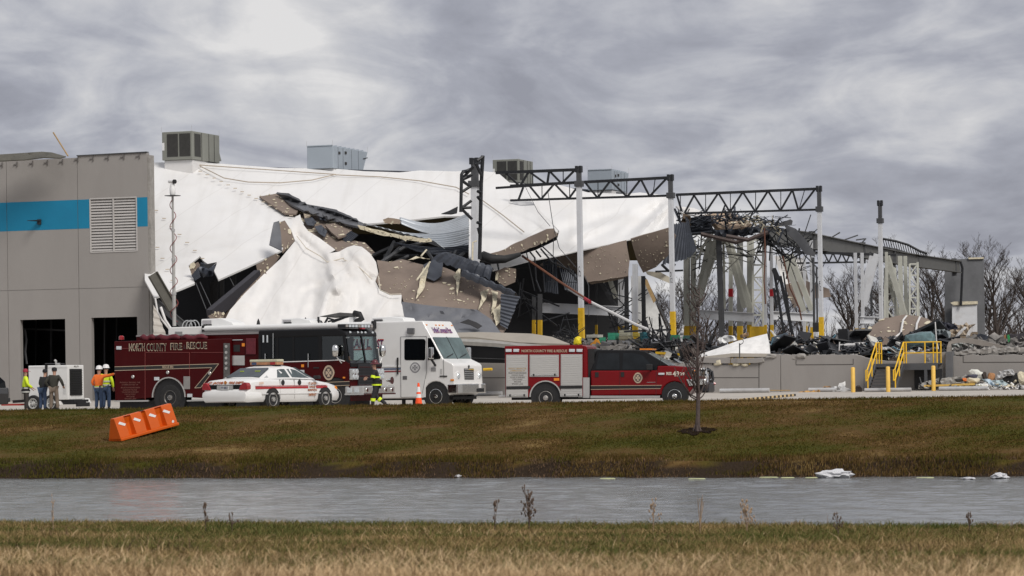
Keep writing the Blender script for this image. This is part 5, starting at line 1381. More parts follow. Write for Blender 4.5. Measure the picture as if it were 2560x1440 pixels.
dock_panel(2160, 2366, [(2160, 894), (2190, 900), (2215, 903), (2262, 904), (2270, 886), (2285, 884), (2315, 886), (2335, 881), (2366, 882)])
dock_panel(2366, 2383, [(2366, 880), (2383, 879)], 'wall_pilaster', m=M_CONCD, front=.22)
dock_panel(2383, 2700, [(2383, 890), (2398, 892), (2412, 889), (2430, 886), (2450, 890), (2470, 887), (2500, 889), (2530, 886), (2560, 890), (2700, 888)])
def dock_line(a, b, w=.035, name='wall_joint'):
 p, q = WS(a[0], a[1], SF - .004) - dw.location, WS(b[0], b[1], SF - .004) - dw.location
 MB().bar(p, q, .012, w, up=Z if abs(p.z - q.z) < 1 else U).build(name, mat('joint_dark', (.075, .068, .062), .9), dw)
for a, b in (((1780, 944), (1896, 944)), ((1990, 912), (2133, 911)), ((1990, 900), (1990, 912)), ((2133, 897), (2133, 911)), ((2408, 906), (2640, 905)), ((2408, 888), (2408, 906)), ((1897.5, 905), (1897.5, 980)), ((1120, 945), (1270, 944))):
 dock_line(a, b)
def chunk(label, px, py, s, size, seed, m=M_CONC, name='concrete_chunk', cat='chunk', rz=None):
 rr = random.Random(seed)
 bm = bmesh.new(); bmesh.ops.create_icosphere(bm, subdivisions=2, radius=.5)
 for v in bm.verts:
  n_ = noise.noise(v.co * 2.3 + Vector((seed, 0, 0)))
  v.co *= 1 + .55 * n_
  for i in range(3):
   v.co[i] = max(-.42, min(.42, v.co[i]))
  v.co = Vector((v.co.x * size[0], v.co.y * size[1], v.co.z * size[2]))
 me = bpy.data.meshes.new(name); bm.to_mesh(me); bm.free(); me.materials.append(m)
 o = link(name, me, label=label, cat=cat)
 o.location = WS(px, py, s); o.rotation_euler = (rr.uniform(-.15, .15), rr.uniform(-.15, .15), -AL + (rz if rz is not None else rr.uniform(-.4, .4)))
 return o
chunk('square concrete chunk lodged on the broken wall top left of the stairs', 2004, 890, SF + .1, (.6, .5, .32), 3)
chunk('small concrete chunk beside the square one on the wall top', 1987, 895, SF + .1, (.3, .3, .22), 4)
chunk('rounded concrete lump on the wall step right of the rescue truck', 1930, 890, SF + .1, (.7, .5, .28), 5)
chunk('small lump at the lower end of the wall step', 1905, 901, SF + .1, (.4, .4, .25), 6)
chunk('grey rubble lump behind the stair handrail', 2276, 893, SF + .3, (.9, .6, .55), 7)
chunk('second rubble lump behind the landing rail', 2310, 893, SF + .3, (1.1, .6, .45), 8)
chunk('left of the foam lumps lying under the fallen wall strip', 1796, 906, SF + .05, (.5, .4, .42), 9, M_FOAM, 'foam_lump', 'foam')
chunk('middle foam lump under the fallen wall strip', 1842, 910, SF + .05, (.5, .4, .3), 10, M_FOAM, 'foam_lump', 'foam')
chunk('right foam lump under the fallen wall strip', 1862, 911, SF + .05, (.5, .4, .28), 12, M_FOAM, 'foam_lump', 'foam')
MB().hull([WS(x, y, SF - .1) for x, y in ((1745, 893), (1826, 894), (1826, 909), (1745, 907))], [WS(x, y, SF + .2) for x, y in ((1745, 893), (1826, 894), (1826, 909), (1745, 907))]).build('fallen_slab', M_TILT, bevel=.02, label='left grey wall strip lying below the white sheet', cat='wall slab')
MB().hull([WS(x, y, SF - .15) for x, y in ((1827, 896), (1908, 895), (1906, 906), (1890, 908), (1827, 908))], [WS(x, y, SF + .2) for x, y in ((1827, 896), (1908, 895), (1906, 906), (1890, 908), (1827, 908))]).build('fallen_slab', M_TILT, bevel=.02, label='right grey wall strip lying below the white sheet', cat='wall slab')
W_true = W
def W(px, py, Y):                                      # here a distance counts along the depth of the site
 return WS(px, py, Y + 0.3)
sheet('fallen_sheet', [(1742, 888, 148), (1790, 872, 148.4), (1845, 852, 149), (1885, 842, 149.2), (1918, 834, 149.4), (1923, 860, 148.6), (1926, 885, 148.2), (1830, 884, 147.6), (1745, 893, 147.6)], mat('sheet_white', (.74, .73, .71), .5, bump=.3, bscale=2), h=9, wr=.12, thick=.06, seed=2, label='white membrane slab fallen across the broken wall', cat='roofing')
sheet('fallen_sheet', [(1745, 893, 147.4), (1830, 883, 147.4), (1928, 884, 147.4), (1928, 892, 147.3), (1830, 892, 147.3), (1745, 902, 147.3)], mfas, h=9, thick=.1, label='beige edge below the fallen white slab', cat='fascia')
MB().tube([WS(1849, 896, SF - .4), WS(1849, 858, SF - .4)], .035, 6).build('thin_post', M_GREYST, label='thin dark post standing before the fallen white slab', cat='post')
MB().tube([WS(1850, 862, SF - .4), WS(1857, 858, SF - .4), WS(1859, 852, SF - .4), WS(1854, 848, SF - .4)], .02, 5).build('bent_wire', M_GREYST, label='curled wire at the head of the thin dark post', cat='wire')
for k, (pts, lab, m_) in enumerate((([(1797, 848), (1812, 838), (1836, 840), (1842, 850), (1810, 858)], 'white crumpled sheet behind the fallen slab', M_WHITEP), ([(1792, 850), (1800, 842), (1815, 850), (1800, 860)], 'small white torn sheet left of the crumpled one', M_WHITEP), ([(1849, 838), (1870, 830), (1872, 840), (1852, 846)], 'tan cardboard scrap on top of the fallen slab', mat('cardboard', (.36, .24, .14), .85)), ([(1826, 848), (1846, 849), (1846, 854), (1826, 853)], 'small tan strip on the crumpled white sheet', mat('cardboard', (.36, .24, .14), .85)))):
 sheet('loose_sheet', [(x, y, 151.5 + k * .3) for x, y in pts], m_, h=7, wr=.25, wsc=(.1, .1), seed=k + 30, thick=.02, label=lab, cat='sheet')

W_site, W = W, W_true
st = empty('dock_stairs', TS(tz(2215, 978)[0], SF - 3.2, .27), -AL, label='grey steel stairs and landing with yellow rails against the dock wall', cat='stairs')
SB = st.matrix_basis.inverted() if False else Matrix.Rotation(AL, 4, 'Z') @ Matrix.Translation(-st.location)
def L_(px, py, s):
 return SB @ WS(px, py, s)
zl = WS(2290, 908, SF - 1.0).z - st.location.z
xs0, xs1 = L_(2167, 978, SF - 3.4).x, L_(2236, 978, SF - 3.4).x
s_base, s_land = 0.0, 2.05
n_tr = 8
M_STAIR = mat('stair_grey', (.085, .088, .095), .5, .2, var=.15, scale=2)
M_RAIL = mat('rail_yellow', (.78, .47, .02), .45, var=.1, scale=4)
for k in range(n_tr):
 z = zl * (k + 1) / (n_tr + 1); y = s_base + (s_land - s_base) * k / n_tr
 MB().box(((xs0 + xs1) / 2, y + .14, z), (xs1 - xs0 - .1, .27, .045)).build('tread', M_STAIR, st)
for x in (xs0, xs1):
 MB().hull([Vector((x - .03, s_base - .1, -.02)), Vector((x - .03, s_base + .15, -.02)), Vector((x - .03, s_land + .1, zl - .22)), Vector((x - .03, s_land + .02, zl)), Vector((x - .03, s_land - .2, zl - .0))],
    [Vector((x + .03, s_base - .1, -.02)), Vector((x + .03, s_base + .15, -.02)), Vector((x + .03, s_land + .1, zl - .22)), Vector((x + .03, s_land + .02, zl)), Vector((x + .03, s_land - .2, zl))]).build('stringer', M_STAIR, st)
xl0 = L_(2182, 908, SF - 1.1).x; xl1 = L_(2344, 908, SF - 1.1).x
MB().box(((xl0 + xl1) / 2, s_land + .62, zl - .03), (xl1 - xl0, 1.15, .06)).build('landing', M_STAIR, st)
MB().box(((xl0 + xl1) / 2 + .0, s_land + .08, zl - .20), (xl1 - xl0, .07, .28)).build('landing_beam', M_STAIR, st)
for px in (2314,):
 x = L_(px, 940, SF - 1.1).x; MB().box((x, s_land + .12, (zl - .3) / 2), (.14, .14, zl - .3)).build('landing_post', M_STAIR, st)
MB().box(((xs1 + xl1) / 2 + .2, s_land + .9, zl / 2 - .1), (xl1 - xs1 - .3, .05, zl - .4)).build('landing_shade_panel', M_DARKIN, st)  # dark panel put in for the shade under the landing
def rail(pts, r=.036, n=6):
 MB().tube([Vector(p) for p in pts], r, n).build('rail', M_RAIL, st)
def rpost(x, y, z0, z1, r=.036):
 MB().tube([Vector((x, y, z0)), Vector((x, y, z1))], r, 6).build('rail_post', M_RAIL, st)
for x in (xs0, xs1):
 for h in (1.07, .55):
  rail([(x, s_base - .35, h + .0), (x, s_base - .05, h + .02), (x, s_land, zl + h), (x, s_land + .1, zl + h)])
 rail([(x, s_base - .35, .55), (x, s_base - .35, 1.07)])
 rpost(x, s_base + .05, .0, 1.07); rpost(x, s_base + 1.0, zl * .5, zl * .5 + 1.07)
 rpost(x, s_land + .05, zl, zl + 1.07)
xr = xl1 - .03
for h in (1.07, .52):
 rail([(xs1, s_land + .08, zl + h), (xr, s_land + .08, zl + h), (xr, s_land + 1.1, zl + h)])
 rail([(xs0, s_land + .1, zl + h), (xs0 + .02, s_land + 1.1, zl + h)])
for x, y in ((xs1 + .12, s_land + .08), (xr - .62, s_land + .08), (xr - .3, s_land + .6), (xr, s_land + .08), (xr, s_land + 1.05), (xs0 + .01, s_land + .6), (xs0 + .02, s_land + 1.1)):
 rpost(x, y, zl, zl + 1.07)
def bollard(px, pyt, pyb, s, label):
 p = WS(px, pyb, s); p.z = pave_z(p)
 root = empty('bollard', p, label=label, cat='bollard', group='yellow bollards by the dock stairs')
 h = WS(px - .5, pyt, s).z - p.z
 MB().lathe([(.105, 0), (.105, h - .05), (.09, h - .02), (.05, h)], (0, 0, 0), 'z', 16).build('post', M_YELLOWB, root, smooth='auto')
 return root
bollard(2133, 918, 980, SF - 4.2, 'yellow bollard left of the dock stairs'); bollard(2220.5, 916, 973, SF - 4.4, 'yellow bollard before the foot of the stairs'); bollard(2334, 914, 975, SF - 2.8, 'yellow bollard at the right end of the landing')
def pipe_on_ground(label, x0, x1, py, s, r, m=M_ALU):
 a, b = WS(x0, py, s), WS(x1, py, s)
 a.z = pave_z(a) + r; b.z = pave_z(b) + r
 return MB().tube([a, b], r, 10).build('wheel_stop', m, smooth='auto', label=label, cat='wheel stop')
mws = mat('galv_pipe', (.50, .50, .50), .5, .3, var=.15, scale=2, dirt=(.3, .27, .24), dirt_amt=.5)
pipe_on_ground('long pale pipe on the pavement right of the rescue truck', 1800, 1924, 980, SF - 1.5, .12, mws)
pipe_on_ground('short pale pipe beside the orange rag on the pavement', 2022, 2092, 979, SF - 1.6, .11, mws)
pipe_on_ground('pale pipe across the foot of the stairs', 2162, 2278, 976, SF - 3.9, .10, mws)
pipe_on_ground('pale pipe in front of the debris pile at the right', 2348, 2470, 975, SF - 3.0, .11, mws)
pipe_on_ground('pale pipe stub at the right edge of the picture', 2545, 2640, 973, SF - 2.6, .11, mws)
pipe_on_ground('grey pipe lying by the wall right of the white bus', 1188, 1255, 981, SF - .8, .12, mws)
MB().bar(TS(tz(1924, 980)[0], SF - 1.4, .40), TS(tz(1990, 980)[0], SF - 1.2, .38), .14, .05).build('timber_plank', mat('bare_timber', (.36, .24, .11), .8), label='brown plank between the pale pipes', cat='plank')
ba = empty('striped_pole', WS(1860, 1001, 128), label='black and yellow striped barrier pole lying on the pavement', cat='pole')
p0, p1 = WS(1850, 1004, 123), WS(1987, 988, 134)
p0.z, p1.z = pave_z(p0) + .06, pave_z(p1) + .06
for k in range(26):
 a, b = p0 + (p1 - p0) * k / 26, p0 + (p1 - p0) * (k + 1) / 26
 MB().bar(a - ba.location, b - ba.location, .10, .10).build('stripe', mat('stripe_black', (.02, .018, .015), .6) if k % 2 else mat('stripe_yellow', (.62, .45, .22), .6), ba)
def rag(label, pts, s, m, wr=.2, th=.03, seed=1, name='rag', cat='rag', h=5, jag=1.2):
 return sheet(name, [(*p, s) for p in pts], m, h=h, wr=wr, wsc=(.12, .2), seed=seed, thick=th, jag=jag, label=label, cat=cat)
S2Y = lambda x, s: s / (((x - HX) / FPX) * V.x + V.y)
rag('crumpled orange tan rag on the pavement', [(1990, 984), (2000, 979), (2015, 977), (2030, 978), (2042, 973), (2055, 977), (2050, 982), (2025, 985), (2005, 986)], S2Y(2020, SF - 1.9), mat('rag_tan', (.50, .28, .09), .85, var=.3, scale=3), .25, seed=2)
rag('brown board scraps leaning by the orange rag', [(2045, 978), (2062, 966), (2075, 965), (2080, 972), (2060, 981)], S2Y(2060, SF - 1.5), mat('brown_scrap', (.30, .19, .10), .85, var=.3, scale=3), .2, seed=3)
rag('white cabinet door propped among scraps left of the stairs', [(2098, 958), (2113, 953), (2113, 965), (2108, 974), (2095, 966)], S2Y(2100, SF - 1.3), M_WHITEP, .05, .05, seed=4, name='cabinet_door', cat='door')
rag('grey folded metal sheet beside the propped cabinet door', [(2080, 967), (2110, 966), (2128, 974), (2110, 979), (2082, 978)], S2Y(2100, SF - 1.5), mat('scrap_grey', (.42, .42, .42), .5, .2, var=.2), .15, .05, seed=5, name='metal_sheet', cat='metal sheet')
rag('dark brown open box next to the left bollard', [(2140, 965), (2155, 970), (2155, 980), (2138, 980)], S2Y(2148, SF - 3), mat('dark_box', (.04, .03, .025), .9), .05, .2, seed=6, name='box', cat='box')

def lump(label, px, py, s, size, seed, m, name, cat):
 return chunk(label, px, py, s, size, seed, m, name, cat)
MB().bar(TS(tz(2337, 969)[0], SF - 2.6, .52), TS(tz(2458, 966)[0], SF - 2.2, .58), .4, .10).build('yellow_board', mat('board_yellow', (.62, .40, .10), .7, var=.2), label='long yellow edged board lying in front of the right pile', cat='board')
MB().bar(TS(tz(2420, 970)[0], SF - 2.9, .42), TS(tz(2492, 973)[0], SF - 2.9, .42), .3, .06).build('yellow_board', mat('board_lime', (.62, .60, .16), .7, var=.2), label='lime yellow board end sticking out of the right pile', cat='board')
rag('grey sloping panel under the white bundle in the right pile', [(2350, 953), (2362, 945), (2410, 940), (2440, 938), (2440, 950), (2390, 958), (2355, 962)], S2Y(2395, SF - 1.6), mat('panel_grey', (.30, .29, .27), .7, var=.15), .1, .12, seed=7, name='panel', cat='panel')
rag('grey slanting panel behind the right bollard', [(2298, 960), (2340, 947), (2347, 945), (2346, 960), (2330, 970), (2296, 972)], S2Y(2320, SF - 1.2), mat('panel_grey', (.30, .29, .27), .7, var=.15), .1, .08, seed=8, name='panel', cat='panel')
lump('white fluffy bundle on top of the right pile', 2441, 937, SF - 1.4, (.95, .6, .62), 21, mat('fluff_white', (.68, .68, .62), .95, var=.08, scale=4, bump=.8), 'insulation_bundle', 'insulation')
lump('dark end of the white bundle', 2461, 940, SF - 1.5, (.2, .4, .5), 22, mat('dark_box', (.04, .03, .025), .9), 'bundle_end', 'bundle')
lump('brown cardboard box bulging beside the white bundle', 2478, 944, SF - 1.4, (.45, .4, .55), 23, mat('cardboard2', (.36, .18, .08), .85, var=.25, scale=3), 'cardboard_box', 'box')
lump('cream foam heap in the middle of the right pile', 2432, 952, SF - 1.9, (.8, .5, .40), 24, M_FOAM, 'foam_heap', 'foam')
lump('orange bag in the right pile', 2411, 949, SF - 2.0, (.26, .2, .2), 25, mat('bag_orange', (.62, .16, .03), .6), 'bag', 'bag')
lump('dark blue cloth heap beneath the white bundle', 2430, 943, SF - 1.8, (.7, .4, .3), 26, mat('navy_cloth', (.05, .05, .075), .8, var=.4, scale=4), 'cloth_heap', 'cloth')
lump('black bag beside the orange bag', 2399, 951, SF - 2.0, (.5, .3, .2), 27, M_RUB, 'bag', 'bag')
rag('grey metal hood lying over a black hollow in the right pile', [(2492, 945), (2498, 928), (2530, 923), (2536, 934), (2515, 940), (2500, 948), (2490, 951)], S2Y(2510, SF - 1.6), mat('scrap_grey', (.42, .42, .42), .5, .2, var=.2), .2, .08, seed=9, name='metal_hood', cat='metal sheet')
rag('black hollow tray below the grey metal hood', [(2498, 950), (2520, 940), (2545, 936), (2548, 955), (2530, 960), (2505, 958)], S2Y(2520, SF - 1.3), M_RUB, .1, .3, seed=10, name='tray', cat='tray')
for k, (pts, lab) in enumerate((([(2455, 948), (2475, 948), (2500, 968), (2488, 970), (2462, 955)], 'blue white striped sheet sliding out of the right pile'), ([(2478, 952), (2505, 950), (2525, 962), (2500, 966)], 'pale blue sheet beside the striped one'), ([(2440, 962), (2465, 956), (2480, 965), (2470, 972)], 'white crumpled paper at the front of the right pile'))):
 rag(lab, pts, S2Y(2480, SF - 2.2) - k * .2, (mat('sheet_blue', (.42, .52, .60), .6, var=.3, scale=6, stretch=(1, 1, 4)), mat('sheet_paleblue', (.45, .55, .58), .6, var=.15), M_WHITEP)[k], .2, .02, seed=11 + k, name='plastic_sheet', cat='sheet')
lump('cream foam lumps at the right edge of the picture', 2556, 945, SF - 1.5, (.5, .4, .8), 28, M_FOAM, 'foam_lump', 'foam')

W = W_site
mbrw = M_BROWN
board('big brown roof board humped over the debris behind the stairs', [(2162, 838), (2170, 826), (2190, 808), (2210, 795), (2240, 790), (2262, 786), (2295, 790), (2318, 796), (2336, 808), (2318, 815), (2296, 820), (2282, 840), (2262, 850), (2230, 850), (2205, 845), (2185, 842)], lambda x, y: 154 + (850 - y) * .05, 40, 24, th=.14, h=12, wr=.2, jag=2.0)
for pts, lab in (([(2232, 848), (2252, 832), (2258, 800), (2266, 790)], 'white sealant strip curving over the humped brown board'), ([(2290, 830), (2292, 810), (2300, 792)], 'second white strip on the right of the humped board')):
 MB().tube([W(x, y, 153.6 + (850 - y) * .05) for x, y in pts], .055, 5).build('seam_strip', M_CURB, label=lab, cat='strip')
board('brown board with cream edge leaning left of the humped board', [(2122, 828), (2126, 823), (2165, 845), (2172, 856), (2160, 858), (2140, 842)], 153.4, 41, 8)
sheet('scrap_or_dark_hole', [(2090, 842, 153.5), (2098, 828, 153.6), (2118, 822, 153.8), (2140, 840, 153.6), (2160, 856, 153), (2150, 864, 152.6), (2122, 862, 152.6), (2100, 850, 153)], M_DECK, h=7, wr=.5, wsc=(.08, .06), seed=42, label='black bulging deck roll left of the humped brown board', cat='steel deck')
MB().tube([W(2080, 872, 150.6), W(2096, 866, 150.6), W(2120, 863, 150.6), W(2166, 860, 150.6)], .11, 8).build('bent_pipe', M_CURB, smooth='auto', label='bent white pipe lying along the debris left of the stairs', cat='pipe')
MB().tube([W(1926, 876, 149.8), W(1950, 868, 150)], .10, 8).build('bent_pipe', M_CURB, smooth='auto', label='short white pipe end beside the fallen white slab', cat='pipe')
MB().tube([W(2064, 886, 149.6), W(2070, 878, 149.8), W(2086, 872, 150)], .06, 6).build('bent_pipe', mat('teal_pipe', (.2, .28, .28), .5), smooth='auto', label='small teal pipe hooked below the bent white pipe', cat='pipe')
MB().tube([W(2097, 888, 149), W(2099, 855, 149)], .035, 5).build('thin_rod', M_CURB, label='thin upright white rod left of the stairs', cat='rod')
MB().tube([W(2338, 805, 149.5), W(2341, 850, 149.4), W(2346, 873, 149.3)], .03, 5).build('thin_rod', M_CURB, label='thin upright white rod right of the landing', cat='rod')
corr('deck_sheet', [(1928, 846, 151), (1968, 834, 151.5), (1970, 842, 151.2), (1932, 858, 150.8)], mat('deck_bluegrey', (.12, .15, .18), .45, .3), ribs=4, nu=3, amp=.1, label='blue grey ribbed deck piece beside the fallen white slab', cat='steel deck')
rag('red sheet metal strip lying under the stair rail', [(2184, 866), (2196, 864), (2222, 878), (2238, 890), (2226, 893), (2205, 884)], 149.6, mat('sheet_red', (.50, .10, .11), .5, var=.2), .15, .03, seed=43, name='metal_strip', cat='metal sheet')
rag('pink cloth draped behind the landing rail', [(2260, 858), (2290, 852), (2305, 855), (2300, 862), (2270, 868)], 150.5, mat('cloth_pink', (.55, .36, .30), .8, var=.2), .2, .03, seed=44, name='cloth', cat='cloth')
rag('folded grey foil stack right of the humped board', [(2328, 822), (2366, 826), (2376, 850), (2366, 868), (2332, 866), (2324, 845)], 153, mat('foil_grey', (.26, .29, .30), .4, .3, var=.35, scale=5, stretch=(1, 1, 6)), .4, .2, seed=45, name='foil_stack', cat='foil')
rag('black tarp right of the humped brown board', [(2326, 806), (2345, 802), (2392, 812), (2394, 822), (2360, 826), (2330, 822)], 154, mat('tarp_navy', (.035, .036, .05), .6), .3, .04, seed=46, name='tarp', cat='tarp')
rag('beige ribbed board heap left of the concrete panel', [(2372, 818), (2392, 812), (2432, 812), (2424, 840), (2395, 842), (2378, 835)], 156, mat('heap_beige', (.40, .33, .25), .85, var=.35, scale=3, stretch=(4, 1, 1)), .3, .2, seed=47, name='board_heap', cat='boards')
for pts, lab in (([(2388, 842), (2404, 822), (2412, 816), (2416, 818), (2396, 842)], 'left white strip standing in the beige board heap'), ([(2414, 842), (2426, 820), (2432, 816), (2434, 820), (2422, 842)], 'right white strip standing in the beige board heap')):
 rag(lab, pts, 154.6, M_CURB, .05, .04, seed=48, name='white_strip', cat='strip')
lump('teal glass frame tipped behind the landing', 2300, 848, 151 * .985, (2.0, .8, .9), 49, mat('teal_frame', (.12, .19, .20), .3, var=.3, scale=3), 'glass_frame', 'frame')
bars('frame_bar', [((2262, 852, 150.4), (2290, 829, 150.6)), ((2290, 829, 150.6), (2330, 838, 150.6)), ((2290, 830, 150.5), (2270, 856, 150.4))], .07, M_BLACKST, 'black angled frame over the teal glass behind the landing', sq=True)
fa = empty('arched_fascia', W(2400, 880, 148.2), label='bent beige fascia arching over the wall right of the stairs', cat='fascia')
pts = [(2366, 886), (2367, 868), (2372, 854), (2390, 846), (2420, 845), (2450, 850), (2490, 860), (2522, 867)]
low = [(2376, 886), (2377, 868), (2378, 860), (2396, 857), (2424, 858), (2452, 864), (2490, 868), (2522, 870)]
A = [W(x, y, 148.2 + i * .1) - fa.location for i, (x, y) in enumerate(pts)]; B = [W(x, y, 148.2 + i * .1) - fa.location for i, (x, y) in enumerate(low)]
mb = MB()
for i in range(len(pts) - 1):
 mb.hull([A[i], A[i + 1], B[i + 1], B[i]], [p + V * .35 for p in (A[i], A[i + 1], B[i + 1], B[i])])
mb.build('fascia', mat('fascia_mid', (.24, .215, .19), .8, var=.12), fa)
rag('long concrete edge strip lying on the broken wall at the right', [(2382, 880), (2440, 874), (2500, 870), (2560, 868), (2640, 866), (2640, 880), (2560, 879), (2500, 882), (2440, 884), (2384, 888)], 147.5, M_CONC, .1, .3, seed=50, name='concrete_strip', cat='concrete')
rag('pale mesh cage heap on the wall at the right', [(2376, 862), (2400, 858), (2436, 864), (2436, 872), (2400, 876), (2378, 874)], 149.6, mat('cage_grey', (.40, .42, .40), .6, var=.5, scale=14), .3, .1, seed=51, name='cage', cat='cage')
rag('orange traffic board behind the right wall', [(2504, 842), (2514, 836), (2516, 864), (2502, 866)], 152.5, mat('cardboard2', (.36, .18, .08), .85), .05, .05, seed=52, name='board', cat='board')
rag('narrow green board behind the right wall', [(2518, 838), (2522, 836), (2527, 866), (2519, 866)], 152.3, mat('board_green', (.04, .32, .10), .5), .02, .05, seed=53, name='board', cat='board')
rag('dark striped cage container at the far right', [(2524, 836), (2562, 832), (2640, 830), (2640, 864), (2526, 866)], 156, mat('dark_cage', (.05, .045, .05), .8, var=.5, scale=8), .05, .3, seed=54, name='container', cat='container')
rag('dark sloping metal ramp behind the arched fascia', [(2430, 836), (2452, 834), (2500, 850), (2500, 862), (2450, 850)], 158, M_DECK, .05, .1, seed=55, name='ramp', cat='ramp')
def crate(label, x0, x1, y0, y1, Y, m, name='crate', cat='crate', d=.9, rot=0.0):
 a, b = W(x0, y1, Y), W(x1, y0, Y)
 w, h = (b.x - a.x), (b.z - a.z)
 root = empty(name, (a + b) / 2 - Z * h / 2, -AL + rot, label=label, cat=cat)
 MB().box((0, d / 2, h / 2), (w, d, h)).build('case', m, root, bevel=.02)
 MB().box((0, d / 2, h * .97), (w * 1.03, d * 1.02, h * .06)).build('rim', m, root, bevel=.01)
 for k in (.33, .66):
  MB().box((0, -.006, h * k), (w * .96, .012, .03)).build('ridge', m, root)
 return root
crate('grey tote topmost in the open bay right of the column', 1547, 1570, 825, 840, 152, mat('tote_olive', (.34, .33, .25), .7, var=.15))
crate('olive tote in the middle of its stack in the open bay', 1546, 1572, 840, 850, 152, mat('tote_olive2', (.27, .25, .17), .7, var=.15))
crate('pale grey tote at the bottom of the stack in the open bay', 1546, 1574, 851, 866, 152, mat('tote_grey', (.33, .33, .34), .7, var=.15))
crate('olive tote right of the tote stack', 1580, 1602, 847, 868, 152.4, mat('tote_olive2', (.27, .25, .17), .7))
crate('green tote left of the tote stack', 1519, 1536, 832, 850, 152, mat('tote_green', (.03, .25, .15), .6, var=.2))
crate('grey tote under the green tote', 1517, 1540, 850, 862, 152, mat('tote_grey2', (.25, .25, .25), .7))
crate('emerald tote tipped between the grey totes', 1498, 1514, 843, 862, 152, mat('tote_emerald', (.02, .20, .11), .6), rot=.3)
crate('large pale bin lid in the open bay', 1465, 1496, 836, 845, 153, mat('bin_pale', (.42, .41, .36), .7))
crate('grey bin below the pale lid', 1468, 1480, 846, 862, 153, mat('bin_grey', (.22, .22, .21), .7))
crate('teal bin leaning in the debris of the bay', 1607, 1624, 830, 862, 152, mat('bin_teal', (.03, .16, .20), .6), rot=.5)
crate('yellow tote behind the black frame in the bay', 1582, 1598, 832, 842, 153, mat('tote_yellow', (.42, .33, .06), .7))
crate('green edged table beneath the column marked D', 1670, 1698, 837, 850, 152, mat('table_green', (.04, .20, .11), .6))
crate('dark green bin beside the green edged table', 1700, 1740, 838, 860, 153, mat('bin_dkgreen', (.05, .11, .10), .6))
lump('yellow drum half hidden by the column marked C', 1444, 852, 152.2, (.42, .4, .6), 60, mat('drum_yellow', (.75, .60, .02), .5), 'drum', 'drum')
rag('orange tent shaped sign in the open bay', [(1475, 862), (1490, 846), (1496, 850), (1500, 864)], 151.6, mat('sign_orange', (.60, .25, .02), .6), .03, .2, seed=61, name='sign', cat='sign')
sheet('caged_sheet', [(1625, 842, 151), (1660, 850, 151), (1672, 870, 150.8), (1640, 878, 150.6), (1628, 860, 150.8)], mat('panel_pale', (.45, .46, .50), .5, var=.15), h=8, thick=.03, label='pale panel caged in black wire behind the rescue truck cab', cat='panel')
tangle('black bent cage wires around the pale panel', 1610, 1680, 826, 876, 150.5, 30, 62, r=(.03, .07), ln=(.6, 2.2))
tangle('thin black racking wires in the shaded bay', 1390, 1450, 822, 860, 153, 40, 63, r=(.02, .05), ln=(.5, 1.6))
MB().bar(W(1560, 829, 151.5), W(1678, 824, 152), .10, .10).build('fallen_bar', M_BLACKST, label='black bar lying level over the totes', cat='bar')
MB().bar(W(1615, 801, 152), W(1622, 832, 152), .10, .10).build('fallen_bar', M_BLACKST, label='short black bar sticking up in front of the white sheet', cat='bar')
MB().hull([W(x, y, 148.2) for x, y in ((1690, 872), (1740, 870), (1742, 884), (1692, 890))], [W(x, y, 149) for x, y in ((1690, 872), (1740, 870), (1742, 884), (1692, 890))]).build('fallen_slab', mat('slab_brown', (.17, .145, .125), .85, var=.15), label='dark beige slab behind the rescue truck bonnet', cat='slab')
MB().bar(W(1640, 882, 148.5), W(1700, 886, 148.2), .15, .12).build('fallen_bar', M_YELLOW, label='yellow bar lying behind the rescue truck cab', cat='bar')
rag('clear plastic scrap standing near the column marked D', [(1700, 832), (1708, 812), (1711, 814), (1708, 840), (1704, 862)], 151, mat('plastic_clear', (.5, .5, .5), .3, var=.3), .1, .02, seed=64, name='plastic_scrap', cat='plastic')
def rubble(label, regions, n, seed, m, sz=(.08, .45), flat=.4, s0=None):
 rr = random.Random(seed); mb = MB()
 for k in range(n):
  x0, x1, y0, y1, Ya, Yb = rr.choice(regions)
  x = rr.uniform(x0, x1); f = rr.random() ** 1.3; y = y1 + (y0 - y1) * f
  c = W(x, y, Ya + (Yb - Ya) * f + rr.uniform(-.4, .4))
  d = Vector((rr.gauss(0, 1), rr.gauss(0, 1), rr.gauss(0, .5))).normalized()
  L = rr.uniform(*sz) * (1.8 if rr.random() < .15 else 1); w = L * rr.uniform(.08, .6); t = L * rr.uniform(.05, flat)
  mb.bar(c - d * L / 2, c + d * L / 2, w, t, up=Vector((rr.gauss(0, .4), rr.gauss(0, .4), 1)))
 return mb.build('rubble', m, fix=False, kind='stuff', label=label)
MID = [(1925, 2190, 848, 889, 148.6, 152), (2060, 2380, 845, 890, 148.6, 153), (1600, 1780, 850, 905, 147.8, 151)]
MIDL = [(1925, 2100, 852, 888, 148.8, 152), (2150, 2330, 850, 890, 148.8, 152.5), (1660, 1770, 880, 906, 147.9, 149.5)]
rubble('black roofing rubble heaped along the torn floor', MID, 900, 1, mat('torn_black', (.022, .024, .030), .6, var=.6, scale=2), (.15, .62), .10)
rubble('dark scraps heaped along the torn floor', MID, 420, 2, mat('torn_grey', (.06, .062, .068), .6, var=.6, scale=2), (.15, .6), .10)
rubble('cream foam crumbs in the heaped rubble', MIDL, 260, 3, M_FOAM, (.08, .36), .3)
rubble('brown board crumbs in the heaped rubble', MIDL, 200, 4, M_BROWN, (.15, .6), .12)
rubble('grey steel scraps in the heaped rubble', MIDL, 200, 5, M_DECKG, (.12, .6), .08)
rubble('grey and white crumbs behind the rescue truck bonnet', [(1640, 1780, 884, 912, 147.6, 149)], 260, 6, M_CONC, (.08, .4))
rubble('foam and paper crumbs in the right debris pile', [(2380, 2620, 950, 968, SF - 3.0, SF - 1.2)], 200, 7, M_FOAM, (.04, .16))
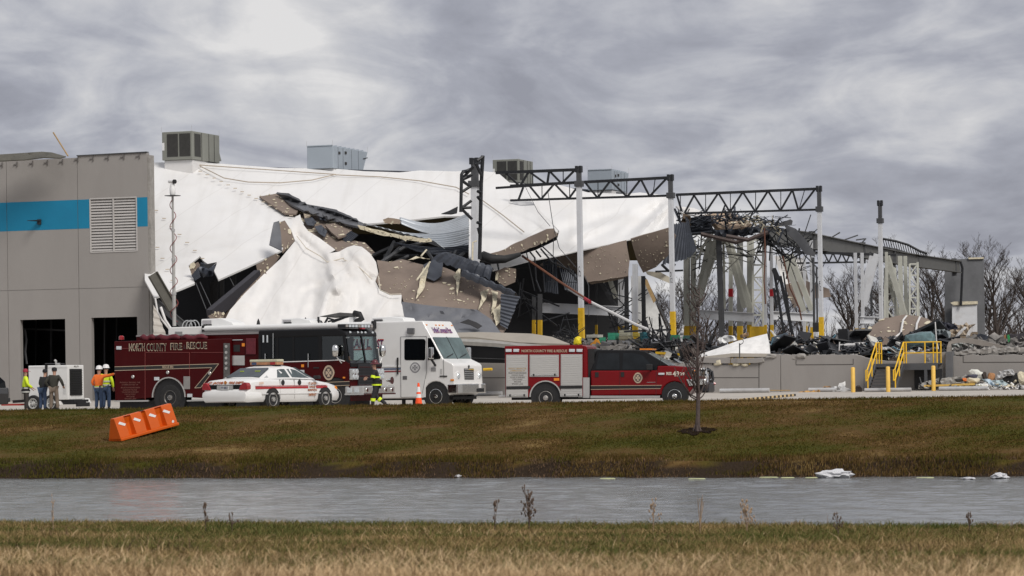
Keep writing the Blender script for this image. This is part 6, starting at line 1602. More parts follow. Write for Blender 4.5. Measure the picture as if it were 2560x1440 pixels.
rubble('dark crumbs in the right debris pile', [(2290, 2620, 950, 970, SF - 3.0, SF - 1.0)], 200, 8, M_BLACKST, (.05, .25), .2)
rubble('white and grey crumbs in the right debris pile', [(2440, 2620, 955, 972, SF - 3.2, SF - 1.2)], 110, 9, M_WHITEP, (.05, .25), .15)
rubble('mixed rubble at the far right behind the wall', [(2380, 2640, 850, 884, 148.5, 152)], 260, 10, mat('rubble_mix', (.16, .15, .14), .9, var=.6, scale=2), (.1, .7))
rubble('concrete crumbs along the broken wall top', [(1900, 2160, 886, 897, 147.6, 147.9), (2240, 2640, 883, 892, 147.6, 147.9)], 420, 11, M_CONC, (.04, .15), .6)
rubble('mixed rubble in the shaded hall behind the vehicles', [(620, 1560, 872, 905, 149, 156)], 360, 12, mat('rubble_dark', (.07, .068, .07), .9, var=.6, scale=2), (.2, 1.2))
rubble('small scraps in the open bay', [(1380, 1700, 845, 885, 149, 154)], 300, 13, mat('rubble_mix', (.16, .15, .14), .9), (.1, .6))

rubble('pale flat sheets lying in the heaped rubble', MIDL, 46, 14, mat('pale_sheet', (.55, .54, .50), .6, var=.3, scale=1), (.5, 1.4), .03)
rubble('blue and teal scraps in the heaped rubble', MIDL, 30, 15, mat('teal_scrap', (.08, .17, .22), .6, var=.7, scale=1), (.3, .9), .06)
rubble('long bent bars in the heaped rubble', MID, 60, 16, M_BLACKST, (.9, 2.0), .02)
W = W_true

# ================================================================== vehicles
class Veh:
 """vehicle frame: x forward, y to its left, z up; its right side (y = 0) faces the camera"""
 def __init__(self, name, label, cat, px, Y, ang, z0=None, **k):
  p = XY(px, Y); p.z = pave_z(p) if z0 is None else z0
  self.a = R(ang); self.o = p
  self.root = empty(name, p, self.a, label=label, cat=cat, **k)
  self.M = Matrix.Rotation(-self.a, 4, 'Z') @ Matrix.Translation(-p)
  self.cam = self.M @ Vector((0, 0, EYE))
 def S(self, px, py, y=0.0):
  d = self.M @ W(px, py, 10) - self.cam
  t = (y - self.cam.y) / d.y
  q = self.cam + d * t
  return Vector((q.x, y, q.z))
 def F(self, px, py, x):
  d = self.M @ W(px, py, 10) - self.cam
  t = (x - self.cam.x) / d.x
  return self.cam + d * t
 def s2(self, px, py, y=0.0):
  q = self.S(px, py, y); return (q.x, q.z)
 def plate(self, name, m, pts, y=0.0, th=.012, parent=None, **k):      # flat piece on the side, pixel outline
  P = [self.S(x, yy, y) for x, yy in pts]
  A = [Vector((p.x, y - th, p.z)) for p in P]; B = [Vector((p.x, y + .01, p.z)) for p in P]
  return MB().hull(A, B).build(name, m, parent or self.root, **k)
 def rect(self, name, m, x0, y0, x1, y1, y=0.0, th=.012, parent=None, **k):
  return self.plate(name, m, [(x0, y1), (x1, y1), (x1, y0), (x0, y0)], y, th, parent, **k)
 def line(self, name, m, pts, w=.02, y=0.0, th=.014, parent=None):
  mb = MB()
  P = [self.S(x, yy, y) for x, yy in pts]
  for a, b in zip(P, P[1:]):
   mb.bar(a, b, th * 2, w, up=Z if abs((b - a).z) < abs((b - a).x) else Vector((1, 0, 0)))
  return mb.build(name, m, parent or self.root)
 def front(self, name, m, pts, x, th=.012, parent=None, **k):
  P = [self.F(a, b, x) for a, b in pts]
  return MB().hull([p + Vector((th, 0, 0)) for p in P], [p - Vector((.01, 0, 0)) for p in P]).build(name, m, parent or self.root, **k)
 def txt(self, s, m, x0, y0, x1, y1, bold=0.0, y=0.0, depth=.016, align='LEFT', shear=0.0, parent=None):
  a = self.S(x0, y1, y); b = self.S(x1, y1, y); c = self.S(x0, y0, y)
  h = (c.z - a.z)
  return text('lettering', s, m, parent or self.root, a, Vector((1, 0, b.z - a.z)) if False else (b - a), Z, h, width=(b - a).length, bold=bold, depth=depth, shear=shear, out=Vector((0, -1, 0)))
 def wheel(self, px, py, r, w=.28, rim=.62, y=0.02, kind='steel', rm=None, holes=8, flip=False):
  c = self.S(px, py, y)
  c.z = r
  return wheel(self.root, c, r, w, rim, kind, rm, holes)
def wheel(root, c, r, w, rim, kind='steel', rm=None, holes=8, out=-1):
 mb = MB().lathe([(r * rim, .0), (r * .80, -.012), (r * .94, 0.0), (r, .035), (r, w - .035), (r * .94, w), (r * rim, w)], c, 'y', 36, cap=False)
 t = mb.build('wheel', M_TYRE, root, smooth='auto')
 R_ = r * rim
 rm = rm or M_RIM
 MB().lathe([(R_ * 1.01, .0), (R_ * .96, -.006), (R_ * .88, .03), (R_ * .80, .06), (R_ * .45, .075), (R_ * .40, .05), (R_ * .36, -.01 if kind != 'dish' else .03), (R_ * .20, -.035), (.001, -.04)], c, 'y', 36, cap=False).build('rim', rm, t, smooth='auto')
 mh = MB()
 for k in range(holes):
  a = 2 * math.pi * (k + .5) / holes
  p = Vector(c) + Vector((math.cos(a) * R_ * .64, .058, math.sin(a) * R_ * .64))
  mh.lathe([(R_ * .115, 0), (R_ * .115, .012)], p, 'y', 8)
 mh.build('hand_holes', M_RUB, t)
 ml = MB()
 for k in range(8):
  a = 2 * math.pi * k / 8
  ml.lathe([(.017, -.03), (.017, .03)], Vector(c) + Vector((math.cos(a) * R_ * .30, -.01, math.sin(a) * R_ * .30)), 'y', 6)
 ml.build('lug_nuts', M_CHROME, t)
 return t
def arch(cx, cz, r, x0, x1, n=10):
 return [(cx + r * math.cos(a), cz + r * math.sin(a)) for a in [math.pi * (1 - k / n) for k in range(n + 1)]]
def crest(v, px, py, wpx, hpx, m1, m2, y=0.0, face='S', xx=0.0, th=.016):
 """round badge: pale ring, dark disc, pale maltese cross"""
 c = v.S(px, py, y); w = (v.S(px + wpx / 2, py, y) - c).x; h = (v.S(px, py - hpx / 2, y) - c).z
 def ring(k, d, n=20):
  A = [Vector((c.x + w * k * math.cos(6.2832 * i / n) * (1 + .06 * math.cos(6.2832 * i / n * 4)), y - th - d, c.z + h * k * math.sin(6.2832 * i / n))) for i in range(n)]
  return MB().hull(A, [p + Vector((0, .03, 0)) for p in A])
 b = ring(1, 0).build('crest', m1, v.root)
 ring(.74, .004).build('crest_disc', m2, b)
 mb = MB()
 for k in range(4):
  a = k * math.pi / 2
  P = [Vector((c.x + w * q * math.cos(a + t), y - th - .008, c.z + h * q * math.sin(a + t))) for q, t in ((.12, -.8), (.60, -.5), (.60, .5), (.12, .8))]
  mb.hull(P, [p + Vector((0, .006, 0)) for p in P])
 mb.build('crest_cross', m1, b)
 return b

E = Veh('fire_engine', 'dark red fire engine with a black upper cab parked behind the white car', 'fire engine', 286, 121, -28)
EW = 2.48
rt = E.root
sill = E.S(330, 1003).z
xa = E.S(286, 900).x; xb = E.S(577, 900).x; ztop = E.S(430, 850).z
wc = E.S(423, 996); ar = .80
zc = .56
poly = [(xa, sill)] + [(xa, ztop), (xb, ztop), (xb, sill)] + [(x, z) for x, z in reversed(arch(wc.x, zc, ar, 0, 0)) if z > sill - .05]
MB().prism(poly, 0, EW).build('body', M_RED, rt, bevel=.025)
MB().span((xa + .1, .2, sill - .35), (E.S(850, 900).x, EW - .2, sill + .02)).build('chassis', M_RUB, rt)
ap = arch(wc.x, zc, ar + .01, 0, 0, 16)
mb = MB()
for (a, b), (c, d) in zip(ap, ap[1:]): mb.bar((a, -.01, b), (c, -.01, d), .05, .07, up=Vector((0, 1, 0)))
mb.build('fender_trim', M_ALU, rt)
MB().lathe([(ar - .02, .05), (ar - .02, .5)], (wc.x, 0, zc), 'y', 24).build('wheel_well', M_RUB, rt)
E.wheel(425, 996, .54, .30, .55, rm=mat('rim_dark', (.16, .15, .14), .35, .6, var=.2), kind='hub', holes=10)
for x0, y0, x1, y1 in ((287, 871, 363, 999), (365, 881, 474, 948), (478, 881, 560, 1000)):
 E.line('door_seam', mat('seam_red', (.22, .05, .045), .5), [(x0, y0), (x1, y0)], .015); E.line('door_seam', mat('seam_red', (.22, .05, .045), .5), [(x1, y0), (x1, y1)], .015)
E.line('rub_rail', M_ALU, [(287, 1003), (372, 1002)], .06, th=.03); E.line('rub_rail', M_ALU, [(468, 1002), (560, 1000)], .05, th=.03)
E.txt('NORTH COUNTY', M_TAN, 323, 858.5, 417, 877.5, .018, depth=.014); E.txt('NORTH COUNTY', M_LETTERBLK, 325, 860, 416, 876, .0, depth=.018)
E.txt('FIRE', M_TAN, 426.5, 857.5, 456, 874.5, .018, depth=.014); E.txt('FIRE', M_LETTERBLK, 428, 859, 455, 873, .0, depth=.018)
E.txt('&', mat('dim_letter', (.05, .02, .02), .5), 459, 861, 465, 872, .01)
E.txt('RESCUE', M_TAN, 467, 855, 518, 872, .018, depth=.014); E.txt('RESCUE', M_LETTERBLK, 469, 856.5, 517, 870.5, .0, depth=.018)
E.plate('stripe', M_LETTERBLK, [(287, 926), (286, 918), (545, 910), (500, 968), (489, 969), (528, 919.5)], th=.008)
for pts in ([(287, 917), (547, 909.5)], [(287, 926.5), (530, 919)], [(547, 909.5), (502, 969)], [(530, 919), (487, 970), (502, 969)]):
 E.line('stripe_edge', M_TAN, pts, .022)
E.txt('RESCUE 4901', M_TAN, 407, 914.5, 434, 920.5, .02, depth=.024)
for i, (t_, x0, x1) in enumerate((('PROUDLY SERVING THE', 300, 351), ('COMMUNITIES OF', 305, 346), ('BELLEFONTAINE NEIGHBORS', 303, 351), ('GLASGOW VILLAGE', 308, 343), ('VILLAGE OF RIVERVIEW', 305, 347), ('CASTLE POINT', 312, 340), ('MOLINE', 317, 337), ('SPANISH LAKE', 312, 341))):
 y0 = 954.5 + i * 5.6 + (1.5 if i > 1 else 0)
 E.txt(t_, mat('dim_gold', (.16, .06, .045), .5), x0, y0, x1, y0 + 3.4, .015)
for px, py in ((333, 942), (420, 931), (525, 933)):
 c = E.S(px, py); MB().lathe([(.075, -.03), (.06, -.05), (.03, -.05)], (c.x, 0, c.z), 'y', 14).build('round_latch', M_ALU, rt, smooth='auto')
for px, py in ((298, 870), (392.5, 947), (475, 989)):
 E.rect('side_marker', M_LENS, px - 6, py - 4.5, px + 6, py + 4, th=.04, bevel=.01)
E.rect('fuel_door', mat('fuel_grey', (.24, .23, .22), .5), 459, 941, 475, 973, th=.02, bevel=.012)
c = E.S(293, 848); MB().lathe([(.11, -.02), (.11, .1), (.06, .15)], (c.x, .3, c.z), 'z', 12).build('beacon', M_REDLENS, rt, smooth='auto')
MB().span((E.S(323, 845).x, .5, ztop - .02), (E.S(640, 845).x, 1.6, E.S(560, 833).z)).build('hose_bed', M_RED, rt, bevel=.02)
MB().span((E.S(323, 845).x, .48, E.S(323, 842).z), (E.S(640, 845).x, 1.62, E.S(560, 832.5).z)).build('hose_bed_lid', mat('lid_grey', (.28, .26, .26), .6), rt, bevel=.01)
for x0, x1 in ((345, 382), (384, 444), (447, 512)):
 a, b = E.S(x0, 846), E.S(x1, 846)
 mb = MB()
 pts = [Vector((a.x + (b.x - a.x) * k / 6, .18 + .05 * math.sin(k * 2.1), a.z + .02 + .05 * math.sin(k * 1.7))) for k in range(7)]
 mb.tube(pts, [.07, .11, .12, .12, .12, .11, .07], 10); mb.build('hose_roll', M_MAROON, rt, smooth=True)
E.rect('pump_panel', mat('pump_grey', (.13, .125, .12), .4, .5, var=.3, scale=9), 560, 858, 575, 945, th=.03)
for py in (866, 881, 895, 908, 921): 
 c = E.S(567, py); MB().lathe([(.06, -.06), (.06, -.02)], (c.x, 0, c.z), 'y', 12).build('gauge', M_ALU, rt)
xp0, xp1 = E.S(577, 900).x + .01, E.S(645, 900).x
MB().span((xp0, .12, sill), (xp1, EW - .1, E.S(600, 846).z)).build('pump_house', M_RED, rt)
E.rect('side_tray', M_ALU, 580, 889, 612, 913, y=.12, th=.02); E.rect('cross_lay', M_LETTERBLK, 584, 862, 600, 879, y=.12, th=.01); E.line('grab_rail', M_CHROME, [(578, 850), (607, 849.5)], .03, y=.1); E.rect('amber_box', M_AMBER, 605, 858, 612, 866, y=.12)
E.rect('crosslay_cover', M_MAROON, 616, 846, 640, 886, y=.10, th=.05, bevel=.02)
xc0, xc1 = E.S(646, 900).x, E.S(874, 900).x
zw = E.S(760, 903).z; zr = E.S(760, 823).z
fc = E.S(838, 1000)
def cab_poly(zt):
 return [(xc0, sill - .1)] + [(xc0, zt), (xc1 - .25, zt + .01), (xc1, zt - .14), (xc1 + .02, sill - .1)] + [(x, z) for x, z in reversed(arch(fc.x, zc, .72, 0, 0)) if z > sill - .1]
MB().prism(cab_poly(zw), 0, EW).build('cab', M_RED, rt, bevel=.05)
MB().lathe([(.70, .03), (.70, .5)], (fc.x, 0, zc), 'y', 24).build('wheel_well', M_RUB, rt)
E.wheel(838, 1000, .54, .30, .55, kind='hub', holes=10)
px_posts = [xc0 + .06, E.S(693, 870).x, E.S(733, 870).x, E.S(800, 870).x, xc1 - .12]
for yy in (.05, EW - .05):
 for x, w in zip(px_posts, (.12, .10, .10, .16, .11)):
  MB().hull([Vector((x - w / 2, yy - .04, zw - .12)), Vector((x + w / 2, yy - .04, zw - .12)), Vector((x + w / 2, yy + .04, zw - .12)), Vector((x - w / 2, yy + .04, zw - .12))],
     [Vector((x - w / 2 - (.16 if x > xc1 - .3 else 0), yy - .04, zr - .28)), Vector((x + w / 2 - (.16 if x > xc1 - .3 else 0), yy - .04, zr - .28)), Vector((x + w / 2 - (.16 if x > xc1 - .3 else 0), yy + .04, zr - .28)), Vector((x - w / 2 - (.16 if x > xc1 - .3 else 0), yy + .04, zr - .28))]).build('cab_post', M_BLACK, rt, bevel=.01)
MB().prism([(xc0, zr - .32), (xc0, zr), (xc1 - .55, zr), (xc1 - .20, zr - .14), (xc1 - .17, zr - .32)], 0.0, EW).build('cab_roof', M_BLACK, rt, bevel=.06)
MB().span((xc0 + .02, .06, zw - .1), (xc0 + .08, EW - .06, zr - .3)).build('rear_bulkhead', M_DARKIN, rt)
MB().span((xc0 + .1, .08, zw - .15), (xc1 - .2, EW - .08, zw - .10)).build('cab_floor', M_DARKIN, rt)
MB().span((E.S(790, 880).x, .1, zw - .1), (E.S(800, 880).x, EW - .1, zr - .35)).build('seat_row', M_DARKIN, rt)
for a, b in zip(px_posts[:-1], px_posts[1:]):
 MB().span((a + .04, .03, zw - .04), (b - .05 - (.1 if b > xc1 - .3 else 0), .045, zr - .30)).build('side_window', M_DARKGLASS if b < E.S(850, 870).x else G_TINT, rt)
MB().span((px_posts[-2] + .04, EW - .04, zw - .04), (px_posts[-1] - .1, EW - .03, zr - .30)).build('side_window', G_WIND, rt)
wz0, wz1 = zw - .10, zr - .30
for a, b in ((.10, EW / 2 - .03), (EW / 2 + .03, EW - .10)):
 P = [Vector((xc1 - .02, a, wz0)), Vector((xc1 - .02, b, wz0)), Vector((xc1 - .20, b, wz1)), Vector((xc1 - .20, a, wz1))]
 MB().add(P, [(0, 1, 2, 3)]).build('windscreen', G_WIND, rt)
MB().bar((xc1 - .01, EW / 2, wz0), (xc1 - .20, EW / 2, wz1), .08, .06).build('windscreen_post', M_BLACK, rt)
MB().prism([(xc1 - .02, wz0 + .02), (xc1 + .05, wz0 - .01), (xc1 + .05, wz0 - .16), (xc1 - .02, wz0 - .16)], .02, EW - .02).build('scuttle', M_BLACK, rt, bevel=.02)
for yy in (.5, 1.7):
 MB().bar((xc1 + .01, yy, wz0 + .05), (xc1 - .02, yy + .55, wz0 + .22), .025, .02).build('wiper', M_RUB, rt)
E.line('white_line', M_REFL, [(646, 906.5), (700, 905), (826, 901), (850, 899.5), (862, 903)], .035)
for px, r_ in ((695, 1), (665, 0)):
 pass
E.line('grab_handle', M_CHROME, [(772, 884), (772, 918)], .03, th=.05); E.line('grab_handle', M_CHROME, [(684, 833), (684, 896)], .025, th=.04); E.line('grab_handle', M_CHROME, [(664, 884), (664, 900)], .03, th=.04)
for px in (657, 667):
 E.rect('window_strip', M_LENS, px, 838, px + 3, 856, th=.015)
E.rect('amber_marker', M_AMBER, 754, 911, 760, 918, th=.03); E.rect('step_light', M_LENS, 749, 925, 761, 932, th=.04, bevel=.01); E.rect('amber_marker', M_AMBER, 858, 942, 863, 946, th=.03)
E.rect('door_handle', M_LETTERBLK, 784, 918, 798, 921, th=.02)
crest(E, 822, 932, 27, 38, M_TAN, mat('crest_dark', (.07, .055, .05), .5))
for y0, y1, m_ in ((954.5, 963, M_LETTERBLK),):
 E.plate('stripe', m_, [(790, 958), (874, 954.5), (874, 962.5), (790, 966)], th=.012)
E.line('stripe_edge', M_TAN, [(790, 957), (874, 953.5)], .02, th=.018); E.line('stripe_edge', M_TAN, [(790, 966.5), (874, 963)], .02, th=.018)
def FB(name, m, y0, y1, z0, z1, x, th=.05, **k): return MB().span((x - .02, y0, z0), (x + th, y1, z1)).build(name, m, rt, **k)
zh0, zh1 = E.S(880, 950).z, E.S(880, 921).z
for y0, y1 in ((-.04, .52), (EW - .52, EW + .04)):
 h_ = FB('headlight', M_CHROME, y0, y1, zh0, zh1, xc1, .12, bevel=.05)
 for zz in (.28, .72):
  for yy in (.30, .70):
   MB().lathe([(.10, 0), (.09, .03)], (xc1 + .12, y0 + (y1 - y0) * yy, zh0 + (zh1 - zh0) * zz), 'x', 14).build('lamp', M_LENS, h_)
FB('grille', M_BLACKST, .56, EW - .56, sill + .45, zw - .16, xc1, .07, bevel=.02)
for k in range(9):
 z = sill + .52 + k * .12
 if z < zw - .2: FB('grille_bar', M_CHROME if k % 3 == 0 else M_RUB, .60, EW - .60, z, z + .025, xc1 + .07, .02)
bz0, bz1 = E.S(870, 987).z, E.S(870, 965).z
MB().prism([(xc1 - .25, .0), (xc1 + .62, .0), (xc1 + .62, EW), (xc1 - .25, EW)], bz0, bz1, axis='z').build('bumper', M_ALU, rt, bevel=.06)
MB().prism([(xc1 - .25, -.01), (xc1 + .64, -.01), (xc1 + .64, EW + .01), (xc1 - .25, EW + .01)], bz0 - .01, bz0 + .05, axis='z').build('bumper_edge', M_CHROME, rt)
for x in (xc1 - .12, xc1 + .2):
 MB().span((x, -.03, bz0 + .08), (x + .22, .0, bz1 - .07)).build('bumper_lamp', M_LENS, rt, bevel=.01)
for y in (.25, .8, 1.7, 2.2):
 MB().lathe([(.10, 0), (.07, .04)], (xc1 + .62, y, (bz0 + bz1) / 2), 'x', 14).build('bumper_speaker', M_CHROME, rt)
MB().lathe([(.04, 0), (.06, .12), (.14, .24), (.15, .26)], (xc1 + .30, EW - .12, bz1 + .2), 'x', 16).build('siren', M_CHROME, rt, smooth='auto')
for y, s_ in ((-.16, 1), (EW + .16, -1)):
 z0_, z1_ = E.S(823, 893).z, E.S(823, 862).z
 m_ = MB().lathe([(.02, 0), (.12, .05), (.145, .18), (.145, z1_ - z0_ - .12), (.11, z1_ - z0_ - .02), (.03, z1_ - z0_)], (xc1 - .55 if y < 0 else xc1 - .05, y, z0_), 'z', 14).build('mirror', M_CHROME, rt, smooth=True)
 MB().tube([Vector((xc1 - .5 if y < 0 else xc1 - .05, y, z0_)), Vector((xc1 - .35 if y < 0 else xc1 - .1, y + .13 * s_, z0_ - .25))], .025, 6).build('mirror_arm', M_CHROME, m_)
mb = MB().span((xc1 - .62, .12, zr + .03), (xc1 - .28, EW - .12, zr + .17)); lb = mb.build('light_bar', M_BLACKST, rt, bevel=.02)
for k in range(9):
 MB().span((xc1 - .27, .18 + k * .24, zr + .05), (xc1 - .255, .36 + k * .24, zr + .15)).build('lens', M_LENS if k % 4 else mat('lens_dim', (.3, .28, .26), .3), lb)
for y in (.35, .95, 1.24, 1.53, 2.1):
 MB().lathe([(.05, 0), (.03, .05)], (xc1 - .18, y, zr - .16), 'x', 8).build('marker_light', M_LENS, rt)
MB().span((xc1 - .40, EW * .55, zr - .02), (xc1 - .22, EW * .55 + .25, zr + .03)).build('strobe', M_REDLENS, rt)
MB().span((E.S(381 - 24, 1019).x, .6, .02), (E.S(384, 1019).x, 1.1, .30)).build('blue_wheel_chock', mat('chock_blue', (.01, .16, .36), .5), rt, bevel=.02)

B = Veh('command_bus', 'long white command post bus with awning and camera mast behind the fire engine', 'bus', 1135, 121, -27.5)
BW, rt = 2.5, B.root
xr_, zroof = B.S(421, 900).x, B.S(900, 806).z
x1, z1 = B.s2(1057, 807); x2, z2 = B.s2(1080, 842); x3, z3 = B.s2(1108, 898); x4, z4 = B.s2(1134, 912); x5, z5 = B.s2(1136, 955)
bc = B.S(1089.5, 988); zs = B.S(1010, 996).z
bcz, bar_ = .52, .60
poly = [(xr_, zs), (xr_, zroof - .05), (xr_ + .1, zroof), (x1 - .05, zroof), (x1, zroof - .03), (x3, z3), (x4 - .08, z4 + .06), (x4, z4 - .03), (x5, z5 + .05), (x5, zs + .32)] + [(x, z) for x, z in reversed(arch(bc.x, bcz, bar_, 0, 0)) if z > zs + .0] + [(bc.x - bar_, zs)]
MB().prism(poly, 0, BW).build('body', M_WHITE, rt, bevel=.045, seg=3)
MB().lathe([(bar_ - .01, .02), (bar_ - .01, .5)], (bc.x, 0, bcz), 'y', 24).build('wheel_well', M_RUB, rt)
MB().span((xr_ + .3, .25, .35), (x5 - .2, BW - .2, zs + .05)).build('chassis', M_RUB, rt)
B.wheel(1089.5, 988, .50, .28, .60, rm=M_CHROME, kind='dish', holes=10)
wheel(rt, Vector((bc.x, BW - .30, .5)), .50, .28, .6)
B.wheel(560, 1000, .50, .28, .60, rm=M_CHROME, kind='dish', holes=10)
teal = mat('teal_screen', (.085, .125, .125), .05, var=.4, scale=.9)
d = Vector((x3 - x2, 0, z3 - z2)); n_ = Vector((-d.z, 0, d.x)).normalized() * (1 if d.x * 0 - d.z > 0 else 1)
n_ = Vector((abs(d.z), 0, abs(d.x))).normalized()
def slope(name, m, y0, y1, f0, f1, th=.012, **k):
 a, b = Vector((x2, 0, z2)) + d * f0, Vector((x2, 0, z2)) + d * f1
 P = [Vector((a.x, y0, a.z)), Vector((a.x, y1, a.z)), Vector((b.x, y1, b.z)), Vector((b.x, y0, b.z))]
 return MB().hull([p + n_ * th for p in P], [p - n_ * .02 for p in P]).build(name, m, rt, **k)
slope('windscreen', teal, .07, BW / 2 - .02, .02, .98); slope('windscreen', teal, BW / 2 + .02, BW - .07, .02, .98)
slope('windscreen_post', M_RUB, BW / 2 - .02, BW / 2 + .02, .0, 1.0, .02)
for yy in (.35, 1.5):
 a = Vector((x3 - .02, yy, z3 + .08)); MB().bar(a + n_ * .03, a + n_ * .04 + Vector((-.08, .65, .14)), .03, .02).build('wiper', M_RUB, rt)
d2 = Vector((x2 - x1, 0, z2 - z1)); n2_ = Vector((abs(d2.z), 0, abs(d2.x))).normalized()
hb = Vector((x1, 0, z1)) + d2 * .70
for m_, bo, dp in ((mat('sign_red', (.45, .03, .05), .5), .03, .012), (mat('sign_blue', (.03, .03, .22), .5), .006, .016)):
 text('lettering', 'Unified Command Post', m_, rt, hb + Vector((0, .42, 0)), Vector((0, 1, 0)), -d2, .28, width=1.62, bold=bo, depth=dp, shear=.2, out=n2_)
for yy in (.15, .95, 1.25, 1.55, BW - .15):
 p = Vector((x1, yy, z1)) + d2 * .17; MB().box(p + n2_ * .02, (.05, .11, .05)).build('marker_light', M_AMBER, rt, bevel=.01)
B.rect('door_leaf', mat('door_white', (.70, .70, .685), .35, var=.03), 1003, 842.5, 1064, 993, th=.012)
for pts in ([(1002, 842), (1067, 841)], [(1002, 842), (1003, 993)], [(1066.5, 842), (1067, 930), (1056, 984)], [(1003, 993), (1052, 992)], [(1109, 899), (1110, 945)]):
 B.line('door_seam', mat('seam_grey2', (.22, .22, .22), .6), pts, .018, th=.02)
def rrect(v, name, m, x0, y0, x1_, y1, r=4, **k):
 pts = []
 for cx_, cy_, a0 in ((x1_ - r, y1 - r, 0), (x0 + r, y1 - r, 90), (x0 + r, y0 + r, 180), (x1_ - r, y0 + r, 270)):
  for q in (0, 30, 60, 90):
   a = R(a0 + q); pts.append((cx_ + r * math.cos(a), cy_ + r * math.sin(a)))
 return v.plate(name, m, pts, **k)
rrect(B, 'door_window', M_DARKGLASS, 1011.5, 847.5, 1064, 900.5, 5, th=.022)
B.plate('cab_window', M_DARKGLASS, [(1070, 845), (1077, 845), (1102, 893), (1100, 897), (1070, 900)], th=.016)
B.rect('scene_light', mat('lamp_grey', (.12, .12, .125), .4), 1020, 820, 1037, 834.5, th=.10, bevel=.02)
B.line('grab_handle', M_RUB, [(995, 894), (995, 936)], .05, th=.06)
B.rect('door_lock', mat('lamp_grey', (.12, .12, .125), .4), 1007.5, 940, 1018, 949, th=.025)
B.rect('vent', mat('vent_grey', (.25, .25, .25), .5), 1078, 919, 1090, 928, th=.02); B.rect('vent', mat('vent_pale', (.45, .45, .44), .5), 1101, 922, 1106, 934, th=.02)
B.rect('marker_light', M_AMBER, 1127, 948, 1135, 952, th=.03); B.line('hood_latch', M_RUB, [(1100, 940.5), (1118, 940.5)], .05, th=.03)
crest(B, 1038, 919, 25, 27, mat('seal_grey', (.24, .24, .25), .5), mat('seal_white', (.6, .6, .6), .5))
for y_, m_ in ((922, mat('line_navy', (.02, .06, .16), .5)), (928, mat('line_red', (.28, .02, .03), .5))):
 B.line('side_line', m_, [(700, y_ + 6), (1002, y_)], .045, th=.016)
B.line('side_moulding', M_WHITEP, [(700, 922), (1002, 915.5)], .06, th=.03)
navy = mat('letter_navy', (.012, .014, .09), .5); lred = mat('letter_red', (.42, .03, .02), .5)
for t_, xx0, xx1 in (('MZAN', 862, 912), ('L', 918, 926), ('ST', 943, 959)):
 B.txt(t_, lred, xx0 - .8, 848, xx1 + 1, 869.5, .03, depth=.014, shear=.12); B.txt(t_, navy, xx0, 850, xx1, 867.5, .0, depth=.02, shear=.12)
B.line('script_line', lred, [(862, 875), (930, 872.5)], .05)
xf = x4
for y0 in (.10, BW - .55):
 h_ = MB().prism([(y0, z5 + .12), (y0 + .42, z5 + .10), (y0 + .44, z5 + .36), (y0 + .28, z5 + .46), (y0 + .04, z5 + .40)], xf - .03, xf + .035, axis='x').build('headlight', M_WHITEP, rt, bevel=.02)
 MB().lathe([(.12, 0), (.10, .03)], (xf + .035, y0 + .25, z5 + .25), 'x', 16).build('lamp', M_LENS, h_)
gz0, gz1 = B.F(1190, 950, xf).z, B.F(1190, 921, xf).z
MB().span((xf - .02, .88, gz0), (xf + .03, BW - .78, gz1)).build('grille', M_RUB, rt, bevel=.02)
for k in range(6):
 z = gz0 + (gz1 - gz0) * (k + .5) / 6; MB().span((xf + .03, .90, z - .02), (xf + .045, BW - .80, z + .02)).build('grille_bar', M_CHROME, rt)
MB().lathe([(.07, 0), (.05, .02)], (xf + .02, BW / 2 + .05, gz1 + .08), 'x', 12).build('badge', mat('badge_black', (.03, .03, .03), .4), rt)
b0, b1 = B.S(1130, 984).z, B.S(1130, 960).z
MB().prism([(xf - .30, -.02), (xf + .16, -.02), (xf + .24, .3), (xf + .24, BW - .3), (xf + .16, BW + .02), (xf - .30, BW + .02)], b0, b1, axis='z').build('bumper', M_CHROME, rt, bevel=.03)
MB().span((xf + .24, 1.55, b0 + .05), (xf + .25, 2.2, b0 + .20)).build('number_plate', M_RUB, rt); MB().span((xf + .24, 1.75, b0 + .22), (xf + .25, 1.95, b1)).build('permit_card', M_REFL, rt)
for y, s_ in ((-.28, 1), (BW + .28, -1)):
 zz0, zz1 = B.S(1078, 898).z, B.S(1078, 868).z
 xm = B.S(1078, 880, y).x if y < 0 else B.F(1143, 880, x3).x - .3
 m_ = MB().span((xm - .09, y - .11, zz0), (xm + .09, y + .11, zz1)).build('mirror', M_CHROME, rt, bevel=.05)
 MB().bar((xm, y, zz0), (xm + .05, y + s_ * .26, zz0 - .28), .07, .07).build('mirror_arm', M_RUB, m_)
def runit(x0, x1_, y0, grill):
 a, b = B.S(x0, y0, .6), B.S(x1_, y0, .6)
 u_ = MB().prism([(a.x, zroof - .02), (a.x + .02, a.z), (a.x + (b.x - a.x) * .6, a.z + .02), (b.x - .1, zroof + .16), (b.x, zroof - .02)], .6, 1.6).build('roof_air_unit', M_WHITEP, rt, bevel=.03)
 MB().span((a.x + .1, .57, zroof + .12), (a.x + .1 + grill, .60, a.z - .06)).build('vent_grille', mat('vent_shade', (.33, .32, .33), .6), u_)
 for k in range(6): MB().span((a.x + .14 + k * grill / 6, .57, zroof + .05), (a.x + .14 + k * grill / 6 + grill / 9, .60, zroof + .10)).build('vent_slot', M_RUB, u_)
runit(502, 585, 798, .45); runit(703, 780, 797, .40); runit(928, 1012, 794, .45)
ax0, ax1 = B.S(513, 815).x, B.S(938, 815).x
za = B.S(720, 817).z
aw = MB().tube([Vector((ax0, -.10, za)), Vector((ax1, -.10, za))], .13, 10).build('awning', M_WHITEP, rt, smooth='auto')
MB().span((ax0, -.24, za - .20), (ax1, -.02, za - .13)).build('awning_rail', mat('rail_shade', (.20, .19, .19), .6), aw)
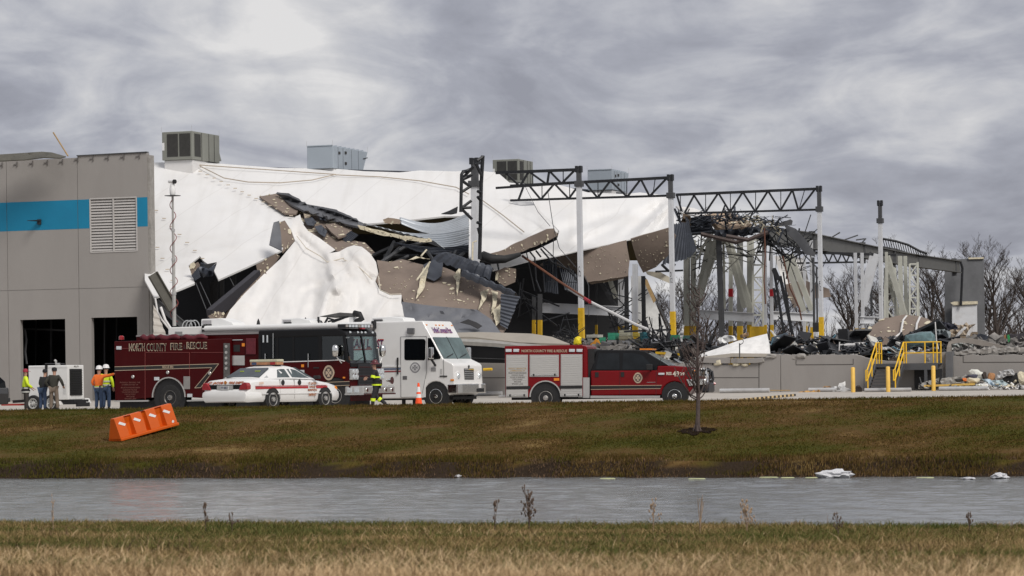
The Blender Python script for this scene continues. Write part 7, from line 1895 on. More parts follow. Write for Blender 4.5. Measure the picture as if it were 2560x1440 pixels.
for x in (ax0 + .02, ax1): MB().span((x - .06, -.22, za - .16), (x + .06, .0, za + .15)).build('awning_end', M_RUB, aw)
MB().bar((ax1 - .05, -.06, za - .1), (ax1 - .0, -.06, za - 2.1), .06, .06).build('awning_arm', M_GREYST, aw)
B.rect('side_vent', mat('vent_grey', (.25, .25, .25), .5), 438, 829, 456, 835, th=.02); B.rect('side_vent', mat('vent_mid', (.38, .38, .38), .5), 580, 828, 612, 846, th=.03)
ds = MB().hull([B.S(798, 791, 1.2), B.S(850, 781, 1.2), B.S(898, 784, 1.2), B.S(899, 791, 1.2), B.S(840, 793, 1.2)], [B.S(800, 792, 2.3), B.S(850, 784, 2.3), B.S(896, 787, 2.3), B.S(898, 793, 2.3), B.S(840, 795, 2.3)]).build('satellite_dish', mat('dish_grey', (.09, .088, .085), .5, var=.3), rt, bevel=.03)
MB().tube([B.S(885, 783, 1.0), B.S(899, 786, 1.0), B.S(905, 796, 1.0), B.S(890, 805, 1.0)], .13, 8).build('feed_arm', M_RUB, ds, smooth=True)
for a, b in (((820, 794), (812, 808)), ((822, 796), (842, 802)), ((860, 795), (830, 806)), ((870, 792), (820, 804)), ((796, 792), (796, 809))):
 MB().bar(B.S(*a, 1.2), B.S(*b, 1.2), .07, .07).build('dish_strut', M_BLACKST, ds)
MB().span(tuple(B.S(873, 808, 1.0)), (B.S(883, 808, 1.0).x, 1.3, B.S(873, 793, 1.0).z)).build('dish_post', M_WHITEP, ds)
for px in (764, 646): MB().lathe([(.09, 0), (.06, .18), (.01, .30)], (B.S(px, 808, .8).x, .8, zroof), 'z', 8).build('antenna_base', M_RUB, rt)
hp = MB()
for k in range(3):
 c = B.S(468 + k * 9, 806, .8); pts = [Vector((c.x + .26 * math.cos(a), .8, zroof + .30 * max(0, math.sin(a)))) for a in [math.pi * q / 10 for q in range(11)]]
 hp.tube(pts, .022, 5)
hp.build('roof_rail_hoops', M_CHROME, rt)
mx = B.S(436, 812, 1.25).x
def mz(py): return B.S(436, py, 1.25).z
segs = [(812, 733, .085), (733, 648, .075), (648, 575, .062), (575, 491, .052)]
ms = MB().tube([Vector((mx, 1.25, mz(a))) for a in (815, 733)], .085, 10).build('mast', mat('mast_grey', (.40, .39, .37), .45, .2), rt, smooth='auto')
for a, b, r_ in segs[1:]:
 MB().tube([Vector((mx, 1.25, mz(a))), Vector((mx, 1.25, mz(b)))], r_, 10).build('mast_section', mat('mast_grey', (.4, .39, .37), .45), ms, smooth='auto')
 MB().lathe([(r_ + .03, -.07), (r_ + .03, .05)], (mx, 1.25, mz(a)), 'z', 10).build('mast_collar', M_ALU, ms)
pts = []
for k in range(180):
 f = k / 179; py = 805 - (805 - 500) * f; amp = .20 * (1 - .35 * f)
 ph = 6.2832 * 5.6 * f + 1.2
 pts.append(Vector((mx + amp * math.cos(ph), 1.25 + amp * .7 * math.sin(ph), mz(py))))
MB().tube(pts, .018, 5).build('coiled_cable', mat('cable_red', (.20, .035, .03), .6), ms, smooth=True)
MB().box((mx, 1.25, mz(489)), (.55, .45, .035)).build('camera_plate', M_GREYST, ms)
cam_o = MB().lathe([(.11, 0), (.13, .08), (.13, .30), (.11, .34), (.115, .42), (.08, .50)], (mx, 1.25, mz(487)), 'z', 14).build('camera', M_WHITEP, ms, smooth='auto')
MB().tube([Vector((mx - .20, 1.30, mz(452.5))), Vector((mx + .10, 1.22, mz(454)))], .085, 10).build('camera_barrel', M_WHITEP, ms)
MB().tube([Vector((mx + .10, 1.22, mz(454)) ), Vector((mx + .18, 1.20, mz(454.4)))], .10, 10).build('camera_hood', M_RUB, ms)
for px in (1011, 1038): B.rect('jack_leg', M_RUB, px - 4, 996, px + 3, 1014, y=.3, th=.08)
MB().tube([B.S(1209, 924, BW - .2), B.S(1230, 923, BW - .2)], .06, 8).build('yellow_strap', M_YELLOW, rt)

T = Veh('rescue_truck', 'red crew cab rescue truck with silver roller shutters behind the sapling', 'truck', 1262, 118.5, -11)
TW, rt = 2.40, T.root
c4 = lambda x, y: (1240 + x / 4.267, 820 + y / 4.267)
xa, xb = T.S(1262, 900).x, T.S(1458, 900).x
zt, zb = T.S(1360, 863.5).z, T.S(1300, 993).z
wc = T.S(1364, 990); tz_ = .42; tar = T.S(1364, 990).x - T.S(1326, 990).x
poly = [(xa, zb), (xa, zt), (xb, zt), (xb, zb)] + [(x, z) for x, z in reversed(arch(wc.x, tz_ + .05, tar, 0, 0)) if z > zb]
MB().prism(poly, 0, TW).build('box_body', M_RED2, rt, bevel=.03)
MB().lathe([(tar - .01, .03), (tar - .01, .5)], (wc.x, 0, tz_ + .05), 'y', 24).build('wheel_well', M_RUB, rt)
mb = MB(); ap = arch(wc.x, tz_ + .05, tar + .01, 0, 0, 16)
for (a, b), (c, d_) in zip(ap, ap[1:]): mb.bar((a, -.012, b), (c, -.012, d_), .05, .055, up=Vector((0, 1, 0)))
mb.build('fender_trim', M_ALU, rt)
T.wheel(1364, 994, .42, .26, .66, rm=mat('rim_grey', (.36, .34, .32), .4, .4, var=.25, scale=12), holes=8)
def shutter(x0, y0, x1_, y1, n):
 p0, p1 = c4(x0, y0), c4(x1_, y1)
 f = T.rect('shutter_frame', M_ALU, *p0, *p1, th=.022)
 a, b = T.S(p0[0] + 3.2, p1[1] - 1.5), T.S(p1[0] - 3.2, p0[1] + 3)
 for k in range(n):
  z0 = a.z + (b.z - a.z) * k / n; z1_ = a.z + (b.z - a.z) * (k + 1) / n
  MB().span((a.x, -.034, z0 + .004), (b.x, -.01, z1_ - .004)).build('slat', M_SHUT, f, bevel=.006, seg=1)
 MB().span((a.x + .02, -.06, a.z + .02), (b.x - .02, -.03, a.z + .06)).build('pull_bar', M_CHROME, f)
 for x in (a.x + .12, b.x - .12): MB().span((x - .03, -.065, a.z - .0), (x + .03, -.03, a.z + .09)).build('latch', M_RUB, f)
shutter(108, 285, 342, 740, 18); shutter(360, 285, 672, 520, 10); shutter(692, 280, 922, 735, 18)
T.plate('stripe', M_LETTERBLK, [c4(112, 655), c4(358, 652), c4(372, 618), c4(112, 622)], th=.045); T.plate('stripe', M_LETTERBLK, [c4(690, 648), c4(920, 645), c4(920, 612), c4(672, 615)], th=.045)
T.txt('NORTH COUNTY FIRE & RESCUE', M_TAN, 1304.2, 874, 1418.2, 880.3, .02, depth=.02)
for x0, x1_ in ((105, 168), (187, 246), (780, 842), (860, 922)):
 p0, p1 = c4(x0, 224), c4(x1_, 255); T.rect('warning_light', M_LENS, *p0, *p1, th=.05, bevel=.01)
for i, (t_, x0, x1_, m_) in enumerate((('PROUDLY SERVING THE', 135, 325, 1), ('COMMUNITIES OF', 150, 310, 1), ('BELLEFONTAINE NEIGHBORS', 135, 325, 0), ('GLASGOW VILLAGE', 168, 295, 0), ('VILLAGE OF RIVERVIEW', 150, 310, 0), ('CASTLE POINT', 178, 285, 0), ('MOLINE', 196, 270, 0), ('SPANISH LAKE', 172, 290, 0))):
 y0 = 425 + i * 23.5; p0, p1 = c4(x0, y0), c4(x1_, y0 + 14)
 T.txt(t_, M_GOLD if m_ else mat('letter_grey', (.12, .11, .10), .5), p0[0], p0[1], p1[0], p1[1], .02, depth=.038)
p0, p1 = c4(618, 535), c4(675, 562); T.rect('amber_marker', M_AMBER, *p0, *p1, th=.03)
p0, p1 = c4(925, 528), c4(985, 745); T.rect('corner_guard', M_ALU, 1458.2, p0[1], 1474, p1[1], y=.02, th=.03)
MB().span((xb, .0, zb), (xb + .16, TW, zt - .05)).build('bulkhead', M_RED2, rt, bevel=.04)
MB().span((xb + .16, .22, T.S(1480, 985).z), (T.S(1480, 900).x + .06, TW - .2, T.S(1480, 872).z)).build('cab_gap', M_RUB, rt)
MB().span((xa - .35, .3, .45), (xa, TW - .3, .56)).build('step_bumper', M_ALU, rt, bevel=.02)
MB().span((xa + .2, .3, .35), (T.S(1690, 980).x, TW - .3, zb + .05)).build('chassis', M_RUB, rt)
MB().span((T.S(1445, 996).x, .1, .42), (T.S(1465, 996).x, .5, .56)).build('battery_box', M_ALU, rt)
CI = .14                                                  # the cab is narrower than the box
cy0, cy1 = CI, TW - CI
P_ = lambda x, y: T.s2(*c4(x, y), CI)
fw = T.S(*c4(1905, 740), CI); far_ = T.S(*c4(1905, 740), CI).x - T.S(*c4(1765, 740), CI).x
zd = P_(1300, 722)[1]
hz = .42
low = [(P_(1008, 455)[0], zd), P_(1008, 455), P_(1715, 452), P_(1722, 404), P_(1900, 404), P_(2060, 418), P_(2155, 440), (P_(2170, 440)[0], P_(0, 480)[1]), (P_(2170, 560)[0], P_(0, 590)[1])] + [(x, z) for x, z in reversed(arch(fw.x, hz + .06, far_, 0, 0)) if z > zd]
MB().prism(low, cy0, cy1).build('cab', M_RED2, rt, bevel=.05, seg=3)
MB().lathe([(far_ - .01, .03), (far_ - .01, .5)], (fw.x, cy0, hz + .06), 'y', 24).build('wheel_well', M_RUB, rt)
T.wheel(1686.5, 993, .42, .26, .66, y=CI + .03, rm=M_CHROME, holes=8, kind='hub')
g = [P_(1008, 457), P_(1022, 420), P_(1065, 240), P_(1090, 233), P_(1500, 236), P_(1590, 250), P_(1850, 400), P_(1722, 406), P_(1712, 457)]
A = [Vector((x, cy0 + .03 + max(0, (z - g[0][1])) * .16, z)) for x, z in g]; Bq = [Vector((x, cy1 - .03 - max(0, (z - g[0][1])) * .16, z)) for x, z in g]
MB().hull(A, Bq).build('cab_top', M_BLACK, rt, bevel=.03)
def gl(pts, name='side_window'):
 Q = [P_(*p) for p in pts]
 a = [Vector((x, cy0 + .018 + max(0, (z - g[0][1])) * .16, z)) for x, z in Q]
 return MB().hull(a, [p + Vector((0, .03, 0)) for p in a]).build(name, mat('smoke_glass', (.010, .012, .014), .05, var=.4, scale=2, spec=.28), rt)
gl([(1060, 440), (1092, 270), (1310, 268), (1318, 445)]); gl([(1345, 445), (1352, 268), (1480, 268), (1560, 290), (1690, 430), (1690, 445)])
a, b = P_(1625, 268), P_(1845, 398)
dW = Vector((b[0] - a[0], 0, b[1] - a[1])); nW = Vector((-dW.z, 0, dW.x)).normalized()
Q = [Vector((a[0], cy0 + .16, a[1])), Vector((a[0], cy1 - .16, a[1])), Vector((b[0], cy1 - .06, b[1])), Vector((b[0], cy0 + .06, b[1]))]
MB().hull([p + nW * .012 for p in Q], [p - nW * .02 for p in Q]).build('windscreen', mat('pale_screen', (.22, .27, .28), .06, var=.3, scale=2), rt)
zl_ = P_(0, 455)[1]
for x0, y0, x1_, y1 in ((1058, 472, 1095, 524), (1333, 470, 1368, 520)):
 T.rect('door_handle', M_LETTERBLK, *c4(x0, y0), *c4(x1_, y1), y=CI, th=.02)
for x in (1322, 1712): T.line('door_seam', mat('seam_red2', (.08, .006, .008), .5), [c4(x, 460), c4(x - (4 if x > 1500 else 0), 712)], .014, y=CI)
T.plate('stripe', M_LETTERBLK, [c4(1012, 650), c4(1760, 640), c4(1768, 616), c4(1012, 620)], y=CI, th=.012)
T.line('stripe_edge', M_TAN, [c4(1012, 616), c4(1770, 611)], .018, y=CI, th=.018); T.line('stripe_edge', M_TAN, [c4(1012, 656), c4(1755, 646)], .018, y=CI, th=.018)
crest_v = crest(T, *c4(1514, 532), 22, 27, M_TAN, mat('crest_dark', (.07, .055, .05), .5), y=CI)
T.rect('running_board', M_ALU, *c4(1008, 722), *c4(1750, 750), y=CI - .16, th=.05, bevel=.01)
T.rect('warning_light', M_LENS, *c4(1733, 478), *c4(1798, 500), y=CI, th=.05, bevel=.01)
for t_, x0, x1_, y0, y1 in (('RES', 1818, 1875, 470, 500), ('49', 1885, 1955, 462, 514), ('29', 1962, 2015, 474, 502)):
 p0, p1 = c4(x0, y0), c4(x1_, y1); T.txt(t_, mat('pale_letter', (.62, .56, .48), .5), p0[0], p0[1], p1[0], p1[1], .03, y=CI, depth=.02)
T.line('badge_line', M_CHROME, [c4(1610, 580), c4(1700, 578)], .012, y=CI)
m_ = T.rect('mirror', M_RUB, *c4(1603, 385), *c4(1672, 450), y=CI - .22, th=.10, bevel=.03)
MB().bar(T.S(*c4(1640, 440), CI - .2), T.S(*c4(1655, 448), CI), .06, .06).build('mirror_arm', M_RUB, m_)
for k in range(6):
 p = T.S(*c4(1545 + k * 22, 235), .9); MB().span((p.x, .6, p.z), (p.x + .08, 1.8, p.z + .06)).build('roof_beacon', M_AMBER, rt)
MB().tube([T.S(*c4(1757, 402), CI), T.S(*c4(1757, 325), CI)], .012, 4).build('aerial', M_RUB, rt)
xf = P_(2170, 480)[0]
zH0, zH1 = P_(0, 545)[1], P_(0, 470)[1]
h_ = MB().prism([(xf - .32, zH0), (xf - .36, zH0 + .1), (xf - .30, zH1), (xf + .03, zH1), (xf + .03, zH0)], cy0 - .012, cy0 + .42).build('headlight', M_CHROME, rt, bevel=.02)
MB().prism([(xf - .27, zH0 + .04), (xf - .25, zH1 - .04), (xf - .13, zH1 - .04), (xf - .11, zH0 + .04)], cy0 - .022, cy0).build('amber_lens', M_AMBER, h_); MB().prism([(xf - .09, zH0 + .04), (xf - .11, zH1 - .04), (xf + .0, zH1 - .04), (xf + .0, zH0 + .04)], cy0 - .022, cy0).build('clear_lens', M_LENS, h_)
MB().span((xf - .02, cy0 + .42, zH0), (xf + .04, cy1 - .1, zH1 + .02)).build('grille', M_CHROME, rt, bevel=.02)
for k in range(4): MB().span((xf + .04, cy0 + .5, zH0 + .04 + k * .07), (xf + .05, cy1 - .2, zH0 + .08 + k * .07)).build('grille_slot', M_RUB, rt)
MB().prism([(P_(2020, 0)[0], P_(0, 575)[1]), (P_(2230, 0)[0], P_(0, 575)[1]), (P_(2230, 0)[0], P_(0, 640)[1]), (P_(2050, 0)[0], P_(0, 655)[1])], cy0 - .05, cy1 + .05).build('bumper', M_CHROME, rt, bevel=.04)
bb_ = MB().span((xf - .02, cy0 + .1, P_(0, 720)[1]), (xf + .36, cy1 - .1, P_(0, 610)[1])).build('winch_bumper', M_BLACKST, rt, bevel=.08)
for y in (cy0 + .35, cy1 - .45):
 MB().tube([Vector((xf + .10, y, P_(0, 650)[1])), Vector((xf + .22, y, P_(0, 560)[1])), Vector((xf + .22, y, P_(0, 480)[1])), Vector((xf + .10, y, P_(0, 462)[1]))], .05, 8).build('brush_guard', M_CHROME if y < 1 else M_BLACKST, rt, smooth=True)
for zz in (480, 530):
 MB().tube([Vector((xf + .21, cy0 + .2, P_(0, zz)[1])), Vector((xf + .21, cy1 - .3, P_(0, zz)[1]))], .04, 8).build('brush_guard', M_BLACKST, rt)
MB().tube([Vector((xf + .08, cy1 - .5, P_(0, 480)[1])), Vector((xf + .30, cy1 - .4, P_(0, 500)[1])), Vector((xf + .33, cy1 - .4, P_(0, 580)[1])), Vector((xf + .24, cy1 - .5, P_(0, 640)[1]))], .06, 8).build('brush_guard', M_BLACKST, rt, smooth=True)
MB().span((xf + .25, cy0 + .40, P_(0, 640)[1]), (xf + .28, cy0 + .62, P_(0, 520)[1])).build('tow_strap', mat('strap_pale', (.45, .47, .52), .5), rt)
MB().lathe([(.06, 0), (.03, .08)], (xf + .36, cy1 - .3, P_(0, 625)[1]), 'x', 8).build('red_hook', M_REDLENS, rt)

S_ = Veh('sedan_car', 'white fire department sedan with red side stripe parked at the edge of the grass', 'car', 619, 97.3, 57, z0=.19)
rt, CWid, CL = S_.root, 1.99, 5.39
def section(x, w, zb, zt, sh=.10, belt=None):
 h = CWid / 2
 pts = [(-w + .10, zb), (-w + .02, zb + .10), (-w, zb + (zt - zb) * .55), (-w + .03, zt - sh), (-w + .12, zt - .025), (-w + .35, zt)]
 pts = pts + [(-a, b) for a, b in reversed(pts)]
 return [Vector((x, h + a, b)) for a, b in pts]
st_ = [(0.0, .86, .36, .60), (.04, .92, .30, .66), (.16, .96, .27, .94), (.28, .97, .26, 1.00), (.9, .985, .25, 1.045), (1.5, .995, .24, 1.04), (2.6, .995, .23, 1.02), (3.6, .99, .23, 1.00), (4.0, .985, .23, .97), (4.7, .965, .24, .88), (5.12, .91, .27, .80), (5.30, .83, .30, .68), (5.39, .70, .36, .58)]
MB().loft([section(*q) for q in st_]).build('body', M_WHITE, rt, smooth='auto')
MB().loft([section(-.06, .80, .34, .58, .05), section(-.03, .93, .28, .63, .05), section(.10, 1.0, .24, .645, .05), section(.75, 1.003, .26, .62, .05)]).build('bumper', M_WHITE, rt, smooth='auto')
MB().loft([section(4.75, .985, .25, .60, .05), section(5.25, .90, .25, .62, .05), section(5.42, .74, .30, .58, .05)]).build('bumper', M_WHITE, rt, smooth='auto')
h = CWid / 2
def gsec(x, wb, wt, zb, zt):
 pts = [(-wb, zb), (-wb + .03, zb + .04), (-wt - .04, zt - .09), (-wt + .06, zt - .02), (-wt * .5, zt + .012)]
 return [Vector((x, h + a, b)) for a, b in pts + [(-a, b) for a, b in reversed(pts)]]
gs = [(.92, .80, .76, 1.02, 1.05), (1.35, .86, .72, 1.02, 1.235), (1.72, .88, .66, 1.02, 1.40), (2.1, .89, .66, 1.02, 1.455), (2.7, .89, .66, 1.02, 1.465), (3.05, .88, .64, 1.01, 1.42), (3.5, .87, .70, 1.0, 1.22), (3.95, .84, .78, .97, 1.0)]
MB().loft([gsec(*q) for q in gs]).build('cabin', M_WHITE, rt, smooth='auto')
def gpt(x, f, off=.006):
 """point on the right cabin side at length x and height fraction f"""
 xs = [q[0] for q in gs]
 wb, wt, zb, zt = (np.interp(x, xs, [q[i] for q in gs]) for i in (1, 2, 3, 4))
 a, b = (-wb + .03, zb + .04), (-wt - .04, zt - .09)
 return Vector((x, h + a[0] + (b[0] - a[0]) * f - off, a[1] + (b[1] - a[1]) * f))
cglass = mat('car_glass', (.055, .072, .078), .05, var=.5, scale=2.5)
def cwin(xs_b, xs_t, name='side_window'):
 P = [gpt(xs_b[0], .02), gpt(xs_b[1], .02), gpt(xs_t[1], .95), gpt((xs_t[0] + xs_t[1]) / 2, .97), gpt(xs_t[0], .95)]
 return MB().hull(P, [p + Vector((0, .03, 0)) for p in P]).build(name, cglass, rt)
cwin((1.80, 2.50), (1.98, 2.38)); cwin((2.62, 3.62), (2.50, 3.06))
P = [Vector((1.00, h - .70, 1.075)), Vector((1.00, h + .70, 1.075)), Vector((1.66, h + .60, 1.375)), Vector((1.66, h - .60, 1.375))]
nb_ = (P[1] - P[0]).cross(P[3] - P[0]).normalized()
if nb_.z < 0: nb_ = -nb_
rw = MB().hull([p + nb_ * .03 for p in P], [p - nb_ * .05 for p in P]).build('rear_window', mat('rear_glass', (.040, .050, .055), .06, var=.5, scale=2), rt)
for y0, n_ in ((h - .42, 4), (h + .28, 3)):
 for k in range(n_):
  q = P[0].lerp(P[3], .62); MB().box(Vector((q.x, y0 + k * .055, q.z)) + nb_ * .035, (.035, .04, .035)).build('reflector_decal', mat('decal_lime', (.45, .55, .08), .4), rt)
P = [Vector((3.14, h - .58, 1.385)), Vector((3.14, h + .58, 1.385)), Vector((3.92, h + .74, 1.02)), Vector((3.92, h - .74, 1.02))]
MB().hull([p + Vector((.02, 0, .03)) for p in P], [p - Vector((.02, 0, .05)) for p in P]).build('windscreen', cglass, rt)
def rear(name, m, y0, y1, z0, z1, x=.05, th=.05, **k): return MB().span((x - th, h + y0, z0), (x + .06, h + y1, z1)).build(name, m, rt, **k)
rear('rear_panel', M_BLACK, -.72, .72, .655, .84, .10)
for s_ in (-1, 1):
 yy = [(s_ * .60, .66), (s_ * .96, .67), (s_ * .97, .80), (s_ * .92, .90), (s_ * .80, .915), (s_ * .66, .80)]
 MB().prism([(h + a, b) for a, b in yy], .01, .22, axis='x').build('tail_lamp', M_REDLENS, rt, bevel=.02)
rear('plate_frame', M_ALU, -.34, .34, .67, .82, .05, .02); rear('number_plate', mat('plate_white', (.55, .55, .55), .4), -.17, .17, .675, .80, .03, .02)
text('lettering', 'FP 8801', mat('plate_navy', (.05, .06, .12), .5), rt, (.005, h + .14, .70), Vector((0, -1, 0)), Z, .08, width=.28, bold=.01, out=Vector((-1, 0, 0)))
ogold = mat('orange_gold', (.55, .20, .03), .5)
for t_, y0, y1 in (('ST. JACOB', .78, .16), ('FIRE DEPT.', -.10, -.72)):
 text('lettering', t_, mat('decal_red', (.40, .02, .02), .5), rt, (.13, h + y0 + .01, .862), Vector((0, -1, 0)), Vector((.3, 0, 1)), .085, width=y0 - y1 + .02, bold=.035, depth=.012, shear=.25, out=Vector((-1, 0, .2)))
 text('lettering', t_, ogold, rt, (.13, h + y0, .868), Vector((0, -1, 0)), Vector((.3, 0, 1)), .075, width=y0 - y1, bold=.0, depth=.018, shear=.25, out=Vector((-1, 0, .2)))
MB().lathe([(.06, 0), (.05, .02)], (.11, h + .04, .915), 'x', 12).build('trunk_emblem', ogold, rt)
def sidebox(name, m, x0, x1_, z0, z1_, y=-.012, **k): return MB().span((x0, y, z0), (x1_, y + .05, z1_)).build(name, m, rt, **k)
sred = mat('stripe_red', (.38, .018, .022), .4)
for x0, x1_ in ((.45, 3.35), (3.82, 4.45)):
 sidebox('side_stripe', sred, x0, x1_, .685, .755, -.006); sidebox('side_stripe', sred, x0, x1_, .775, .79, -.006)
for x in (1.95, 2.88): MB().lathe([(.03, 0), (.10, .01)], (x, -.0, .89), 'y', 12).build('door_handle', M_RUB, rt)
for x in (1.78, 2.58, 3.72): sidebox('door_seam', mat('seam_pale', (.45, .44, .43), .6), x, x + .008, .34, 1.0, -.004)
text('lettering', '2101', ogold, rt, (.62, -.012, .845), Vector((1, 0, 0)), Z, .075, width=.22, bold=.02, out=Vector((0, -1, 0)))
for t_, z_, w_, hh in (('ST. JACOB', .82, .42, .07), ('TOWNSHIP', .705, .34, .055), ('FIRE PROTECTION', .60, .50, .055), ('DISTRICT', .43, .42, .07)):
 text('lettering', t_, mat('decal_maroon', (.20, .03, .02), .5), rt, (3.58 - w_ / 2 - .008, -.010, z_ - .006), Vector((1, 0, 0)), Z, hh + .012, width=w_ + .016, bold=.04, depth=.004, out=Vector((0, -1, 0)))
 text('lettering', t_, ogold, rt, (3.58 - w_ / 2, -.010, z_), Vector((1, 0, 0)), Z, hh, width=w_, bold=.0, depth=.008, out=Vector((0, -1, 0)))
sidebox('rub_strip', mat('rub_white', (.62, .61, .6), .5), .8, 4.7, .50, .53, -.012)
MB().prism([(4.98, .70), (5.14, .63), (5.16, .68), (5.08, .76)], .095, .13).build('side_marker', M_AMBER, rt)
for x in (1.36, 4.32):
 MB().lathe([(.39, .0), (.39, .28)], (x, -.006, .34), 'y', 28).build('wheel_well_dark', M_RUB, rt)  # black disc on the body side, standing in for the shade of the wheel well
 w_ = wheel(rt, Vector((x, -.025, .33)), .335, .22, .68, 'hub', mat('hubcap', (.42, .41, .39), .35, .5, var=.2, scale=12), 10)
 wheel(rt, Vector((x, CWid - .2, .33)), .335, .22, .68)
MB().span((3.70, -.18, 1.0), (3.86, .06, 1.12)).build('mirror', M_RUB, rt, bevel=.03)
lb = MB().span((2.15, h - .58, 1.50), (2.52, h + .58, 1.60)).build('light_bar', mat('bar_amber', (.42, .20, .10), .3, var=.4, scale=5), rt, bevel=.02)
MB().span((2.14, h - .60, 1.60), (2.53, h + .60, 1.69)).build('bar_lid', mat('bar_cream', (.50, .48, .34), .4, var=.1), lb, bevel=.03)
for y, m_ in ((-.50, M_REDLENS), (.30, mat('lens_blue', (.05, .07, .14), .2))): MB().span((2.138, h + y, 1.51), (2.15, h + y + .2, 1.59)).build('lens', m_, lb)
MB().span((2.2, h - .5, 1.455), (2.48, h + .5, 1.51)).build('bar_foot', M_RUB, lb)

G = Veh('generator_trailer', 'white towed generator with a black louvred end beside the wall', 'generator', 170, 124, -24)
rt = G.root
gx0 = G.S(71, 950).x; gz1, gz0 = G.S(120, 913.5).z, G.S(120, 1000).z
gw = (G.F(211, 950, 0) - G.F(171, 950, 0)).y
MB().span((gx0, 0, gz0), (0, gw, gz1)).build('housing', M_WHITE, rt, bevel=.03)
fr_ = MB().span((-.01, gw * .10, G.F(190, 988, 0).z), (.02, gw * .86, G.F(190, 922, 0).z)).build('louvre', M_RUB, rt)
z0_, z1_ = G.F(190, 988, 0).z, G.F(190, 922, 0).z
for k in range(11):
 z = z0_ + (z1_ - z0_) * (k + .3) / 11; MB().bar((.03, gw * .12, z), (.03, gw * .84, z), .05, .02).build('slat', M_BLACKST, fr_)
G.rect('housing_seam', mat('seam_pale', (.45, .44, .43), .6), 71, 919, 169, 920, th=.008); G.rect('control_door', mat('panel_pale2', (.58, .58, .57), .5), 158, 960, 165, 985, th=.012)
text('lettering', 'MQ 70', mat('letter_grey', (.12, .11, .10), .5), rt, (.012, gw * .38, z1_ + .07), Vector((0, 1, 0)), Z, .07, width=.35, bold=.02, out=Vector((1, 0, 0)))
MB().span((gx0 - .2, .1, gz0 - .2), (.25, gw - .05, gz0)).build('chassis', M_BLACKST, rt)
for px in (82, 126): G.wheel(px, 1016, .36, .2, .62, y=-.1, rm=mat('rim_white', (.5, .5, .48), .4))
MB().prism([(G.S(136, 1000).x, .42), (G.S(150, 1000).x, .46), (G.S(155, 1000).x, .30), (G.S(150, 1000).x, .30)], -.15, .15).build('mudguard', M_WHITE, rt)
MB().prism([(.05, gz0 + .06), (.18, gz0 + .05), (.28, gz0 - .16), (.05, gz0 - .14)], gw - .25, gw + .12).build('mudguard', M_WHITE, rt)
MB().span((.22, gw * .2, gz0 - .30), (.28, gw, gz0 - .12)).build('tail_beam', M_BLACKST, rt)
MB().tube([G.S(150, 910, .6), G.S(140, 909.5, .6), G.S(140, 903, .6), G.S(137, 900, .6)], .05, 6).build('exhaust', M_ALU, rt); MB().bar(G.S(113, 909, .6), G.S(161, 909, .6), .04, .03).build('roof_rail', M_GREYST, rt)
G.rect('strap', M_LETTERBLK, 113, 912, 119, 960, th=.02)
MB().bar((gx0 - 1.2, gw / 2, .45), (gx0 - .1, gw / 2, .5), .12, .12).build('tow_bar', M_RUB, rt); MB().span((gx0 - 1.6, .3, .28), (gx0 - .6, gw - .3, .36)).build('tow_tray', mat('tray_red', (.35, .03, .02), .5), rt)
K = Veh('dark_car', 'rear corner of a dark car cut off at the left edge', 'car', -6, 122, 205)
rt = K.root
MB().loft([[Vector((x, y, z)) for y, z in ((0.1, .35), (0.0, .8), (.05, 1.05), (1.75, 1.05), (1.8, .8), (1.7, .35))] for x in (.0, .3, 3.9, 4.6)]).build('body', mat('car_black', (.02, .02, .022), .25, coat=.5), rt, bevel=.05)
MB().loft([[Vector((x, y, z)) for y, z in ((.08, 1.04), (.22, zt_), (1.58, zt_), (1.72, 1.04))] for x, zt_ in ((.1, 1.3), (.6, 1.75), (2.6, 1.78), (3.4, 1.1))]).build('cabin', M_DARKGLASS, rt, bevel=.03)
for x in (.85, 3.7):
 for y in (.0, 1.58): wheel(rt, Vector((x, y, .36)), .36, .22, .62)
MB().span((-.03, .15, .7), (.02, .45, .9)).build('tail_lamp', M_REDLENS, rt); MB().span((-.06, .05, .45), (.05, 1.75, .62)).build('bumper', M_RUB, rt, bevel=.02)

# ================================================================== people
M_SKIN = mat('skin', (.42, .24, .17), .6, var=.05); M_HIVIS = mat('hi_vis_yellow', (.62, .78, .02), .6, var=.08, scale=8); M_HIORANGE = mat('hi_vis_orange', (.85, .17, .02), .6, var=.08, scale=8)
M_JEANS = mat('denim', (.045, .075, .14), .85, var=.25, scale=6); M_KHAKI = mat('khaki', (.16, .125, .095), .85, var=.15, scale=6); M_COAT = mat('black_coat', (.012, .012, .014), .8, var=.3, scale=6)
M_OLIVE = mat('olive_coat', (.028, .027, .020), .85, var=.3, scale=6); M_TURN = mat('turnout', (.015, .014, .018), .8, var=.3, scale=6); M_SILVER = mat('reflective_tape', (.45, .45, .42), .5); M_DKTR = mat('dark_trousers', (.035, .03, .028), .85, var=.2, scale=6)
def skin(name, nodes, edges, m, parent, root=0, sub=2):
 me = bpy.data.meshes.new(name); me.from_pydata([n[:3] for n in nodes], edges, []); me.materials.append(m)
 o = link(name, me, parent)
 o.modifiers.new('skin', 'SKIN').use_smooth_shade = True
 for i, n in enumerate(nodes):
  v = me.skin_vertices[0].data[i]; r = n[3]; v.radius = (r if isinstance(r, tuple) else (r, r)); v.use_root = i == root
 s = o.modifiers.new('sub', 'SUBSURF'); s.levels = s.render_levels = sub
 return o
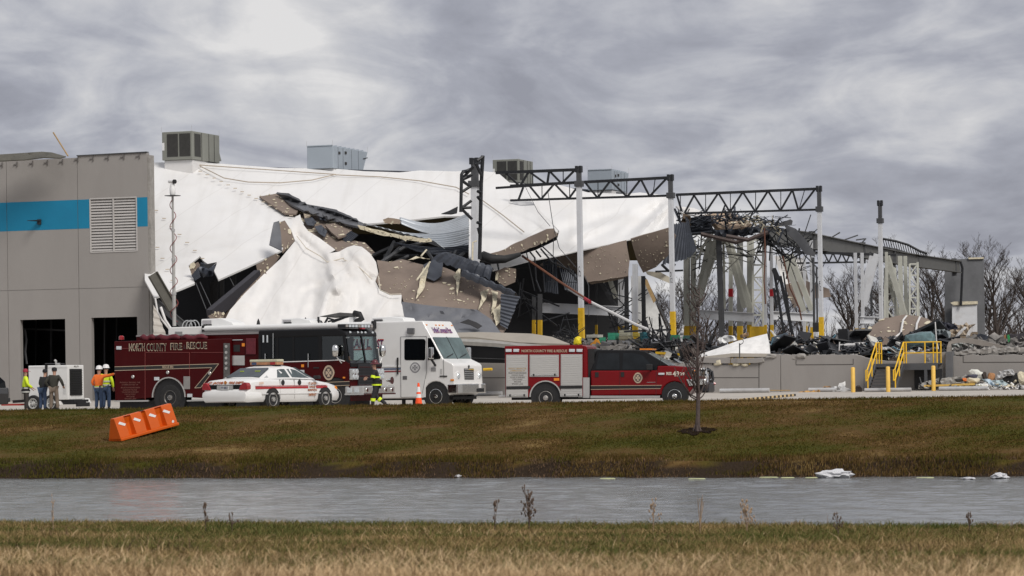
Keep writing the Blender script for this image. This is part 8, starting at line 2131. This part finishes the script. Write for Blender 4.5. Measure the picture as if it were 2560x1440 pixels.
def person(label, px, Y, face, la, ra, ll, rl, coat, trs, hat, vest=None, H=1.80, lean=0.0, zoff=None, tall=1.0):
 """la/ra: (elbow, hand) and ll/rl: (knee, foot) in the figure's frame (x to its right seen from behind it, y forward, z up); face: heading in degrees, 90 = away from the camera"""
 p = XY(px, Y); p.z = pave_z(p) if zoff is None else zoff
 root = empty('person', p, R(face - 90), label=label, cat='person')
 k = H / 1.80
 root.scale = (k, k, k)
 hip, ch, nk, hd = (0, 0, .98), (0, lean * .55, 1.30), (0, lean * .9, 1.50), (0, lean * 1.05, 1.66)
 sh = [(s * .19, lean * .85, 1.45) for s in (-1, 1)]; hp = [(s * .10, 0, .94) for s in (-1, 1)]
 N = [(*hip, .13), (*ch, .135), (*nk, .06), (hd[0], hd[1] + .01, hd[2] - .05, .075), (hd[0], hd[1], hd[2] + .06, .085)]; Ed = [(0, 1), (1, 2), (2, 3), (3, 4)]
 arms = []
 for s, (e, h) in zip(sh, (la, ra)):
  i = len(N); N += [(*s, .06), (*e, .045), (*h, .032)]; Ed += [(1, i), (i, i + 1), (i + 1, i + 2)]
  d = (Vector(h) - Vector(e)).normalized(); sd_ = d.cross(Vector((0, 1, 0.3))).normalized()
  for f in range(5):
   a = Vector(h) + d * .05 + sd_ * ((f - 1.5) * .02 if f < 4 else -.05); L = (.085, .095, .09, .07, .05)[f]
   b = a + d * L * .6; c = a + d * L + Vector((0, .02, -.01))
   j = len(N); N += [(*a, .013), (*b, .010), (*c, .008)]; Ed += [(i + 2, j), (j, j + 1), (j + 1, j + 2)]
 for s, (kn, ft) in zip(hp, (ll, rl)):
  i = len(N); N += [(*s, .085), (*kn, .058), (*ft, .042), (ft[0], ft[1] + .14, max(.035, ft[2] - .07), .035)]; Ed += [(0, i), (i, i + 1), (i + 1, i + 2), (i + 2, i + 3)]
 skin('body', N, Ed, M_SKIN, root)
 C_ = [(0, 0, .88, .165), (0, lean * .3, 1.12, .165), (*ch, .17), (0, lean * .85, 1.46, .085)]; CE = [(0, 1), (1, 2), (2, 3)]
 for s, (e, h) in zip(sh, (la, ra)):
  i = len(C_); hv = Vector(e).lerp(Vector(h), .93); C_ += [(*s, .085), (*e, .066), (*hv, .052)]; CE += [(2, i), (i, i + 1), (i + 1, i + 2)]
 j_ = skin('jacket', C_, CE, coat, root)
 Tn = [(0, 0, .97, .145)]; TE = []
 for s, (kn, ft) in zip(hp, (ll, rl)):
  i = len(Tn); Tn += [(*s, .105), (*kn, .082), (ft[0], ft[1], ft[2] + .05, .070)]; TE += [(0, i), (i, i + 1), (i + 1, i + 2)]
 t_ = skin('trousers', Tn, TE, trs, root)
 for s, (kn, ft) in zip(hp, (ll, rl)):
  skin('boot', [(ft[0], ft[1] - .05, ft[2] - .03, .05), (ft[0], ft[1] + .05, ft[2] - .035, .05), (ft[0], ft[1] + .17, ft[2] - .05, .035), (ft[0], ft[1], ft[2] + .08, .055)], [(0, 1), (1, 2), (0, 3)], M_RUB, root)
 hx, hy, hz = hd
 kind, hm = hat
 if kind == 'helmet': q = MB().lathe([(.150, .01), (.145, .03), (.135, .04), (.128, .09), (.10, .14), (.05, .165), (.001, .17)], (hx, hy + .01, hz + .07), 'z', 18).build('hard_hat', hm, root, smooth='auto')
 elif kind == 'fire': q = MB().lathe([(.19, -.01), (.17, .02), (.125, .05), (.115, .11), (.06, .16), (.001, .17)], (hx, hy - .02, hz + .06), 'z', 18).build('fire_helmet', hm, root, smooth='auto')
 else:
  q = MB().lathe([(.108, -.02), (.112, .05), (.085, .115), (.001, .13)], (hx, hy, hz + .05), 'z', 16).build('cap', hm, root, smooth='auto')
  if kind == 'cap': MB().hull([Vector((hx - .07, hy + .09, hz + .06)), Vector((hx + .07, hy + .09, hz + .06)), Vector((hx + .05, hy + .21, hz + .045)), Vector((hx - .05, hy + .21, hz + .045))], [Vector((hx - .07, hy + .09, hz + .075)), Vector((hx + .07, hy + .09, hz + .075)), Vector((hx + .05, hy + .21, hz + .055)), Vector((hx - .05, hy + .21, hz + .055))]).build('peak', hm, root)
 MB().lathe([(.010, 0), (.012, .02), (.001, .03)], (hx, hy + .095, hz + .0), 'y', 6).build('nose', M_SKIN, root)
 for sx in (-1, 1):
  MB().lathe([(.012, 0), (.008, .01)], (hx + sx * .03, hy + .085, hz + .03), 'y', 6).build('eye', M_RUB, root); MB().lathe([(.025, 0), (.018, .015)], (hx + sx * .086, hy, hz + .01), 'x', 8).build('ear', M_SKIN, root)
 MB().box((hx, hy + .088, hz - .045), (.05, .01, .012)).build('mouth', mat('lips', (.25, .09, .07), .6), root)
 for z, w, m_ in (vest or ()):
  y0 = lean * max(0, z - .9) * 1.5
  MB().loft([[Vector((math.cos(a) * w * 1.12, y0 + math.sin(a) * w * .98, z + dz)) for a in [6.2832 * q / 16 for q in range(16)]] for dz in (-.03, .03)], cap=False).build('reflective_band', m_, root)
 return root
dn = ((-.27, .03, 1.18), (-.26, .12, .93)); dn2 = ((.27, .03, 1.18), (.26, .12, .93))
lg = ((-.11, .03, .50), (-.12, 0, .09)); lg2 = ((.11, .03, .50), (.12, 0, .09))
person('person in a red cap and yellow reflective coat watching the generator', 64, 122.5, 15, ((-.26, .05, 1.18), (-.2, .25, 1.0)), ((.25, .05, 1.18), (.2, .28, 1.02)), lg, lg2, M_HIVIS, M_DKTR, ('cap', mat('cap_red', (.30, .02, .04), .7)), [(1.02, .185, M_SILVER), (.92, .19, M_TURN), (.86, .185, M_SILVER)])
person('person in a black hooded coat and jeans bending over the generator', 106, 122.5, 60, ((-.25, .12, 1.18), (-.15, .32, 1.10)), ((.25, .12, 1.18), (.15, .32, 1.10)), lg, lg2, M_COAT, M_JEANS, ('beanie', M_COAT), lean=.18, H=1.78)
person('person in an olive coat and khaki trousers with hand on hip', 134, 122, 78, ((-.34, -.06, 1.22), (-.22, .06, 1.02)), ((.36, .0, 1.22), (.34, .22, 1.05)), ((-.12, .03, .50), (-.14, .0, .09)), ((.13, .03, .50), (.16, 0, .09)), M_OLIVE, M_KHAKI, ('beanie', M_COAT), lean=.10, H=1.84)
person('person in an orange vest and white hard hat pointing towards the fire engine', 246, 123, 62, ((-.30, -.04, 1.20), (-.24, .10, 1.00)), ((.44, .16, 1.47), (.66, .26, 1.55)), lg, lg2, M_HIORANGE, M_JEANS, ('helmet', M_REFL), [(1.02, .178, M_HIVIS), (.99, .182, M_SILVER)], H=1.84, lean=.05)
person('person in a yellow vest and white hard hat behind the orange vest', 265, 124.5, 70, dn, dn2, lg, lg2, M_HIVIS, M_JEANS, ('helmet', M_REFL), [(1.05, .178, M_SILVER), (1.20, .18, M_SILVER)], H=1.90)
ff = person('person in black turnout gear with yellow bands walking by the bumper', 942, 113.5, 175, ((-.26, .12, 1.16), (-.10, .36, 1.16)), ((.26, .12, 1.16), (.10, .36, 1.18)), ((-.11, .12, .52), (-.11, .16, .10)), ((.11, .05, .50), (.11, -.34, .14)), M_TURN, M_TURN, ('fire', mat('helmet_maroon', (.09, .015, .02), .4)), [(.93, .19, M_HIVIS), (1.22, .185, M_HIVIS)], lean=.08, H=1.86)
for kn, ft in (((-.11, .12, .52), (-.11, .16, .10)), ((.11, .05, .50), (.11, -.34, .14))):
 c = Vector(kn).lerp(Vector(ft), .34); d = (Vector(ft) - Vector(kn)).normalized()
 MB().tube([c - d * .05, c + d * .06], .094, 12, cap=False).build('reflective_band', M_HIVIS, ff)
for s, e in (((-.19, .07, 1.45), (-.26, .12, 1.16)), ((.19, .07, 1.45), (.26, .12, 1.16))):
 c = Vector(s).lerp(Vector(e), .75); d = (Vector(e) - Vector(s)).normalized(); MB().tube([c - d * .05, c + d * .05], .085, 12, cap=False).build('reflective_band', M_HIVIS, ff)
person('person in a yellow jacket sitting behind the fire engine windscreen', 873, 117.2, -30, ((-.26, .15, 1.2), (-.15, .42, 1.15)), ((.26, .15, 1.2), (.15, .42, 1.15)), ((-.14, .45, .92), (-.14, .5, .5)), ((.14, .45, .92), (.14, .5, .5)), M_HIVIS, M_DKTR, ('cap', M_COAT), H=1.7, zoff=.55)

# ================================================================== barrier, cone, floats, weeds
pa = W(301, 1102, 88.9); pb = W(443, 1062, 91.0)
bx = (pb - pa); BL = bx.length; bx.normalize(); by = Vector((-bx.y, bx.x, 0)).normalized(); bz = bx.cross(by)
if bz.z < 0: bz = -bz
wb_ = empty('water_barrier', pa, label='orange plastic water barrier tilted on the grass bank', cat='barrier')
wb_.matrix_world = Matrix.Translation(pa) @ Matrix((bx, by, bz)).transposed().to_4x4()
hB = .68; hw = BL / 2
prof = lambda x, n=0.0: [Vector((x, -.02 + n, 0)), Vector((x, -.02 + n, .09)), Vector((x, .13 + n * .6, hB - .06)), Vector((x, .15, hB)), Vector((x, .29, hB)), Vector((x, .31 - n * .6, hB - .06)), Vector((x, .46 - n, .09)), Vector((x, .46 - n, 0))]
sec = [prof(0)]
for c in (.22, .5, .76):
 g = .16 if c != .5 else .10
 sec += [prof(BL * c - g), prof(BL * c - g + .02, .19), prof(BL * c + g - .02, .19), prof(BL * c + g)]
sec.append(prof(BL))
MB().loft(sec).build('shell', M_ORANGE, wb_, bevel=.02)
MB().span((-.0, -.05, -.02), (BL + .05, .49, .07)).build('foot', M_ORANGE, wb_, bevel=.02)
MB().span((BL * .47, .17, hB - .01), (BL * .53, .27, hB + .012)).build('filler_hole', M_RUB, wb_)
for c in (.10, .36, .63, .88):
 x = BL * c; MB().hull([Vector((x - .16, .085, .50)), Vector((x - .08, .098, .56)), Vector((x + .16, .075, .45)), Vector((x + .08, .062, .40))], [Vector((x - .16, .12, .50)), Vector((x - .08, .13, .56)), Vector((x + .16, .11, .45)), Vector((x + .08, .10, .40))]).build('reflector', M_REFL, wb_)
MB().lathe([(.055, -.012), (.022, -.02)], (BL * .93, .0, .13), 'y', 12).build('drain_plug', M_REFL, wb_)
cn = empty('traffic_cone', W(1047, 1018, 107), label='orange traffic cone with two white collars before the bus', cat='cone')
cn.location.z = pave_z(cn.location)
hc = W(1047, 959, 107).z - cn.location.z
MB().box((0, 0, .02), (.36, .36, .04)).build('base', M_CONE, cn, bevel=.01)
cr_ = lambda f: .145 * (1 - f) + .035 * f
for a, b, m_ in ((.0, .40, M_CONE), (.40, .55, M_REFL), (.55, .63, M_CONE), (.63, .84, M_REFL), (.84, 1, M_CONE)):
 MB().lathe([(cr_(a), a * hc + .03), (cr_(b), b * hc + .03)], (0, 0, 0), 'z', 18).build('sleeve' if m_ is M_REFL else 'cone', m_, cn, smooth='auto')
def on_water(px, py):
 a, b_ = ray(px, py); Y = (-1.64 - EYE) / b_; return W(px, py, Y)
fl_m = mat('float_lime', (.42, .44, .24), .5, var=.15)
for px, py, L_, wh_ in ((1519, 1197, .26, 'below the red rescue truck'), (1742, 1197.6, .28, 'straight below the sapling'), (1922, 1194, .30, 'leftmost of three by the plastic'), (1969, 1195, .22, 'middle of three by the plastic'), (2028, 1195, .20, 'nearest the big white plastic'), (2313, 1195, .28, 'alone between the plastic and the right edge')):
 p = on_water(px, py)
 MB().hull([p + U * (L_ * math.cos(a)) * .9 + V * .10 * math.sin(a) for a in [q * .785 for q in range(8)]], [p + Z * .022 + U * (L_ * .8 * math.cos(a)) * .9 + V * .07 * math.sin(a) for a in [q * .785 for q in range(8)]]).build('foam_strip', fl_m, label='lime foam strip floating on the pond ' + wh_, cat='foam strip', group='lime foam strips floating on the pond')
def bag(label, px, py, w, h, seed):
 p = on_water(px, py); bm = bmesh.new(); bmesh.ops.create_icosphere(bm, subdivisions=3, radius=1)
 for v in bm.verts:
  v.co *= 1 + .6 * noise.noise(v.co * 2.2 + Vector((seed, 0, 0))); v.co = Vector((v.co.x * w, v.co.y * .25, v.co.z * h))
 me = bpy.data.meshes.new('plastic_sheet'); bm.to_mesh(me); bm.free(); me.materials.append(mat('film_white', (.66, .66, .68), .4, var=.12, scale=9, bump=.8))
 o = link('plastic_sheet', me, label=label, cat='plastic'); o.location = p + Z * h * .55 - V * 1.0
bag('big crumpled white plastic washed against the far bank', 2110, 1190, .45, .13, 1); bag('white plastic scrap at the far bank near the right edge', 2518, 1192, .20, .08, 2); bag('small white scrap at the far bank in the middle', 1178, 1190, .11, .05, 3)
bag('white specks of litter at the far bank on the right', 2440, 1194, .16, .03, 4)
weed_m = mat('weed_brown', (.10, .065, .045), .9, var=.3, scale=9); weed_t = mat('weed_tan', (.32, .22, .14), .9, var=.3, scale=9)
def near_z(Y, px):
 p = XY(px, Y); return ground_z(p.dot(V))
def weed(label, px, ytop, Y, n, m, seed, heads=26, hs=.035, spread=.16):
 rr = random.Random(seed); p = XY(px, Y); p.z = near_z(Y, px); root = empty('dry_weed', p, label=label, cat='weed')
 H = W(px, ytop, Y).z - p.z; sm, hm_ = MB(), MB()
 for k in range(n):
  l = rr.uniform(-.25, .25); f = rr.uniform(.6, 1) if k else 1
  pts = [Vector((l * H * t * t * .5, rr.uniform(-.02, .02), H * f * t)) for t in (0, .3, .6, .85, 1)]
  sm.tube(pts, [.007, .006, .005, .004, .002], 4)
  for q in range(heads // n):
   t = rr.uniform(.45, 1); c = Vector((l * H * t * t * .5, 0, H * f * t)); e = c + Vector((rr.uniform(-1, 1) * spread * (1.25 - t), rr.uniform(-.1, .1), rr.uniform(.02, .14)))
   sm.tube([c, e], .003, 3); hm_.lathe([(.001, -hs * .8), (hs * .36, -hs * .2), (hs * .3, hs * .3), (.001, hs * .8)], e, 'z', 5)
 sm.build('stem', m, root, fix=False); hm_.build('seed_heads', m, root, fix=False, kind='stuff')
weed('tall bushy brown weed standing against the water right of centre', 1318, 1226, 46, 5, weed_m, 1, 60)
weed('slim brown weed with a dark head left of the bushy one', 1232, 1254, 46, 2, weed_m, 2, 8, .045, .06); weed('short dark weed at the water edge on the left', 509, 1276, 47, 2, weed_m, 3, 14, .04, .06)
weed('pale feathery weed right of centre against the water', 1862, 1258, 45, 3, weed_t, 4, 36); weed('small pale weed tuft below the lime strips', 1628, 1268, 46, 2, weed_t, 5, 16)
weed('thin bare stalks leaning against the water', 1745, 1236, 44, 4, weed_t, 6, 4, .02, .05); weed('dark small weed near the right edge of the near bank', 2418, 1284, 44, 2, weed_m, 7, 12, .035, .06); weed('low bent weed at the near shore right of the pale one', 2090, 1298, 42, 3, weed_m, 8, 12)
weed('pale grass plume at the far left against the water', 128, 1246, 47, 2, weed_t, 9, 12, .02, .05); weed('low dark weeds at the near shore left of centre', 575, 1290, 47, 3, weed_m, 10, 14, .03)

# ================================================================== trees
def branch_tree(seed, H, tr, spread, levels, kids, up, crown_from=.25, tw=.018, n0=6):
 rr = random.Random(seed); trunk, crown = MB(), MB()
 def grow(p, d, L, r, lv):
  n = 5 if lv == 0 else 3
  pts, rs = [p], [r]; q = p.copy(); dd = d.copy()
  for i in range(n):
   dd = (dd + Vector((rr.gauss(0, .10), rr.gauss(0, .10), rr.gauss(0, .06) + (up if lv else 0)))).normalized(); q = q + dd * (L / n); pts.append(q.copy()); rs.append(max(tw * .6, r * (1 - .72 * (i + 1) / n)))
  (trunk if lv == 0 else crown).tube(pts, rs, n0 if lv == 0 else (5 if lv == 1 else 3), cap=lv == 0)
  if lv >= levels: return
  for k in range(kids[lv]):
   f = rr.uniform(crown_from if lv == 0 else .25, 1.0); i = min(n - 1, int(f * n)); c = pts[i].lerp(pts[i + 1], f * n - i)
   a = rr.random() * 6.283; s = rr.uniform(.5, 1.0) * spread
   nd = (dd * (1 - .3 * s) + Vector((math.cos(a) * s, math.sin(a) * s, up * 2))).normalized()
   grow(c, nd, L * rr.uniform(.34, .60) * (1.15 - .4 * f), max(tw, rs[i] * rr.uniform(.42, .66)), lv + 1)
 grow(Vector((0, 0, 0)), Vector((rr.uniform(-.04, .04), 0, 1)), H, tr, 0)
 return trunk, crown
protos = []
for sd_ in range(5):
 trk, crn = branch_tree(20 + sd_, 15, .34, .95, 4, (15, 7, 5, 4), .10, .22, tw=.017)
 protos.append((trk.mesh('trunk'), crn.mesh('crown')))
 for m_ in protos[-1]: m_.materials.append(M_BARK)
spots = [(2086, 365, 585, 'bare tree framed between the third truss column and the twin columns', 0), (2320, 380, 600, 'bare tree rising behind the end of the long girder', 1), (2382, 390, 618, 'bare tree just left of the concrete panel', 2), (2280, 400, 640, 'thin bare tree behind the right hand tower', 3), (2506, 350, 576, 'tall bare tree right of the concrete panel', 4), (2585, 360, 570, 'bare tree at the right edge of the picture', 0), (2478, 395, 640, 'bare tree close behind the concrete panel', 2), (2550, 400, 668, 'shorter bare tree at the far right', 3),
   (1655, 360, 690, 'bare tree left of the column marked D', 1), (1700, 370, 665, 'bare tree seen between the first grey columns', 4), (1765, 380, 690, 'bare tree behind the cream braces', 2), (1845, 385, 700, 'bare tree behind the cream lattice', 0), (1915, 370, 690, 'bare tree behind the red banded column', 3), (1990, 375, 690, 'bare tree behind the leaning rack', 1), (2225, 385, 690, 'bare tree left of the right hand tower', 4), (2150, 400, 720, 'low bare tree behind the twin columns', 2), (2440, 410, 690, 'low bare tree hidden by the concrete panel', 1), (1620, 385, 730, 'low bare tree behind the sloping white sheet', 3)]
rr = random.Random(3)
for k, (px, Y, ytop, lab, i) in enumerate(spots):
 p = XY(px, Y); p.z = .4; H = W(px, ytop, Y).z - .4
 root = empty('bare_tree', p, rr.random() * 6.28, label=lab, cat='tree', group='leafless trees behind the warehouse')
 tm_, cm_ = protos[i]; zmax = max(max(v.co.z for v in cm_.vertices), 15); f = H / zmax
 root.scale = (f * 1.1, f * 1.1, f)
 link('trunk', tm_, root); link('crown', cm_, root)
mb = MB()
for k in range(9500):
 px = rr.choice((rr.uniform(1570, 2480), rr.uniform(1570, 2800), rr.uniform(2440, 2800))); Y = rr.uniform(335, 420); p = XY(px, Y); h_ = rr.uniform(2.0, 9.5) * (.6 + .6 * rr.random() ** 2)
 d = Vector((rr.gauss(0, .22), rr.gauss(0, .2), 1)) * h_; w = rr.uniform(.04, .10); s_ = Vector((w, 0, 0))
 mb.add([p - s_, p + s_, p + d * .6 + s_ * .6, p + d * .6 - s_ * .6, p + d], [(0, 1, 2, 3), (3, 2, 4)])
mb.build('brushwood', mat('brush', (.055, .042, .036), .95, var=.4, scale=.15), fix=False, kind='stuff', label='dark leafless brushwood below the bare trees')
sp = W(1743, 1076, 83.7); surf = lambda q: ground_z(q.dot(V)) + float(relief(q.dot(U), q.dot(V)))
sg = Vector((sp.x, sp.y, surf(sp) - .03))
sap = empty('young_tree', sg, label='slender leafless sapling on the bank in front of the rescue truck', cat='tree')
trk = MB(); SH = W(1750, 690, 83.7).z - sg.z
tp_ = [Vector((.02 * math.sin(t * 9) + .11 * t, 0, SH * t)) for t in [q / 10 for q in range(11)]]
trk.tube(tp_, [.085, .062, .058, .055, .052, .040, .030, .022, .015, .010, .005], 8)
for a in (.3, 1.7, 3.3, 4.6, 5.6): trk.tube([Vector((math.cos(a) * .04, math.sin(a) * .04, .22)), Vector((math.cos(a) * .13, math.sin(a) * .13, .03))], .028, 5, r2=.015)
trk.build('trunk', M_BARKY, sap, smooth='auto')
cw = MB(); rr = random.Random(12)
for k in range(46):
 f = .20 + .70 * (k / 46) ** 1.25; i = min(9, int(f * 10)); c = tp_[i].lerp(tp_[i + 1], f * 10 - i)
 a = rr.random() * 6.28; L = (1.05 if f < .35 else .85) * rr.uniform(.55, 1.15) * (1.1 - f * .55); o_ = Vector((math.cos(a), math.sin(a) * .8, 0))
 pts = [c]
 for q in range(1, 5):
  t = q / 4; pts.append(c + o_ * L * (t ** .75) * .62 + Z * L * (t ** 1.35) * .85 + Vector((rr.gauss(0, .02), rr.gauss(0, .02), 0)))
 cw.tube(pts, [.024, .019, .015, .012, .008], 4)
 for q in range(5):
  b_ = pts[rr.randint(1, 3)]; a2 = rr.random() * 6.28; l2 = L * rr.uniform(.25, .5); e_ = b_ + Vector((math.cos(a2) * l2 * .5, math.sin(a2) * l2 * .5, l2 * .8)); cw.tube([b_, b_.lerp(e_, .5) + Vector((rr.gauss(0, .02), 0, 0)), e_], [.012, .010, .007], 3)
cw.build('crown', M_BARKY, sap, fix=False)
bm = bmesh.new(); bmesh.ops.create_circle(bm, cap_ends=True, radius=1, segments=40); bmesh.ops.subdivide_edges(bm, edges=bm.edges, cuts=2, use_grid_fill=True)
for v in bm.verts:
 r_ = v.co.length; v.co = v.co * (.52 + .34 * noise.noise(v.co * 2.2)); q = sg + v.co; v.co.z = surf(q) - sg.z + .045 + .03 * noise.noise(v.co * 9) + .10 * (.8 - r_)
me = bpy.data.meshes.new('mulch_ring'); bm.to_mesh(me); bm.free(); me.materials.append(mat('mulch', (.022, .014, .009), .95, var=.5, scale=12, bump=1, spec=.04)); o = link('mulch_ring', me, kind='structure', label='dark mulch ring round the sapling'); o.location = sg
